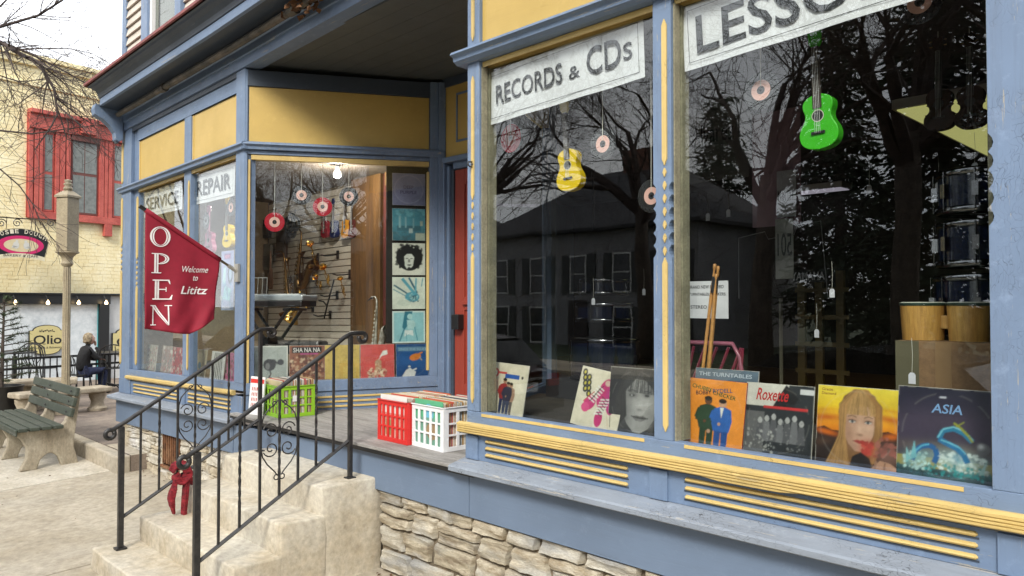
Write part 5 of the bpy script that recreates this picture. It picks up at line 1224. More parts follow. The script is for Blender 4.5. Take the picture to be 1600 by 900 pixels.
# ================================================================== PRINTED SLEEVES
YR = Matrix.Identity(4)                                     # facade frame
SPF = ZM((-6.4, 0, 0), math.atan2(3.002, 1.549))
SZ = .315
def sleeve(frame, px, py, c, label, art, bg, size=SZ, lean=8, tilt=0, yaw=0, group='record sleeves in the shop windows', zfix=None, backc=None, name='record_sleeve', cat='record sleeve', wh=None, res=None):
    res = res or (100 if frame is YR and px > 700 else 56)
    """px,py: bottom middle as seen; c: depth behind the glass plane frame; art in unit square"""
    x, z = loc(frame, px, py, c)
    if zfix is not None: z = zfix
    w, h = wh or (size, size)
    M = frame @ ZM((x, c, z), R(yaw), R(-lean), R(-tilt)) @ Matrix.Translation((-w/2, 0, 0))
    t = empty(name, (0, 0, 0), label=label, cat=cat, group=group); t.matrix_world = M
    q = MB(); q.box(0, w, 0, .005, 0, h); q.build('card', flat(backc or (.45, .43, .38), .6), t, bevel=.0008)
    nr = res; im = raster(bg, art, nr, int(px*7+py)); e = .0012
    vs = [(e+(w-2*e)*i/(nr-1), -.0006, e+(h-2*e)*j/(nr-1)) for j in range(nr) for i in range(nr)]
    fs = [(j*nr+i, j*nr+i+1, (j+1)*nr+i+1, (j+1)*nr+i) for j in range(nr-1) for i in range(nr-1)]
    me = bpy.data.meshes.new('cover_print'); me.from_pydata(vs, [], fs); at_ = me.color_attributes.new('ink', 'FLOAT_COLOR', 'POINT')
    at_.data.foreach_set('color', np.concatenate([im.reshape(-1, 3), np.ones((nr*nr, 1))], 1).ravel()); me.materials.append(print_mat())
    po = bpy.data.objects.new('cover_print', me); COL.objects.link(po); po.parent = t
    yk = -.0009
    for it in art:
        if it[0] == 't':
            q = MB(); s, a, b, ww, hh = it[1][:5]; rot = it[1][5] if len(it[1]) > 5 else 0; vs, fs = text_mesh(s, ww*w, hh*h, it[1][6] if len(it[1]) > 6 else 0, .015); ca, sa = cos(R(rot)), sin(R(rot)); q.add([(a*w+u*ca-v*sa, yk, b*h+u*sa+v*ca) for u, v in vs], fs)
            q.build('cover_lettering', flat(it[-1], .35), t)
    return t
def figure(x, z, h, top, leg, skin_=(.30, .17, .11), hair=(.02, .015, .01)):
    w = h*.16
    return [('p', [(x-w*.8, z), (x-w*.15, z), (x, z+h*.45), (x+w*.15, z), (x+w*.8, z), (x+w*.9, z+h*.5), (x-w*.9, z+h*.5)], leg), ('p', [(x-w, z+h*.42), (x+w, z+h*.42), (x+w*1.3, z+h*.62), (x+w*1.1, z+h*.82), (x+w*.4, z+h*.86), (x-w*.4, z+h*.86), (x-w*1.1, z+h*.82), (x-w*1.35, z+h*.6)], top),
            ('e', (x, z+h*.93, w*.50, h*.075, 12), skin_), ('e', (x-w*.05, z+h*.97, w*.52, h*.045, 10), hair), ('l', [(x-w*1.1, z+h*.78), (x-w*1.5, z+h*.6), (x-w*.4, z+h*.55)], w*.45, top), ('e', (x-w*.3, z+h*.55, w*.2, w*.2, 8), skin_)]
K = (.012, .012, .013); CR = (.55, .50, .38)
ZD = 1.168
# --- right bay
cream_pair = [('e', (.14, .80, .085, .085, 16), (.45, .03, .02)), ('e', (.14, .80, .04, .05, 10), CR), ('r', (.22, .79, .44, .83), (.45, .04, .03)), ('r', (.40, .72, .78, .80), (.02, .08, .30)), ('e', (.86, .76, .03, .03, 8), K)]
cream_pair += figure(.42, .05, .66, (.25, .03, .03), (.02, .03, .08))+figure(.60, .04, .60, (.30, .18, .12), (.10, .08, .07))+figure(.52, .05, .60, (.03, .03, .05), (.03, .04, .08))
sleeve(YR, 786, 648, .13, 'cream sleeve with a small standing group, leftmost in the near bay window', cream_pair, CR, lean=10, tilt=-2, zfix=ZD)
PK = (.42, .02, .12)
shoes = [('e', (.33, .42, .17, .13, 20, 0, 360, 50), CR), ('e', (.32, .42, .15, .11, 20, 0, 360, 50), PK), ('e', (.25, .33, .09, .08, 14), (.5, .05, .16)), ('e', (.57, .20, .10, .16, 20), (.6, .55, .45)), ('e', (.57, .20, .085, .14, 20), PK), ('e', (.60, .62, .15, .26, 24, 0, 360, -12), PK), ('e', (.74, .55, .11, .25, 20, 0, 360, 10), (.36, .02, .14)), ('e', (.62, .80, .06, .05, 12), (.5, .35, .28))]
for k in range(6): shoes += [('l', [(.27+.03*k, .50+.045*k), (.42+.03*k, .44+.045*k)], .022, (.62, .60, .55)), ('l', [(.46+.015*k, .26+.05*k), (.66+.015*k, .30+.05*k)], .022, (.62, .60, .55)), ('l', [(.30+.03*k, .44+.045*k), (.40+.03*k, .52+.045*k)], .012, K), ('l', [(.48+.015*k, .32+.05*k), (.62+.015*k, .25+.05*k)], .012, K)]
for k, s in enumerate((.93, .84, .75, .66)): shoes += [('e', (.09+.05*k*.5, s-.03, .055, .065, 10), K), ('e', (.20+.02*k, s-.10, .055, .06, 10), K), ('e', (.09+.05*k*.5, s-.03, .025, .03, 8), (.45, .38, .05)), ('e', (.20+.02*k, s-.10, .025, .03, 8), (.45, .38, .05))]
shoes += [('l', [(.18, .42), (.38, .62)], .02, (.4, .05, .05)), ('l', [(.72, .32), (.80, .10)], .02, (.5, .4, .3)), ('l', [(.78, .38), (.84, .12)], .012, K)]
sleeve(YR, 925, 668, .14, 'cream sleeve picturing pink laced shoes, leaning to the left', shoes, CR, lean=12, tilt=-7, zfix=ZD, size=.32)
bw = [('g', (.55, .5, .5, .5, 0, .9), (.03, .03, .03)), ('p', [(.24, .48), (.28, .66), (.36, .78), (.50, .84), (.66, .82), (.80, .70), (.86, .48), (.84, .26), (.74, .12), (.60, .04), (.48, .05), (.36, .16), (.27, .32)], (.30, .295, .28)),
      ('g', (.30, .36, .16, .34, -12, .75), (.09, .09, .088)), ('g', (.62, .50, .2, .2, 0, .5), (.42, .41, .39)), ('g', (.78, .22, .12, .2, 20, .6), (.16, .155, .15)), ('g', (.44, .60, .11, .05, 0, .75), (.06, .06, .06)), ('g', (.70, .61, .09, .045, 0, .7), (.06, .06, .06)),
      ('h', [(.18, .1), (.14, .5), (.30, .98)], [(.34, .28), (.30, .66), (.62, .98)], 90, .014, (.035, .034, .033)), ('h', [(.30, .95), (.34, .84), (.28, .64)], [(.86, .92), (.80, .84), (.84, .62)], 70, .012, (.04, .04, .04)), ('h', [(.86, .9), (.92, .5), (.84, .05)], [(1.0, .8), (1.0, .4), (.98, .0)], 60, .014, (.03, .03, .03)),
      ('e', (.43, .59, .05, .017, 14), (.03, .03, .03)), ('e', (.425, .592, .02, .014, 10), (.26, .26, .25)), ('e', (.70, .60, .042, .016, 12), (.03, .03, .03)), ('l', [(.35, .655), (.43, .672), (.50, .655)], .014, (.05, .05, .05)), ('l', [(.64, .66), (.71, .67), (.77, .65)], .013, (.05, .05, .05)),
      ('g', (.60, .44, .035, .13, -8, .35), (.40, .39, .37)), ('g', (.58, .385, .06, .02, 0, .7), (.08, .08, .08)), ('p', [(.44, .28), (.54, .305), (.58, .295), (.64, .305), (.73, .27), (.62, .215), (.52, .22)], (.13, .125, .12)), ('l', [(.43, .285), (.58, .265), (.74, .272)], .012, (.02, .02, .02)), ('g', (.58, .235, .07, .02, 0, .5), (.3, .29, .28))]
sleeve(YR, 990, 680, .15, 'black and white sleeve with a large pale half-lit face beside the mullion', bw, (.018, .018, .02), lean=6, zfix=ZD, size=.34)
orange = [('t', ('CHUBBY', .10, .86, .34, .06, -9), (.03, .12, .04)), ('t', ('RYDELL', .46, .80, .32, .06, 6), (.06, .08, .16)), ('t', ('BOBBY', .18, .75, .26, .06, 6), (.02, .02, .04)), ('t', ('CHECKER', .46, .78, .38, .06, -9), (.03, .10, .04))]
orange += [('g', (.5, .5, .5, .5, 0, .35), (.80, .30, .05))]
orange += figure(.40, -.06, .80, (.03, .06, .035), (.025, .05, .03), (.12, .055, .03))+figure(.64, -.08, .80, (.03, .11, .36), (.02, .07, .24), (.46, .26, .16), (.03, .02, .015))+[('l', [(.30, .48), (.46, .40), (.42, .24)], .05, (.03, .06, .035)), ('e', (.44, .24, .03, .03, 8), (.5, .3, .2)), ('p', [(.6, .60), (.66, .60), (.63, .44)], (.6, .6, .55))]
sleeve(YR, 1110, 704, .13, 'orange sleeve with two singers in green and blue suits', orange, (.70, .24, .03), lean=9, tilt=-1, zfix=ZD, backc=(.25, .02, .02))
sleeve(YR, 1128, 690, .20, 'grey blue sleeve lettered across the top, peeping out behind the orange one', [('r', (0, .84, 1, 1), (.10, .14, .18)), ('t', ('THE TURNTABLES', .06, .89, .84, .055), (.45, .5, .55)), ('s', (.3, .1, .8, .8), 4, 30, .04, (.2, .28, .32))], (.06, .09, .12), lean=8, zfix=ZD+.03, size=.33)
grp = [('r', (0, .68, .64, 1), (.52, .50, .44)), ('p', [(.60, 1), (.78, .82), (.70, .66), (.4, .66)], K), ('t', ('Roxette', .16, .76, .48, .17, 0, .3), (.42, .02, .02)), ('r', (.28, .655, .92, .69), (.45, .03, .03)), ('r', (.80, .88, 1, .95), (.5, .5, .5)), ('r', (0, 0, .30, .6), (.10, .10, .10))]
for k in range(7): grp += [('e', (.24+.10*k, .48+.03*(k % 3), .035, .045, 10), (.32, .32, .31)), ('p', [(.18+.1*k, .2), (.30+.1*k, .2), (.28+.1*k, .44+.03*(k % 3)), (.20+.1*k, .44+.03*(k % 3))], (.08+.05*(k % 2), .08+.05*(k % 2), .085+.05*(k % 2)))]
grp += [('s', (.03, .05, .45, .35), 8, 40, .022, (.3, .3, .28)), ('s', (.1, .1, .9, .5), 9, 60, .016, (.16, .16, .16))]
sleeve(YR, 1212, 715, .15, 'black and white group sleeve with red script in its pale top', grp, (.022, .025, .028), lean=8, zfix=ZD)
HB = (.26, .15, .06); SK = (.46, .28, .19)
sun_l = [('t', ('Gracie', .05, .93, .14, .035), (.2, .08, .02)), ('t', ('Diamond', .05, .88, .18, .035), (.2, .08, .02)), ('g', (.12, .60, .26, .05, 4, .85), (.38, .07, .01)), ('g', (.88, .64, .22, .05, -6, .85), (.38, .07, .01)), ('g', (.1, .69, .2, .03, 5, .6), (.50, .20, .01)), ('g', (.9, .74, .2, .03, -5, .6), (.50, .18, .01)),
         ('p', [(0, 0), (1, 0), (1, .46), (.86, .50), (.7, .46), (.2, .45), (.1, .49), (0, .46)], (.02, .012, .01)), ('g', (.13, .42, .16, .035, -8, .95), (.60, .13, .01)), ('g', (.90, .44, .12, .04, 8, .95), (.55, .12, .01)), ('g', (.1, .30, .14, .05, 10, .5), (.10, .05, .03)),
         ('p', [(.12, 0), (.20, .14), (.29, .38), (.27, .70), (.33, .88), (.45, .97), (.58, .975), (.70, .90), (.77, .74), (.78, .48), (.72, .26), (.70, .0)], (.17, .085, .03)),
         ('p', [(.35, .42), (.345, .62), (.42, .76), (.62, .77), (.70, .64), (.705, .46), (.64, .30), (.56, .225), (.49, .225), (.41, .30)], SK),
         ('g', (.40, .44, .08, .22, 8, .65), (.24, .12, .075)), ('g', (.60, .52, .11, .17, 0, .45), (.58, .38, .27)), ('g', (.52, .27, .10, .05, 0, .5), (.28, .15, .10)), ('g', (.44, .585, .075, .035, 0, .7), (.20, .10, .07)), ('g', (.63, .585, .07, .035, 0, .7), (.20, .10, .07)), ('g', (.57, .64, .16, .05, 0, .4), (.3, .17, .1)),
         ('h', [(.50, .97), (.36, .86), (.33, .66)], [(.55, .97), (.70, .88), (.73, .66)], 150, .010, (.34, .20, .075)), ('h', [(.46, .97), (.29, .78), (.30, .4), (.12, 0)], [(.50, .97), (.37, .78), (.35, .42), (.42, 0)], 170, .011, (.30, .165, .06)), ('h', [(.58, .97), (.72, .78), (.71, .45), (.66, .1)], [(.60, .97), (.78, .78), (.79, .45), (.72, .1)], 90, .010, (.25, .13, .045)),
         ('e', (.44, .575, .042, .015, 14), (.42, .38, .34)), ('e', (.442, .576, .017, .015, 10), (.03, .04, .05)), ('l', [(.395, .59), (.44, .598), (.487, .585)], .011, (.05, .025, .015)), ('e', (.63, .575, .04, .015, 14), (.42, .38, .34)), ('e', (.628, .576, .017, .015, 10), (.03, .04, .05)), ('l', [(.588, .585), (.63, .598), (.673, .588)], .011, (.05, .025, .015)),
         ('l', [(.385, .635), (.44, .65), (.495, .63)], .012, (.14, .07, .03)), ('l', [(.58, .63), (.63, .65), (.685, .632)], .012, (.14, .07, .03)), ('g', (.53, .50, .018, .10, 3, .4), (.62, .42, .30)), ('g', (.54, .425, .045, .016, 0, .75), (.18, .08, .05)), ('p', [(.455, .345), (.515, .368), (.54, .358), (.57, .368), (.63, .345), (.54, .312)], (.34, .06, .05)), ('l', [(.455, .345), (.54, .338), (.63, .346)], .007, (.10, .02, .02)),
         ('g', (.64, .27, .09, .10, 20, .95), (.42, .03, .02)), ('s', (.56, .18, .76, .36), 14, 22, .035, (.38, .04, .03)), ('p', [(.42, .0), (.46, .16), (.56, .22), (.66, .16), (.72, 0)], (.015, .012, .012)), ('g', (.86, .22, .16, .14, 0, .7), (.24, .12, .09)), ('p', [(.68, .04), (.78, .15), (.90, .13), (.99, .07), (1, 0), (.7, 0)], (.40, .22, .14)), ('s', (.74, .18, .98, .42), 12, 26, .035, (.26, .09, .07)), ('l', [(.74, .14), (.72, .02)], .025, (.26, .14, .09)), ('l', [(.84, .13), (.83, .01)], .018, (.22, .11, .07)), ('e', (.97, .02, .02, .02, 8), (.5, .05, .2))]
sleeve(YR, 1336, 736, .13, 'sunset coloured sleeve with a long-haired fringed portrait', sun_l, ((.50, .08, .01), (.55, .10, .01), (.62, .20, .01), (.62, .42, .02), (.62, .50, .05)), lean=8, zfix=ZD, size=.33)
sea = [('t', ('ASIA', .34, .73, .30, .10, 0, .15), (.18, .32, .55)), ('e', (.45, .90, .04, .012, 8), (.4, .4, .45)), ('g', (.5, .62, .5, .16, 0, .5), (.075, .055, .085)), ('g', (.5, .36, .6, .07, 0, .5), (.16, .12, .07)), ('r', (0, .14, 1, .25), (.24, .18, .02)), ('g', (.5, .2, .7, .06, 0, .5), (.36, .28, .03)), ('r', (0, 0, 1, .14), (.012, .03, .035)), ('s', (0, 0, 1, .16), 20, 60, .03, (.015, .07, .08)),
       ('g', (.62, .24, .26, .11, -8, .9), (.34, .50, .50)), ('g', (.20, .22, .14, .09, 20, .8), (.22, .44, .46)), ('s', (.40, .14, .88, .34), 22, 130, .020, (.52, .60, .57)), ('s', (.08, .12, .34, .32), 26, 60, .018, (.40, .58, .56)), ('s', (.3, .08, .85, .2), 23, 70, .018, (.03, .26, .27)),
       ('l', [(.16, .20), (.19, .30), (.25, .36), (.33, .38), (.39, .35), (.41, .28), (.38, .2)], .055, (.02, .10, .26)), ('l', [(.17, .22), (.20, .31), (.26, .37), (.33, .39)], .016, (.10, .36, .50)),
       ('l', [(.42, .46), (.46, .55), (.56, .58), (.66, .54), (.74, .46)], .05, (.02, .16, .28)), ('l', [(.41, .47), (.46, .565), (.56, .60), (.67, .56), (.74, .48)], .015, (.18, .48, .58)), ('l', [(.42, .46), (.50, .42), (.60, .38), (.66, .32), (.70, .24)], .06, (.02, .14, .30)), ('l', [(.44, .45), (.52, .43), (.62, .39), (.68, .33)], .014, (.14, .42, .52)), ('g', (.6, .28, .05, .06, 0, .7), (.05, .2, .3)),
       ('l', [(.56, .64), (.62, .60), (.70, .52), (.74, .46)], .022, (.26, .28, .03)), ('l', [(.58, .60), (.66, .66)], .012, (.24, .26, .04)), ('p', [(.14, .2), (.18, .42), (.21, .24)], (.16, .40, .44)), ('p', [(.10, .16), (.10, .34), (.15, .22)], (.2, .44, .46)), ('p', [(.80, .14), (.88, .30), (.85, .14)], (.3, .48, .46)),
       ('e', (.84, .40, .062, .060, 22), (.11, .11, .12)), ('g', (.82, .425, .03, .028, 0, .9), (.55, .55, .55))]
sleeve(YR, 1478, 756, .13, 'dark stormy sea sleeve with white surf and a grey orb, rightmost in the near window', sea, ((.02, .02, .04), (.045, .035, .06), (.03, .025, .045), (.015, .015, .03)), lean=7, zfix=ZD, size=.35)
# --- splay window, bottom row (frame along the splay)
zr = 1.145
bird = [('r', (.04, .04, .96, .96), (.36, .385, .36)), ('e', (.50, .46, .17, .17, 20), (.05, .05, .055)), ('e', (.80, .53, .09, .085, 14), (.05, .05, .055)), ('l', [(.5, .56), (.62, .6), (.70, .50), (.80, .53)], .05, (.05, .05, .055)), ('l', [(.5, .32), (.54, .2), (.48, .10), (.58, .08)], .035, (.05, .05, .055)), ('l', [(.24, .46), (.88, .47)], .012, (.05, .05, .055)), ('e', (.45, .42, .06, .10, 10), (.18, .18, .18))]
sleeve(SPF, 421, 590, .11, 'white bordered sleeve with a dark long-necked bird', bird, (.62, .62, .58), lean=5, zfix=zr, backc=(.6, .6, .55))
crowd = [('r', (.08, .78, .90, .95), K), ('t', ('SHA NA NA', .11, .80, .76, .13), (.70, .66, .62)), ('r', (.3, .73, .8, .765), (.40, .05, .20)), ('s', (.02, .02, .95, .70), 5, 46, .075, (.10, .03, .02)), ('s', (.03, .04, .94, .66), 6, 50, .045, (.45, .28, .17)), ('s', (.03, .04, .94, .66), 7, 30, .035, (.60, .45, .30)), ('s', (.03, .04, .94, .66), 8, 30, .022, K)]
sleeve(SPF, 480, 590, .11, 'crowd photo sleeve lettered Sha Na Na', crowd, (.24, .09, .05), lean=5, zfix=zr)
sleeve(SPF, 535, 590, .11, 'plain mustard sleeve with a faint pattern', [('s', (.06, .06, .94, .94), 15, 60, .03, (.50, .36, .09)), ('r', (.04, .02, .96, .035), (.4, .28, .06))], (.55, .39, .10), lean=5, zfix=zr)
red_s = [('p', [(.56, .62), (.66, .80), (.78, .82), (.80, .70), (.66, .66)], (.7, .68, .62)), ('l', [(.52, .52), (.62, .66)], .02, (.6, .55, .5)), ('e', (.52, .46, .10, .09, 12), (.42, .25, .15)), ('p', [(.40, .18), (.44, .42), (.60, .42), (.66, .18)], (.45, .22, .12)), ('s', (.25, .02, .80, .26), 31, 34, .05, (.62, .50, .35)), ('s', (.25, .02, .80, .26), 32, 30, .03, (.25, .08, .05)), ('s', (.40, .20, .62, .5), 33, 14, .03, (.6, .45, .3))]
sleeve(SPF, 590, 590, .11, 'coral red sleeve with a tiny clown and white balloon', red_s, (.56, .09, .08), lean=5, zfix=zr)
blue_s = [('r', (.05, .78, .95, .90), (.10, .20, .30)), ('t', ('SINGS THE BLUES', .08, .80, .84, .08), (.22, .36, .46)), ('e', (.58, .60, .18, .10, 14, 0, 360, 15), (.55, .17, .03)), ('l', [(.62, .66), (.80, .74)], .04, (.55, .17, .03)), ('l', [(.7, .6), (.78, .5)], .03, (.4, .3, .2)), ('p', [(.16, .0), (.30, .22), (.42, .28), (.60, .16), (.54, .0)], (.62, .62, .60)), ('e', (.40, .32, .04, .03, 8), (.6, .58, .5)), ('l', [(.3, .12), (.62, .26)], .04, (.62, .62, .6))]
sleeve(SPF, 645, 590, .11, 'deep blue sleeve with an orange shape and a white bird', blue_s, ((.01, .05, .16), (.015, .08, .24), (.01, .06, .18)), lean=5, zfix=zr)
# --- column of five sleeves hung on a black board beside the door
bx0, bz0 = loc(SPF, 606, 545, .16); bx1, bz1 = loc(SPF, 668, 262, .16)
q = MB(); q.box(bx0-.02, bx1+.02, .158, .17, 1.47, 3.18); bb = q.build('hanging_board', rough_mat('black_board', (.012, .011, .01), (.02, .016, .012), 7), None, bevel=.002); bb.matrix_world = SPF; tag(bb, 'tall black board carrying the column of five sleeves', 'board')
Tl = (.10, .30, .36); Wt = (.60, .62, .56)
colm = [
 (639, 321, 'lilac grey sleeve with a pale ring, top of the hanging column', [('e', (.5, .5, .44, .44, 36), (.34, .33, .46)), ('e', (.5, .5, .42, .42, 36), (.23, .235, .37)), ('t', ('DEEP', .34, .52, .30, .10), (.10, .08, .18)), ('t', ('PURPLE', .24, .36, .50, .10), (.10, .08, .18))], ((.19, .20, .32), (.25, .25, .39))),
 (639, 376, 'teal sleeve with four chimneys, second from the top of the column', [('r', (.14, .30, .86, .46), (.05, .14, .18)), ('r', (.20, .4, .26, .78), (.25, .42, .45)), ('r', (.38, .4, .43, .74), (.25, .42, .45)), ('r', (.62, .4, .66, .7), (.2, .36, .4)), ('r', (.5, .24, .62, .38), (.4, .5, .5)), ('s', (0, 0, 1, .28), 41, 30, .06, (.06, .14, .17)), ('s', (.1, .78, .95, .98), 42, 22, .08, (.13, .34, .40)), ('r', (.7, .02, .98, .24), (.4, .44, .36)), ('r', (.84, .46, .92, .62), (.4, .44, .36))], ((.04, .12, .16), (.08, .26, .33), (.07, .26, .34))),
 (639, 430, 'white sleeve with a dark curly-haired portrait, middle of the column', [('e', (.52, .56, .40, .40, 30), K), ('s', (.14, .24, .90, .94), 51, 110, .06, K), ('s', (.2, .2, .85, .98), 52, 40, .02, Wt), ('e', (.52, .50, .36, .36, 30), K), ('p', [(.38, .30), (.36, .58), (.44, .66), (.58, .66), (.66, .56), (.62, .30), (.52, .18), (.44, .2)], Wt), ('e', (.44, .52, .05, .015, 8), K), ('e', (.58, .52, .05, .015, 8), K), ('p', [(.48, .5), (.53, .5), (.55, .40), (.47, .40)], (.2, .2, .18)), ('e', (.51, .32, .07, .022, 10), K), ('e', (.51, .21, .06, .05, 10), K)], (.62, .62, .54)),
 (639, 483, 'white sleeve with blue streaks like a guitar in motion', [('l', [(.05, .75), (.55, .42)], .05, (.03, .12, .17)), ('l', [(.03, .62), (.50, .36)], .03, (.1, .26, .32)), ('l', [(.3, .95), (.7, .45)], .09, (.10, .34, .42)), ('l', [(.5, .98), (.75, .5)], .06, (.03, .12, .18)), ('l', [(.72, .96), (.70, .5)], .05, (.12, .36, .44)), ('l', [(.92, .96), (.88, .7)], .03, (.1, .3, .36)), ('e', (.60, .38, .22, .16, 18), (.09, .30, .38)), ('e', (.66, .36, .10, .07, 12), (.02, .08, .12)), ('s', (.4, .2, .8, .5), 61, 26, .03, (.3, .5, .5)), ('s', (.4, .2, .8, .45), 62, 18, .02, (.03, .1, .15)), ('e', (.35, .2, .2, .1, 14), (.5, .56, .48))], (.60, .64, .55)),
 (639, 536, 'pale turquoise sleeve with a long-haired figure, bottom of the hanging column', [('r', (.05, .05, .95, .95), (.26, .50, .54)), ('p', [(.38, .98), (.30, .5), (.36, .40), (.5, .60), (.62, .98)], (.03, .16, .22)), ('e', (.53, .82, .08, .09, 12), (.36, .58, .58)), ('p', [(.44, .72), (.66, .70), (.70, .60), (.66, .44), (.46, .44)], (.40, .60, .60)), ('l', [(.36, .44), (.22, .06)], .04, (.04, .2, .26)), ('l', [(.67, .5), (.76, .08)], .03, (.06, .26, .32)), ('p', [(.38, .40), (.62, .40), (.64, .22), (.5, .28), (.36, .20)], (.62, .70, .68)), ('l', [(.42, .3), (.44, .05)], .02, (.1, .32, .38))], (.55, .66, .64))]
for px, py, lab, art, bg in colm: sleeve(SPF, px, py, .145, lab, art, bg, lean=0, tilt=.5, wh=(.315, .305))
# --- front window of the far bay: sleeves and leaflets
for i, (px, lab, bgc, sd_) in enumerate(((234, 'leftmost mixed leaflet sleeve low in the far window', (.30, .26, .20), 1), (258, 'brownish photo sleeve low in the far window', (.22, .15, .11), 2), (275, 'red edged sleeve beside the far mullion', (.40, .08, .08), 3), (309, 'sleeve with round guitar body behind the far window', (.35, .30, .20), 4), (337, 'black and white striped sleeve low behind the railing', (.55, .55, .52), 5), (360, 'pink sleeve beside the corner post', (.55, .15, .28), 6))):
    art = [('s', (.05, .05, .95, .95), 70+i, 26, .07, (.5, .45, .38)), ('s', (.05, .05, .95, .95), 80+i, 26, .05, (.08, .07, .07)), ('s', (.1, .1, .9, .9), 90+i, 20, .05, (.35, .06, .07) if i != 4 else (.6, .6, .58))]
    if i == 4: art = [('l', [(.15+.13*k, .08), (.25+.10*k, .95)], .05, K) for k in range(6)]
    if i == 3: art = [('e', (.5, .3, .36, .30, 20), (.50, .42, .26)), ('e', (.5, .68, .27, .22, 20), (.50, .42, .26)), ('e', (.5, .48, .12, .11, 14), (.10, .22, .28)), ('t', ('BANJO', .2, .9, .5, .06), (.4, .3, .1))]
    sleeve(YR, px, 586, .16+.02*(i % 2), lab, art, bgc, lean=6, zfix=1.145+sagz(-8))
postr = [('r', (.25, .86, .75, .95), (.2, .1, .3)), ('t', ('NEW!', .28, .87, .42, .06), (.7, .3, .4)), ('e', (.72, .60, .20, .16, 20), (.08, .10, .18)), ('e', (.72, .60, .12, .10, 16), (.35, .45, .6)), ('p', [(.1, .2), (.3, .42), (.8, .36), (.7, .16)], (.30, .55, .62)), ('p', [(.1, .42), (.2, .7), (.4, .74), (.36, .44)], (.40, .60, .66)), ('s', (.1, .08, .9, .45), 77, 30, .05, (.15, .3, .5)), ('r', (.1, .04, .7, .07), (.5, .5, .6))]
sleeve(YR, 355, 485, .10, 'lilac blue poster with a record player taped behind the far glass', postr, ((.24, .30, .50), (.36, .40, .60), (.30, .33, .55)), lean=0, wh=(.27, .56), name='poster', cat='poster', group=None)
q = MB()
# ================================================================== BANNERS
def banner(x0, x1, z0, z1, y, s, tx, label, tilt=0):
    t = empty('banner', (x0, y, z0), label=label, cat='banner', group='lettered banners in the shop windows'); t.rotation_euler = (0, -R(tilt), 0); w, h = x1-x0, z1-z0
    pp_ = MB(); n = 16; vs = []
    for i in range(n+1): x = w*i/n; b = .004*sin(i*1.1); vs += [(x, b, 0), (x, b+.004, h)]
    pp_.add(vs, [(2*i, 2*i+2, 2*i+3, 2*i+1) for i in range(n)]); bo = pp_.build('paper', flat((.66, .66, .68), .6, var=.03), t); so_ = bo.modifiers.new('s', 'SOLIDIFY'); so_.thickness = .001; so_.offset = 1
    q = MB(); e = .03; yy = -.006
    for a in ((e, e, w-e, e+.003), (e, h-e-.003, w-e, h-e), (e, e, e+.003, h-e), (w-e-.003, e, w-e, h-e)): sheet(q, [(a[0], a[1]), (a[2], a[1]), (a[2], a[3]), (a[0], a[3])], yy)
    q.build('border_line', black, t)
    for (st_, tx0, tz0, tw, th) in tx: q = MB(); put_text(q, st_, tx0*w, tz0*h, tw*w, th*h, yy, 0, .0, .012); q.build('lettering', black, t)
    return t
def B(px0, px1, pyb, y=.075): a = atY(px0, pyb, y); b = atY(px1, pyb, y); return a.x, b.x, a.z
a, b, z = B(763, 1009, 192); banner(a, b, 2.90, 3.215, .075, '', [('RECORDS', .07, .34, .46, .36), ('&', .57, .34, .07, .22), ('CD', .68, .30, .20, .48), ('S', .89, .36, .05, .28)], 'paper banner lettered RECORDS & CDs in the left pane of the near bay', 2.4)
a, b, z = B(1070, 1500, 98); banner(a, -.74, 2.925, 3.235, .075, '', [('LESSONS', .06, .20, .86, .58)], 'paper banner lettered LESSONS in the right pane', 3)
banner(atY(226, 300, .075).x, atY(285, 300, .075).x, 2.82, 3.10, .075, '', [('SERVICE', .06, .24, .86, .5)], 'paper banner lettered SERVICE in the far window')
banner(atY(295, 300, .075).x, atY(367, 300, .075).x, 2.83, 3.13, .075, '', [('REPAIR', .20, .26, .72, .50)], 'paper banner lettered REPAIR by the corner post')
# ================================================================== SINGLES ON STRINGS
redv = flat((.42, .01, .025), .2); labm = flat((.72, .42, .36), .5); vin = rough_mat('black_vinyl', (.012, .012, .012), (.02, .02, .02), 30, None, .22, .1)
strm = flat((.6, .58, .52), .7)
def single(frame, px, py, c, m_, label, ztop, r=.0875, lab=labm, turn=0):
    x, z = loc(frame, px, py, c); t = empty('hanging_single', (0, 0, 0), label=label, cat='record', group='seven inch records on strings'); t.matrix_world = frame @ ZM((x, c, z), R(turn))
    q = MB()
    for (ro, ri, y0) in ((r, .045, .001),): 
        ring(q, 0, 0, r, .019, -.001); ring(q, 0, 0, r, .019, .001)
        vs = []; n = 32
        for i in range(n+1): a_ = 2*pi*i/n; vs += [(r*cos(a_), -.001, r*sin(a_)), (r*cos(a_), .001, r*sin(a_))]
        q.add(vs, [(2*i, 2*i+2, 2*i+3, 2*i+1) for i in range(n)])
    q.build('disc', m_, t)
    q = MB(); ring(q, 0, 0, .0465, .0192, -.0022); q.build('label', lab, t)
    q = MB(); ring(q, 0, 0, .0195, .006, -.0018, n=20); q.build('adaptor', black if m_ is redv else blackm, t)
    q = MB(); q.tube([(0, -.003, .02), (0, -.003, r+.01), (0, 0, ztop-z)], .0022, 4, 0); q.build('string', strm, t); return t
single(SPF, 429, 347, .12, redv, 'bright red single hanging lowest in the angled window', 3.2); single(SPF, 471, 305, .12, vin, 'black single hanging second from the left in the angled window', 3.2)
single(SPF, 504, 323, .12, redv, 'dark red single hanging third in the angled window', 3.2); single(SPF, 545, 307, .12, vin, 'black single hanging nearest the light bulb', 3.2)
single(YR, 1189, 141, .22, vin, 'black single with pink label under the lessons banner', 3.25); single(YR, 942, 225, .20, vin, 'black single with pink label under the records banner', 3.25)
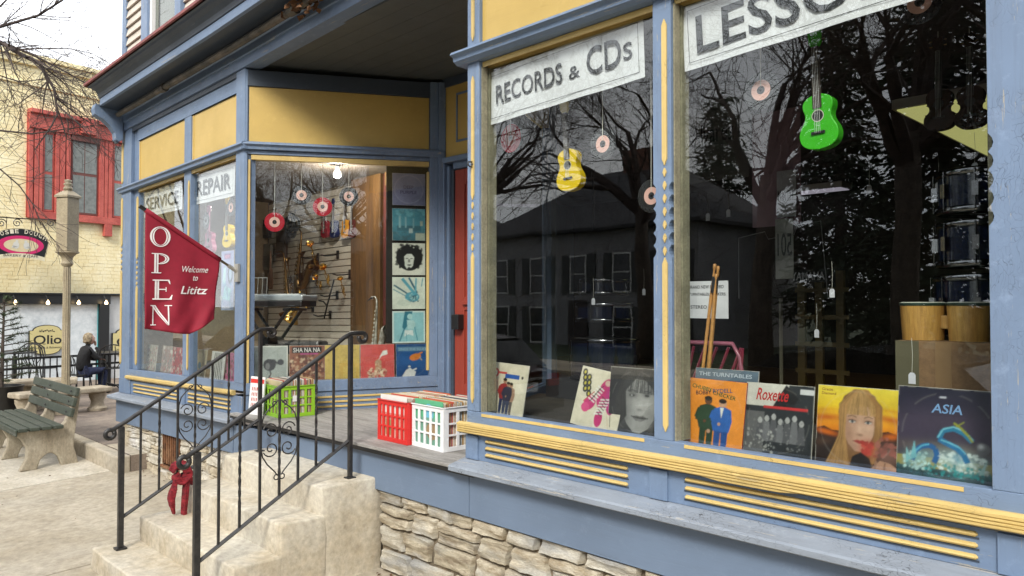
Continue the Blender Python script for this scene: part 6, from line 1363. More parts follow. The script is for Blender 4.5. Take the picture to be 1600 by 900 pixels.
single(YR, 798, 216, .24, redv, 'dim red single at the left of the records pane', 3.25, lab=flat((.4, .1, .08))); single(YR, 1437, 3, .2, vin, 'single with pink label half hidden at the top of the right pane', 3.25)
single(YR, 1018, 306, .30, vin, 'single with pink label close to the carved mullion', 3.25); single(YR, 361, 324, .14, vin, 'single hanging beside the yellow ukulele', 3.1); single(YR, 322, 345, .25, vin, 'single hanging above the pink ukulele', 3.1, lab=flat((.6, .6, .62)))
# ================================================================== UKULELES, VIOLINS
UK = [(0, .0), (.02, .20), (.06, .34), (.14, .45), (.26, .49), (.38, .46), (.50, .37), (.58, .33), (.66, .335), (.76, .38), (.86, .37), (.94, .27), (.985, .12), (1, .05)]
VI = [(0, .0), (.02, .22), (.08, .38), (.18, .45), (.30, .44), (.36, .40), (.38, .42), (.40, .34), (.48, .28), (.56, .30), (.60, .37), (.62, .345), (.70, .38), (.80, .38), (.90, .30), (.97, .14), (1, .04)]
def outline(tab, w, h, sm=4):
    P_ = []
    n = len(tab)
    for i in range(n-1):
        for k in range(sm):
            t = k/sm; p0 = tab[max(0, i-1)]; p1 = tab[i]; p2 = tab[i+1]; p3 = tab[min(n-1, i+2)]
            f = lambda a, b, c, d: .5*((2*b)+(-a+c)*t+(2*a-5*b+4*c-d)*t*t+(-a+3*b-3*c+d)*t**3)
            P_.append((f(p0[1], p1[1], p2[1], p3[1])*w, f(p0[0], p1[0], p2[0], p3[0])*h))
    P_.append((tab[-1][1]*w, tab[-1][0]*h)); return P_+[(-x, z) for x, z in P_[::-1]]
def uke(M, body, neck, label, kind='ukulele', L_=.53, group='small guitars and ukuleles on display', cord=None, cat='ukulele', tab=UK, head=None):
    t = empty(kind, (0, 0, 0), label=label, cat=cat, group=group); t.matrix_world = M; s = L_/.53; h = .245*s; w = .175*s
    q = MB(); ol = outline(tab, w, h); q.prism(ol, 0, .055*s); q.build('body', body, t, bevel=.004*s)
    q = MB(); ring(q, 0, h*.60, .027*s, .0235*s, -.0012); q.build('rosette', flat((.5, .5, .4)) if kind != 'violin' else K_m, t)
    q = MB(); sheet(q, ell(0, h*.60, .0235*s, .0235*s, 20), -.0010); q.build('sound_hole', K_m, t)
    q = MB(); q.box(-.030*s, .030*s, -.008*s, -.0005, h*.27, h*.27+.012*s); q.build('bridge', K_m, t, bevel=.001)
    q = MB(); q.prism([(-.019*s, h*.74), (.019*s, h*.74), (.016*s, h+.205*s), (-.016*s, h+.205*s)], -.006*s, -.0005); q.prism([(-.016*s, h-.004), (.016*s, h-.004), (.014*s, h+.205*s), (-.014*s, h+.205*s)], 0, .014*s); q.build('neck', neck, t)
    q = MB(); z0 = h+.206*s; q.prism([(-.017*s, z0), (.017*s, z0), (.028*s, z0+.02*s), (.031*s, z0+.075*s), (.012*s, z0+.082*s), (0, z0+.074*s), (-.012*s, z0+.082*s), (-.031*s, z0+.075*s), (-.028*s, z0+.02*s)], -.002, .012*s); q.build('headstock', head or body, t, bevel=.002)
    q = MB()
    for a_ in (-1, 1):
        for b_ in (.03, .06): q.tube([(a_*.026*s, .006, z0+b_*s), (a_*.045*s, .006, z0+b_*s)], .0045*s, 6)
    q.build('tuning_peg', chrome, t)
    q = MB()
    for k in (-1.5, -.5, .5, 1.5): q.tube([(k*.0075*s, -.009*s, h*.29), (k*.0065*s, -.009*s, z0)], .0007, 3)
    q.build('strings', flat((.6, .6, .6)), t)
    if cord: q = MB(); q.tube([(0, .004, z0+.06*s), (0, .004, cord)], .0015, 4); q.build('cord', strm, t)
    return t
K_m = black
grn = flat((.05, .44, .018), .2); yly = flat((.72, .50, .01), .25); pnk = flat((.70, .20, .38), .3); fb = flat((.05, .035, .025), .5)
def at_frame(fr, px, py, c, rz=0, ry=0): x, z = loc(fr, px, py, c); return fr @ ZM((x, c, z), R(rz), 0, R(ry))
uke(at_frame(YR, 1280, 233, .26, 0, -2), grn, fb, 'bright green ukulele hanging below the lessons banner', cord=.9)
uke(at_frame(YR, 889, 298, .26, 5, -4), yly, fb, 'yellow ukulele hanging below the records banner', cord=.8, head=flat((.75, .62, .25)))
uke(at_frame(YR, 354, 387, .22, 8, 0), yly, fb, 'yellow ukulele hanging behind the far window', cord=.4, L_=.5); uke(at_frame(YR, 325, 396, .3, 8, 0), pnk, flat((.6, .2, .35)), 'pink ukulele hanging behind the far window', cord=.4, L_=.5)
for px, m_, lab in ((506, flat((.25, .015, .03), .25), 'red ukulele hung on the slat wall'), (520, flat((.015, .025, .10), .25), 'blue ukulele hung on the slat wall'), (538, flat((.62, .27, .03), .25), 'orange ukulele hung on the slat wall'), (549, flat((.10, .025, .02), .25), 'maroon ukulele hung on the slat wall')):
    uke(at_frame(YR, px, 372, 1.68), m_, fb, lab, L_=.46)
# ceiling light with violins in front of it
def violin(px, py, label): return uke(at_frame(YR, px, py, 1.2), flat((.03, .014, .008), .2), black, label, 'violin', L_=.47, group='violins hung inside the near window', cord=.5, cat='violin', tab=VI)
violin(1467, 203, 'dark violin hanging at the left of the lit yellow panel'); violin(1516, 200, 'dark violin hanging at the right by the window post')
ap = atY(1413, 150, 2.4); bp_ = atY(1545, 205, 2.4)
def lightbox(x0, x1, y0, y1, z, col, e, label):
    t = empty('ceiling_light', ((x0+x1)/2, (y0+y1)/2, z), label=label, cat='light', group='lit panels inside the shop'); w, d = (x1-x0)/2, (y1-y0)/2
    q = MB(); q.box(-w-.03, w+.03, -d-.03, d+.03, .0, .08); q.build('frame', white, t); q = MB(); q.box(-w, w, -d, d, -.01, -.001); q.build('diffuser', flat(col, .5, 0, e), t); return t
def ceil_at(px, py, z): return onz(px, py, z)
a1 = onz(1418, 150, 3.45); a2 = onz(1545, 190, 3.45)
lightbox(-2.25, -1.0, 3.7, 7.4, 3.45, (.62, .60, .22), .45, 'greenish lit ceiling panel behind the violins')
c1_ = onz(1388, 330, 3.45); lightbox(c1_.x-.6, c1_.x+.5, c1_.y-.15, c1_.y+.15, 3.45, (.8, .42, .22), .45, 'small orange tinted ceiling light deep in the shop')
c2_ = onz(1265, 300, 3.45); lightbox(c2_.x-.5, c2_.x+.5, c2_.y-.15, c2_.y+.15, 3.45, (.55, .5, .6), .35, 'pale ceiling light deep in the shop')
# hanging CFL bulb in the angled display
lb = at_frame(SPF, 527, 268, .75); t = empty('light_bulb', lb.translation, label='white bulb hanging inside the angled window', cat='light bulb')
q = MB(); q.lathe([(.002, -.07), (.035, -.055), (.045, -.03), (.04, -.005), (.022, .02), (.018, .05)], 14); q.build('globe', flat((.95, .95, .92), .4, 0, .9), t, smooth=True)
q = MB(); q.lathe([(.019, .05), (.021, .09), (.012, .10)], 12); q.tube([(0, 0, .10), (0, 0, 3.3-lb.translation.z)], .004, 5); q.build('holder', white, t)
ld = bpy.data.lights.new('display_fill', 'POINT'); ld.energy = 40; ld.color = (1, .93, .84); ld.shadow_soft_size = .05; lo = bpy.data.objects.new('display_fill', ld); COL.objects.link(lo); lo.parent = t; lo.location = (0, 0, -.12)  # added fill light under the bulb, brightens the display
# ================================================================== BRASS ON THE SLAT WALL
def trumpet(px, py, label, ang=25, s=1.0, m_=brass, c=1.68, bellup=0):
    t = empty('trumpet', (0, 0, 0), label=label, cat='trumpet', group='brass instruments on the slat wall'); t.matrix_world = YR @ ZM((loc(YR, px, py, c)[0], c, loc(YR, px, py, c)[1]), R(-48), 0, R(-ang)) @ Matrix.Scale(s, 4)
    q = MB(); M = ZM((0, 0, 0), 0, 0, pi/2)
    q.tube([(-.30, 0, 0), (.05, 0, 0), (.12, 0, 0), (.17, 0, 0), (.20, 0, 0), (.215, 0, 0), (.22, 0, 0)], [.006, .0065, .012, .022, .040, .056, .062], 18, 0, False); q.build('bell', m_, t, smooth=True)
    q = MB(); q.tube([(-.30, 0, .0), (-.34, 0, -.01), (-.36, 0, -.035), (-.34, 0, -.06), (-.30, 0, -.07), (.0, 0, -.07), (.05, 0, -.065), (.07, 0, -.035), (.05, 0, -.008), (-.02, 0, -.004)], .0065, 8); q.tube([(-.48, -.0, -.0), (-.1, -.01, -.0)], .0055, 8); q.tube([(-.50, 0, 0), (-.485, 0, 0), (-.47, 0, 0)], [.012, .010, .006], 8); q.build('tubing', m_, t, smooth=True)
    for k in range(3): q = MB(); q.lathe([(.011, -.09), (.011, .035), (.004, .036), (.004, .06), (.009, .062), (.009, .066)], 10, 0, ZM((-.16+.032*k, 0, -.01))); q.build('valve', m_, t, smooth=True, auto=True)
    return t
trumpet(490, 396, 'brass trumpet highest on the slat wall', 38, .8); trumpet(492, 430, 'dull brass trumpet in the middle of the slat wall', 35, .72, oldbrass); trumpet(510, 428, 'bright brass cornet at the right of the slat wall', 30, .72)
trumpet(498, 440, 'small brass trumpet lowest of the four', 22, .62)
trumpet(452, 424, 'dull brass trumpet hanging at the left of the slat wall', 60, .8, oldbrass); trumpet(474, 415, 'dark brass trumpet above the saxophones', 70, .75, oldbrass); trumpet(476, 470, 'brass trumpet low beside the coiled horn', 15, .7); trumpet(535, 446, 'small bright cornet by the wooden post', 40, .55)
def sax(M, label, s=1.0, m_=oldbrass, name='saxophone', tone=None):
    t = empty(name, (0, 0, 0), label=label, cat='saxophone', group='saxophones in the angled window'); t.matrix_world = M @ Matrix.Scale(s, 4)
    p = [(-.09, 0, .66), (-.13, 0, .69), (-.05, 0, .70), (-.01, 0, .66), (0, 0, .58), (.005, 0, .40), (.01, 0, .20), (.015, 0, .10), (.03, 0, .03), (.07, 0, -.005), (.12, 0, .02), (.145, 0, .08), (.16, 0, .16), (.18, 0, .235), (.21, 0, .285), (.26, 0, .30)]
    r_ = [.008, .007, .008, .011, .014, .020, .026, .030, .033, .036, .038, .040, .043, .050, .065, .078]
    q = MB(); q.tube(p, r_, 16, 0, False); q.build('body_tube', m_, t, smooth=True)
    q = MB(); q.tube([(-.20, 0, .63), (-.14, 0, .67), (-.09, 0, .68)], [.006, .011, .010], 8); q.build('mouthpiece', black, t, smooth=True)
    for k in range(9): z = .10+.052*k; q = MB(); rr = .022-.0012*k; q.lathe([(rr*.4, -.006), (rr, -.004), (rr, .004), (rr*.4, .006)], 12, 0, ZM((.01, -.034+.0008*k, z), 0, pi/2)); q.build('key', m_, t)
    q = MB()
    for a_ in (-.018, .022): q.tube([(a_, -.030, .08), (a_, -.026, .56)], .003, 5)
    q.build('key_rod', tone or m_, t); return t
sax(at_frame(YR, 462, 448, 1.60, 20, 8), 'dark brass saxophone upright in the middle of the slat wall', 1.0); sax(at_frame(YR, 448, 468, 1.55, 30, -4), 'tarnished saxophone at the left of the slat wall', .85)
sax(at_frame(SPF, 584, 548, .42, -60, 6) , 'silver saxophone with brass bell standing behind the red sleeve', .75, rough_mat('silver_plate', (.5, .48, .42), (.25, .22, .18), 20, None, .2, .1), tone=brass)
# french horn
hp = at_frame(YR, 458, 462, 1.60); t = empty('french_horn', (0, 0, 0), label='coiled brass horn half hidden by the keyboard', cat='horn'); t.matrix_world = hp
q = MB(); q.tube([(.15*cos(a)*1.0, .01*sin(3*a), .15*sin(a)) for a in [R(x) for x in range(0, 361, 15)]], .010, 8); q.tube([(.11*cos(a), .02, .11*sin(a)+.02) for a in [R(x) for x in range(0, 361, 15)]], .007, 8); q.build('coil', brass, t, smooth=True)
q = MB(); q.tube([(.14, 0, -.05), (.10, 0, -.14), (.02, -.01, -.20), (-.03, -.02, -.25), (-.05, -.03, -.28)], [.012, .025, .05, .10, .13], 18, 0, False); q.build('bell', brass, t, smooth=True)
q = MB(); q.tube([(-.13, 0, .05), (-.02, 0, .0), (.10, 0, -.03)], .008, 6); q.build('valve_tube', brass, t, smooth=True)
# frames, boards and percussion on the wall
def wallbox(px, py, w, h, label, m_, name, cat, d=.04, ry=0):
    M = at_frame(YR, px, py, 1.70, 0, ry); t = empty(name, (0, 0, 0), label=label, cat=cat); t.matrix_world = M
    q = MB(); q.box(-w/2, w/2, 0, d, 0, h); q.build('frame', m_, t, bevel=.004); q = MB(); q.box(-w/2+.03, w/2-.03, -.003, -.0005, .04, h*.55); q.build('panel', rough_mat('dull_metal', (.10, .10, .10), (.05, .05, .05), 9, None, .35, .2), t)
    q = MB(); 
    for k in range(7): q.box(-w/2+.035, w/2-.035, -.008, -.0035, .06+k*h*.06, .06+k*h*.06+.008)
    q.build('ridge', flat((.2, .2, .2), .3, 1), t); return t
wallbox(438, 402, .24, .34, 'dark washboard at the upper left of the slat wall', flat((.035, .02, .015), .4), 'washboard', 'washboard'); wallbox(415, 422, .20, .34, 'pale edged washboard below the other one', flat((.14, .13, .11), .4), 'washboard', 'washboard', ry=6)
wallbox(412, 372, .26, .24, 'black flat case behind the lowest red single', blackm, 'flat_case', 'case')
tb = at_frame(YR, 459, 372, 1.66); t = empty('tambourine_bunch', (0, 0, 0), label='bunch of black tambourines hanging on the slat wall', cat='tambourine'); t.matrix_world = tb
for k in range(5):
    cx_, cz_, r_ = ((-.06, .13, .09), (.05, .17, .09), (-.02, .23, .085), (.04, .08, .09), (0, .16, .11))[k]; q = MB(); vs = []; n = 22
    for i in range(n+1): a = 2*pi*i/n; vs += [(cx_+r_*cos(a), -.02*k, cz_+r_*sin(a)), (cx_+r_*cos(a), -.02*k+.03, cz_+r_*sin(a)), (cx_+(r_-.014)*cos(a), -.02*k+.03, cz_+(r_-.014)*sin(a)), (cx_+(r_-.014)*cos(a), -.02*k, cz_+(r_-.014)*sin(a))]
    q.add(vs, [(4*i+j, 4*i+(j+1) % 4, 4*i+4+(j+1) % 4, 4*i+4+j) for i in range(n) for j in range(4)]); q.build('hoop', rough_mat('black_drumskin', (.02, .022, .024), (.035, .04, .04), 20, None, .3, .2), t)
q = MB(); q.tube([(0, 0, .2), (0, .02, .36)], .008, 5); q.build('strap', black, t)
sp_ = at_frame(YR, 420, 452, 1.66); q = MB(); q.prism([(x*.55, z*1.0) for x, z in outline([(0, 0), (.1, .3), (.3, .5), (.6, .45), (.85, .2), (1, .12)], .11, .27)], 0, .05); q.box(-.012, .012, .01, .03, .26, .5)
o = q.build('dulcimer', flat((.20, .10, .06), .4), None, bevel=.008); o.matrix_world = sp_; tag(o, 'brown long teardrop dulcimer behind the keyboard', 'dulcimer')
def hook(px, py, label, arm=.14, tilt=0):
    M = at_frame(YR, px, py, 1.77); t = empty('display_hook', (0, 0, 0), label=label, cat='hook', group='black hooks on the slat wall'); t.matrix_world = M
    q = MB(); q.box(-.02, .02, -.012, .006, -.05, .05); q.build('plate', black, t, bevel=.004); q = MB(); q.tube([(0, -.01, 0), (-.02, -.07, -.01), (-arm*.6, -.12, -.015), (-arm, -.14, .0+tilt)], .008, 6); q.build('arm', black, t, smooth=True); return t
for px, py, lab in ((528, 398, 'highest black hook, right of the top brass trumpet'), (547, 428, 'rightmost black hook, close to the wooden post'), (527, 461, 'black hook at mid height right of the horn'), (489, 481, 'black hook under the horn'), (516, 492, 'lowest black hook, under the folding stand'), (497, 402, 'small black hook by the top trumpet')): hook(px, py, lab)
M = at_frame(YR, 511, 478, 1.60); t = empty('folding_stand', (0, 0, 0), label='black folding instrument stand leaning on the slat wall', cat='stand'); t.matrix_world = M
for k, pts in enumerate(([(0, 0, 0), (.15, 0, .30)], [(0, 0, 0), (-.06, 0, -.14)], [(0, 0, 0), (-.08, 0, .05), (-.18, 0, .06)], [(.07, 0, .14), (.13, -.05, .12)])): q = MB(); q.tube(pts, .009, 6); q.build('leg', black, t)
# ================================================================== KEYBOARD ON ITS STAND
kx = atY(392, 470, .55); ke = atY(475, 470, .55)
kb0 = at_frame(SPF, 434, 475, .34); kb0 = ZM((kb0.translation.x-.16, kb0.translation.y+.05, 1.83), R(30))
t = empty('keyboard', (0, 0, 0), label='silver and black electronic keyboard high in the angled window', cat='keyboard'); t.matrix_world = kb0
q = MB(); q.box(-.50, .38, -.14, .14, .035, .09); q.build('case', flat((.42, .45, .47), .35, .3), t, bevel=.012); q = MB(); q.box(-.49, .37, -.135, .135, -.02, .0345); q.build('underside', black, t, bevel=.01)
for k in range(24): q = MB(); q.box(-.47+k*.034, -.47+k*.034+.031, -.13, -.02, .091, .10); q.build('key', white, t)
M = at_frame(SPF, 410, 450, .30); q = MB()
q = MB()
for k in range(7): q.tube([(-.42+.05*k, .05, .09), (-.46+.05*k, .12, .26)], .003, 4)
q.tube([(-.46, .12, .26), (-.16, .12, .26)], .004, 4); q.build('music_rest', flat((.30, .31, .30), .4, .2), t)
t = empty('keyboard_stand', (0, 0, 0), label='black crossed legs stand under the keyboard', cat='stand'); t.matrix_world = kb0 @ Matrix.Translation((0, 0, -.035))
zl = -(1.83-.035-1.14)
for y in (-.12, .12):
    for s_ in (-1, 1): q = MB(); q.tube([(-.02+s_*.24, y*(1 if s_ > 0 else .75), -.01), (-.02-s_*.24, y*(1 if s_ > 0 else .75), zl+.02)], .017, 4); q.build('leg', black, t)
for s_ in (-1, 1):
    for zz_ in (-.01, zl+.02): q = MB(); q.tube([(-.02+s_*.24, -.19, zz_), (-.02+s_*.24, .19, zz_)], .015, 5); q.build('crossbar', black, t)
q = MB(); q.lathe([(.05, -.14), (.06, -.1), (.06, .1), (.05, .14)], 14, 0, ZM((-.02, 0, zl/2), 0, pi/2)); q.build('hinge', black, t)
cs = at_frame(SPF, 450, 546, .42); q = MB(); q.box(-.28, .28, -.1, .1, 0, .13); o = q.build('instrument_case', rough_mat('case_leather', (.015, .015, .016), (.03, .03, .03), 20, None, .4, .3, .002), None, bevel=.03); o.matrix_world = ZM((cs.translation.x, cs.translation.y+.1, 1.36), R(30)); tag(o, 'small black instrument case behind the bird sleeve', 'case')
cb = MB(); cb.box(-.3, .3, -.12, .12, 0, .2195); o = cb.build('display_box', tan, None, bevel=.004); o.matrix_world = ZM((cs.translation.x, cs.translation.y+.1, 1.1405), R(30)); tag(o, 'tan box under the black instrument case', 'box')
sb2 = at_frame(SPF, 586, 545, .5); q = MB(); q.box(-.14, .14, -.12, .12, 0, .30); o = q.build('display_box', tan, None, bevel=.004); o.matrix_world = ZM((sb2.translation.x, sb2.translation.y, 1.141), R(40)); tag(o, 'tan box carrying the silver saxophone', 'box')
# ================================================================== CRATES OF RECORDS
def crate(M, w, d, h, m_, label, seed, cover=None, fan=0, rows=3, nx_=5, ny_=4, fill=None):
    t = empty('record_crate', (0, 0, 0), label=label, cat='crate', group='plastic crates of records on the porch'); t.matrix_world = M
    th = .010
    def wall(name, L2, along):
        n = nx_ if along == 'x' else ny_; q = MB()
        def bx(a0, a1, z0, z1, y0=0, y1=th): q.box(a0, a1, y0, y1, z0, z1)
        bx(0, L2, h-.035, h); bx(0, L2, 0, .03)
        for k in range(1, rows): z = .03+(h-.065)*k/rows; bx(0, L2, z-.006, z+.006, .001, th-.001)
        cs_ = L2/(n+.45)
        for k in range(n+1):
            x = .22*cs_+k*cs_ - .0; bx(max(0, x-.011 if 0 < k < n else (0 if k == 0 else L2-.035)), x+.011 if 0 < k < n else (.035 if k == 0 else L2), .03, h-.035, .0005, th-.0005)
        bx(0, L2, h-.006, h, -.008, th)
        return q
    for nm, L2, al, MM in (('front_panel', w, 'x', ZM((0, 0, 0))), ('back_panel', w, 'x', ZM((w, d, 0), pi)), ('side_panel', d-.02, 'y', ZM((w, .01, 0), pi/2)), ('side_panel', d-.02, 'y', ZM((0, d-.01, 0), -pi/2))):
        q = wall(nm, L2, al); q.build(nm, m_, t, M=MM, bevel=.0015)
    q = MB(); q.box(.01, w-.01, .01, d-.01, .002, .012); q.build('crate_floor', m_, t)
    # records inside: individual sleeves, too thin to pick apart singly
    g = empty('crate_records', (0, 0, 0), label=label.replace('crate', 'crate contents:', 1) if 0 else fill, cat='records', group='records filed in the crates'); g.matrix_world = M
    rr = random.Random(seed); cols = [(.62, .58, .50), (.55, .50, .40), (.50, .14, .05), (.35, .30, .24), (.08, .08, .09), (.66, .63, .56), (.45, .28, .12), (.15, .22, .28), (.50, .06, .05), (.6, .5, .3)]
    Q = [MB() for _ in cols]; y = .022
    while y < d-.022:
        k = rr.choice([0, 0, 0, 1, 5, 5, 2, 3, 4, 6, 7, 8, 9]); tk = rr.uniform(.0025, .0055); top = .306+rr.uniform(-.006, .008)+.035*0; a = w/2-.157+rr.uniform(-.003, .003)
        sh_ = rr.uniform(-.003, .003)
        Q[k].add([(a, y, .014), (a+.314, y, .014), (a+.314, y+tk, .014), (a, y+tk, .014), (a, y+sh_, top), (a+.314, y+sh_, top), (a+.314, y+tk+sh_, top), (a, y+tk+sh_, top)], [(0, 3, 2, 1), (4, 5, 6, 7), (0, 1, 5, 4), (1, 2, 6, 5), (2, 3, 7, 6), (3, 0, 4, 7)]); y += tk+.0012
    allq = MB(); mats_ = []
    for k, q in enumerate(Q):
        if q.v: mats_.append(flat(cols[k], .6)); o_ = len(allq.v); allq.v += q.v; allq.f += [tuple(i+o_ for i in f) for f in q.f]; allq.m += [len(mats_)-1]*len(q.f)
    o = allq.build('sleeves', mats_, g); o['kind'] = 'stuff'
    if cover:
        q = MB(); q.box(w/2-.157, w/2+.157, .012, .0145, .014, .318); q.build('front_sleeve', flat(cover[0], .45), g); q = MB()
        for (kind, a_, cc) in cover[1]: pass
        cols2 = []; q = MB()
        for it in cover[1]:
            cols2.append(flat(it[2], .45)); sheet(q, [(w/2-.157+a*.314, .014+b*.304) for a, b in it[1]], .0115-.0002*len(cols2), len(cols2)-1)
        q.build('front_print', cols2, g)
    return t
whc = flat((.80, .80, .80), .35); rdc = flat((.62, .025, .02), .35); grc = flat((.28, .55, .03), .35)
FZ = .886
crate(ZM((-4.135, .12, FZ), R(-3)), .355, .42, .285, whc, 'white plastic crate of records at the porch edge', 3, ((.10, .38, .20), [('e', ell(.5, .72, .18, .2, 18), (.15, .45, .60)), ('r', [(.0, .0), (1, 0), (1, .62), (0, .62)], (.14, .30, .22)), ('x', ell(.62, .35, .2, .2, 12), (.3, .2, .1))]), fill='row of sleeves with a green front cover in the white crate')
crate(ZM((-4.50, .095, FZ), R(-1)), .355, .42, .285, rdc, 'red plastic crate of records left of the white one', 4, ((.72, .70, .66), [('r', [(.05, .05), (.95, .05), (.95, .6), (.05, .6)], (.62, .32, .26)), ('r', [(.2, .1), (.5, .1), (.5, .45), (.2, .45)], (.3, .25, .12))]), nx_=6, rows=3, fill='row of pale sleeves in the red crate')
gM = ZM((-6.205, .09, FZ), R(-5))
crate(gM, .335, .335, .262, grc, 'lime green plastic crate of records under the angled window', 6, None, nx_=4, ny_=4, fill='row of sleeves packed in the lime green crate')
q = MB(); q.box(.336, .3365, .12, .18, .13, .18)
tg = q.build('price_card', white, None); tg.matrix_world = gM; tag(tg, 'small white card on the lime green crate', 'price card')
cd0 = atY(384, 649, -.02)
t = empty('price_sign', (cd0.x, .0, FZ), R(8), 'white card sign with red band leaning by the lime green crate', 'sign')
q = MB(); q.box(0, .20, 0, .012, 0, .325, 0, ZM((0, 0, 0), 0, R(-5))); q.build('card', white, t)
q = MB(); q.box(.004, .196, -.0015, -.0005, .27, .305, 0, ZM((0, 0, 0), 0, R(-5))); q.build('red_band', flat((.6, .03, .02)), t)
q = MB(); rr = random.Random(3)
for r_ in range(4):
    x = .03
    while x < .17: w_ = rr.uniform(.010, .02); q.add([(x, -.002, .07+r_*.045), (x+w_*.6, -.002, .07+r_*.045), (x+w_, -.002, .10+r_*.045), (x+w_*.3, -.002, .10+r_*.045)], [(0, 1, 2, 3)], 0, ZM((0, 0, 0), 0, R(-5))); x += w_+.008
q.build('scrawl', flat((.5, .08, .07)), t)
# ================================================================== NEAR BAY INTERIOR
navy = flat((.003, .006, .022), .15); dim_chrome = flat((.16, .16, .17), .15, 1)  # navy and chrome darkened, the bay's dimness put into their colours
def drum(p, r_, h, label, m_=navy, lugs=8, rx=0):
    t = empty('drum', p, 0, label, 'drum', 'drums inside the near bay')
    q = MB(); q.lathe([(r_, .02), (r_, h-.02)], 32, caps=False); q.build('shell', m_, t, smooth=True)
    for z in (0, h-.03): q = MB(); q.lathe([(r_+.001, z), (r_+.010, z+.002), (r_+.012, z+.015), (r_+.010, z+.028), (r_+.001, z+.03)], 32, caps=False); q.build('hoop', dim_chrome, t, smooth=True)
    q = MB(); q.lathe([(.001, h-.008), (r_, h-.008)], 32, caps=False); q.build('drumhead', flat((.10, .10, .10), .5), t)
    for k in range(lugs): a = 2*pi*k/lugs+.2; M = ZM(((r_+.012)*cos(a), (r_+.012)*sin(a), 0), a); q = MB(); q.box(-.01, .012, -.012, .012, h/2-.03, h/2+.03, 0, M); q.tube([M @ Vector((.004, 0, .01)), M @ Vector((.004, 0, h-.01))], .004, 5); q.build('lug', dim_chrome, t)
    return t
def stackx(px, y, zs_, r_, labs, hs):
    x = atY(px, 400, y).x
    for z, h, l, r__ in zip(zs_, hs, labs, r_): drum((x, y, z), r__, h, l)
def zat(px, py, y): return atY(px, py, y).z
yd = 1.35
stackx(944, yd, (zat(944, 592, yd), zat(944, 505, yd)+.01, zat(944, 466, yd)+.02), (.24, .20, .17), ('dark blue floor drum lowest in the left pane stack', 'dark blue snare drum second in the left pane stack', 'small dark blue drum topping the left pane stack'), (.30, .14, .12))
x = atY(944, 400, yd).x
t = empty('drum_stand', (x, yd, .872), 0, 'black plinth under the left pane drums', 'stand'); q = MB(); q.box(-.3, .3, -.3, .3, 0, zat(944, 592, yd)-.874); q.build('plinth', blackm, t); q = MB(); q.tube([(-.1, .0, 1.5), (-.1, 0, 2.0)], .01, 6); q.tube([(-.12, 0, 1.9), (-.08, 0, 2.2)], .008, 6); q.build('rod', chrome, t)
yr = .75; xr_ = atY(1528, 400, yr).x
drum((xr_, yr, zat(1528, 418, yr)), .15, .20, 'dark blue drum with chrome hoops in the middle of the right hand stack', lugs=8); drum((xr_, yr, zat(1528, 335, yr)), .15, .19, 'dark blue drum topping the right hand stack', lugs=8); drum((xr_, yr+.02, zat(1528, 418, yr)-.29), .17, .26, 'dark blue drum under the right hand stack', lugs=8)
q = MB(); zb2 = zat(1528, 418, yr)-.29; q.box(-.17, .17, -.17, .17, 1.167, zb2-.002); o = q.build('drum_plinth', blackm, None); o.location = (xr_, yr+.02, 0); tag(o, 'black plinth under the right hand drums', 'plinth')
# cardboard box with bongos
yb_ = .42; bl = atY(1400, 622, yb_); br2 = atY(1556, 622, yb_); bt_ = zat(1470, 534, yb_)
card = rough_mat('cardboard', (.20, .115, .055), (.15, .085, .04), 3, None, .8, .2, .002); M0 = empty('cardboard_box', ((bl.x+br2.x)/2, yb_+.15, 1.166), 0, 'brown cardboard box under the wooden bongo drums', 'box')
w_ = (br2.x-bl.x)/2; h_ = bt_-1.166; q = MB(); q.box(-w_, w_, -.15, .15, 0, h_); q.build('carton', card, M0, bevel=.004); q = MB(); q.box(-w_, -w_*.5, -.1508, -.1501, .0, h_); q.build('end_panel', flat((.10, .09, .05), .8), M0); q = MB(); q.box(-.03, .03, -.151, -.1501, h_*.0, h_); q.build('tape', flat((.26, .16, .08), .3), M0)
bw_ = rough_mat('bongo_wood', (.46, .25, .06), (.34, .16, .035), 3, (.50, .30, .09), .35, .1, .001, 0, (4, 4, .4))
bg_ = empty('bongo_drums', ((atY(1474, 500, .52)).x, .55, bt_+.001), 0, 'pair of pale wooden bongo drums on the cardboard box', 'bongos'); bh = zat(1474, 472, .45)-bt_
for s_, rr_ in ((-1, .088), (1, .082)):
    q = MB(); q.lathe([(rr_*.90, 0), (rr_*.95, bh*.35), (rr_*.99, bh*.8), (rr_, bh*.93)], 28, 0, ZM((s_*.088, 0, 0)), caps=False); q.build('shell', bw_, bg_, smooth=True)
    q = MB(); q.lathe([(rr_+.001, bh*.90), (rr_+.004, bh*.93), (rr_+.004, bh*.97)], 28, 0, ZM((s_*.088, 0, 0)), caps=False); q.build('rim', flat((.02, .05, .035), .4), bg_, smooth=True)
    q = MB(); q.lathe([(.001, bh), (rr_*.9, bh), (rr_+.003, bh*.975)], 28, 0, ZM((s_*.088, 0, 0)), caps=False); q.build('drumhead', flat((.5, .5, .42), .5), bg_)
q = MB(); q.box(-.03, .03, -.03, .03, bh*.3, bh*.65); q.build('bridge_block', bw_, bg_, bevel=.004)
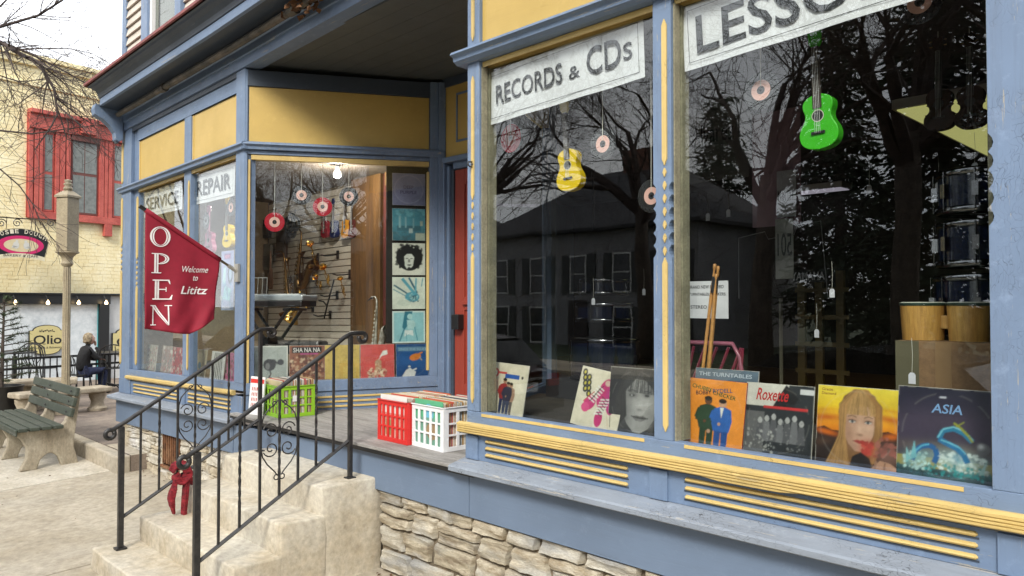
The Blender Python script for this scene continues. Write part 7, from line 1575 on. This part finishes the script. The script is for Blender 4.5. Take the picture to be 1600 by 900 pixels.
# drumsticks in a bundle
ds = empty('drumstick_bundle', atY(1096, 640, .30), label='bundle of wooden drumsticks tied together behind the orange sleeve', cat='drumsticks')
tp = atY(1119, 412, .34)-atY(1096, 640, .30); stk = rough_mat('stick_wood', (.50, .25, .07), (.38, .17, .04), 5, None, .4, .1)
for k, (ox, oy, cut) in enumerate(((-.015, 0, 1.0), (.015, .01, .985), (.0, .022, .95), (.024, -.008, .93))):
    q = MB(); b = Vector((ox*1.2, oy, 0)); e = tp*cut+Vector((ox*.45, oy, 0)); q.tube([b, b.lerp(e, .1), b.lerp(e, .80), b.lerp(e, .94), b.lerp(e, .955), b.lerp(e, .975), b.lerp(e, .995), e], [.008, .0085, .0085, .005, .005, .0085, .008, .004], 10); q.build('drumstick', stk, ds, smooth=True)
q = MB(); c_ = tp*.22; q.tube([c_-tp*.015, c_+tp*.015], .026, 12); q.build('tie', black, ds); q = MB(); q.tube([tp*.80+Vector((.004, 0, 0)), tp*.91+Vector((.004, 0, 0))], .016, 10); q.build('dark_grip', black, ds)
# pink chair back
cM = atY(1110, 625, .62); t = empty('pink_chair', (cM.x, .62, 1.166), 0, 'pink plastic lattice chair back behind the sleeves', 'chair'); pkm = flat((.20, .02, .045), .3); zc_ = zat(1110, 536, .62)-1.166; wch = .19  # pink darkened to paint in the dim interior
fr_ = [(-wch, 0, 0), (-wch, 0, zc_*.55), (-wch*.92, 0, zc_*.85), (-wch*.7, 0, zc_), (wch*.7, 0, zc_), (wch*.92, 0, zc_*.85), (wch, 0, zc_*.55), (wch, 0, 0)]
q = MB(); q.tube(fr_, .012, 8); q.build('frame', flat((.28, .08, .12), .3), t, smooth=True)
for k in range(-3, 6): q = MB(); a = (-wch+.07*k, 0, .05); b = (-wch+.07*k+.16, 0, zc_-.02); cl_ = lambda p: (max(-wch, min(wch, p[0])), p[1], p[2]); q.tube([cl_(a), cl_(b)], .008, 5); q.build('slat', pkm, t); 
q = MB(); q.box(-wch, wch, .02, .4, .0, .04); q.build('seat', pkm, t, bevel=.01)
# notices and signs inside
def notice(px0, px1, py0, py1, y, label, lines, bg=(.62, .62, .64), ink=black, name='paper_notice', cat='notice', mir=False, rz=0, back=(.5, .5, .5)):
    a = atY(px0, py1, y); b = atY(px1, py1, y); zt_ = atY(px0, py0, y).z; w, h = b.x-a.x, zt_-a.z; t = empty(name, a, R(rz), label, cat)
    q = MB(); q.box(0, w, 0, .003, 0, h); q.build('sheet', flat(bg, .6), t)
    for (s, x_, z_, ww, hh) in lines: q = MB(); put_text(q, s, x_*w, z_*h, ww*w, hh*h, -.0012, 0, 0, .01, mir=mir); q.build('lettering', ink, t)
    return t
notice(1073, 1138, 440, 497, .62, 'white notice about brand new turntables and speakers', [('BRAND NEW RECORD', .06, .80, .84, .09), ('TURNTABLES, SPEAKERS', .06, .60, .88, .09), ('STEREO', .10, .26, .40, .09)])
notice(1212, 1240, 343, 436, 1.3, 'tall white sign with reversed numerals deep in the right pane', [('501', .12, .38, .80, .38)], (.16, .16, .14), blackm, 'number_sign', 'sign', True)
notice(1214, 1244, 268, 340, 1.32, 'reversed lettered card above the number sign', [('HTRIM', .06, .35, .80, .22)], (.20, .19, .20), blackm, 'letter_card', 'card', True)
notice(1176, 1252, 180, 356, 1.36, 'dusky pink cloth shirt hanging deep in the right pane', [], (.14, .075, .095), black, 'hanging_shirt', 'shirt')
notice(1062, 1170, 168, 290, 2.2, 'grey panel lettered Alvarez on the inner wall', [('Alvarez', .18, .48, .62, .24)], (.13, .13, .12), blackm, 'wall_panel', 'panel')
ya = notice(1232, 1294, 422, 442, 1.7, 'black strip lettered YAMAHA below the music rest', [('YAMAHA', .08, .18, .84, .62)], (.008, .008, .008), flat((.42, .42, .42)), 'brand_strip', 'sign')
notice(770, 792, 478, 545, .75, 'grey paper sheet at the left of the near bay', [('NO', .1, .6, .3, .1)], (.30, .31, .31), flat((.2, .2, .2)))
notice(760, 768, 416, 430, .5, 'small white card lettered N by the door side', [('N', .2, .2, .5, .6)], (.6, .6, .6)); 
a = atY(1154, 372, 1.6); b = atY(1290, 372, 1.6); t = empty('music_stand', (a.x, 1.6, a.z-.5), 0, 'thin wire music rest outlined in the dark of the right pane', 'music stand')
w_ = b.x-a.x; q = MB(); q.tube([(0, 0, .10), (0, 0, .5), (w_*.32, 0, .53), (w_*.36, 0, .48), (w_*.66, 0, .50), (w_*.70, 0, .56), (w_*.95, 0, .57), (w_*1.02, 0, .1)], .003, 4); q.build('wire_frame', flat((.25, .25, .25), .4), t); q = MB(); q.tube([(w_*.5, 0, .1), (w_*.5, 0, -.9)], .012, 6); q.build('stem', flat((.1, .09, .06)), t)
tgm = flat((.62, .62, .66), .6)
def price(px, py, y, label, h=.05, up=.14):
    p = atY(px, py, y); t = empty('price_tag', p, R(random.Random(px).uniform(-20, 20)), label, 'price tag', 'white price tags inside the near bay'); w = h*.62
    q = MB(); q.prism([(-w/2, -h/2), (w/2, -h/2), (w/2, h*.3), (w*.25, h/2), (-w*.25, h/2), (-w/2, h*.3)], 0, .001); q.build('card', tgm, t); q = MB(); q.tube([(0, 0, h*.45), (.003, 0, h*.5+up*.5), (0, 0, h*.5+up)], .0008, 3); q.build('thread', strm, t)
for px, py, y, lab in ((1300, 458, .9, 'price tag hanging below the lettered strip'), (1425, 591, .30, 'price tag hanging in front of the cardboard box'), (1276, 521, 1.1, 'small price tag in the dark middle of the right pane'), (927, 471, 1.0, 'price tag on the left pane drums'), (1106, 339, 1.9, 'dim price tag upper left of the right pane'), (1138, 333, 2.0, 'dim price tag right of its neighbour under the panel'), (1523, 262, .9, 'price tag hanging below the violins'), (1466, 292, 1.2, 'price tag left of the right hand drum'), (1006, 456, 1.4, 'dim price tag beside the left pane stack'), (1358, 296, 1.8, 'dim price tag under the dark conifer reflection')): price(px, py, y, lab, .045 if y < 1.5 else .055)
# yellow rack deep inside
p = atY(1284, 525, 2.0); t = empty('yellow_rack', (p.x, 2.0, .872), 0, 'yellow wooden rack seen dimly behind the price tags', 'rack'); yk_ = flat((.09, .055, .008), .5)  # rack yellow darkened, interior gloom is in the colour
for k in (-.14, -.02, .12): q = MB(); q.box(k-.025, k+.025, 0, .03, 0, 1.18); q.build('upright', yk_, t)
for k in range(4): q = MB(); q.box(-.18, .18, -.005, -.001, .5+k*.18, .53+k*.18); q.build('shelf', yk_, t)
q = MB(); q.box(-.3, .5, .3, .9, 0, .7); q = None
# second bay window boards inside: dull inner mullion seen through the left pane
# wasp-nest like dried leaves caught on the pipe, and small hook on the post
dn_ = atY(480, 10, -.13); t = empty('dried_leaf_clump', (dn_.x, -.14, 4.10), 0, 'clump of brown dried leaves caught on the overhead pipe', 'leaves'); rr = random.Random(2); lm = rough_mat('dead_leaf', (.16, .075, .03), (.07, .035, .018), 12)
q = MB()
for k in range(46):
    c_ = Vector((rr.gauss(0, .09), rr.gauss(0, .04), rr.gauss(-.01, .035))); u = Vector((rr.gauss(0, 1), rr.gauss(0, 1), rr.gauss(0, 1))).normalized()*rr.uniform(.02, .045); v = u.orthogonal().normalized()*rr.uniform(.015, .03); n_ = u.cross(v).normalized()*.012; q.add([c_-u, c_-v+n_, c_+u, c_+v+n_, c_-n_*.3], [(0, 1, 4), (1, 2, 4), (2, 3, 4), (3, 0, 4)])
o = q.build('leaves', lm, t); o['kind'] = 'stuff'
h = atY(738, 257, -.01); q = MB(); q.tube([(0, 0, .015), (0, -.03, .012), (0, -.035, -.005), (0, -.02, -.015), (0, 0, -.014)], .005, 6); q.lathe([(.004, -.004), (.014, 0), (.004, .004)], 8, 0, ZM((0, 0, 0), 0, pi/2)); o = q.build('cup_hook', iron, None, smooth=True); o.location = h; tag(o, 'small metal hook screwed to the blue post beside the door', 'hook')

# litter of dead leaves and grit at the foot of the wall
rr = random.Random(11); q = MB()
for k in range(150):
    if k < 70: x = rr.uniform(-4.3, -2.2); y = -abs(rr.gauss(0, .07))-.03
    elif k < 110: x = rr.uniform(-9.2, -5.95); y = -abs(rr.gauss(0, .08))-.03
    else: x = rr.uniform(-11, -4.2); y = rr.uniform(-3.2, -.5)
    if SX0-.05 < x < SX1+.02 and y > -1.36: continue
    s_ = rr.uniform(.008, .022)*(1 if k < 110 else .8); a = rr.uniform(0, 6.3); z = gz(y)+.003; c = Vector((x, y, z+.002)); u = Vector((cos(a), sin(a), rr.uniform(-.1, .3)))*s_; v = Vector((-sin(a), cos(a), rr.uniform(-.1, .3)))*s_*.55
    q.add([c-u, c-v+Vector((0, 0, .004)), c+u, c+v+Vector((0, 0, .004)), c], [(0, 1, 4), (1, 2, 4), (2, 3, 4), (3, 0, 4)])
o = q.build('leaf_litter', lm, None); tag(o, 'scattered brown leaf litter at the foot of the stone wall', 'leaves', None, 'stuff')
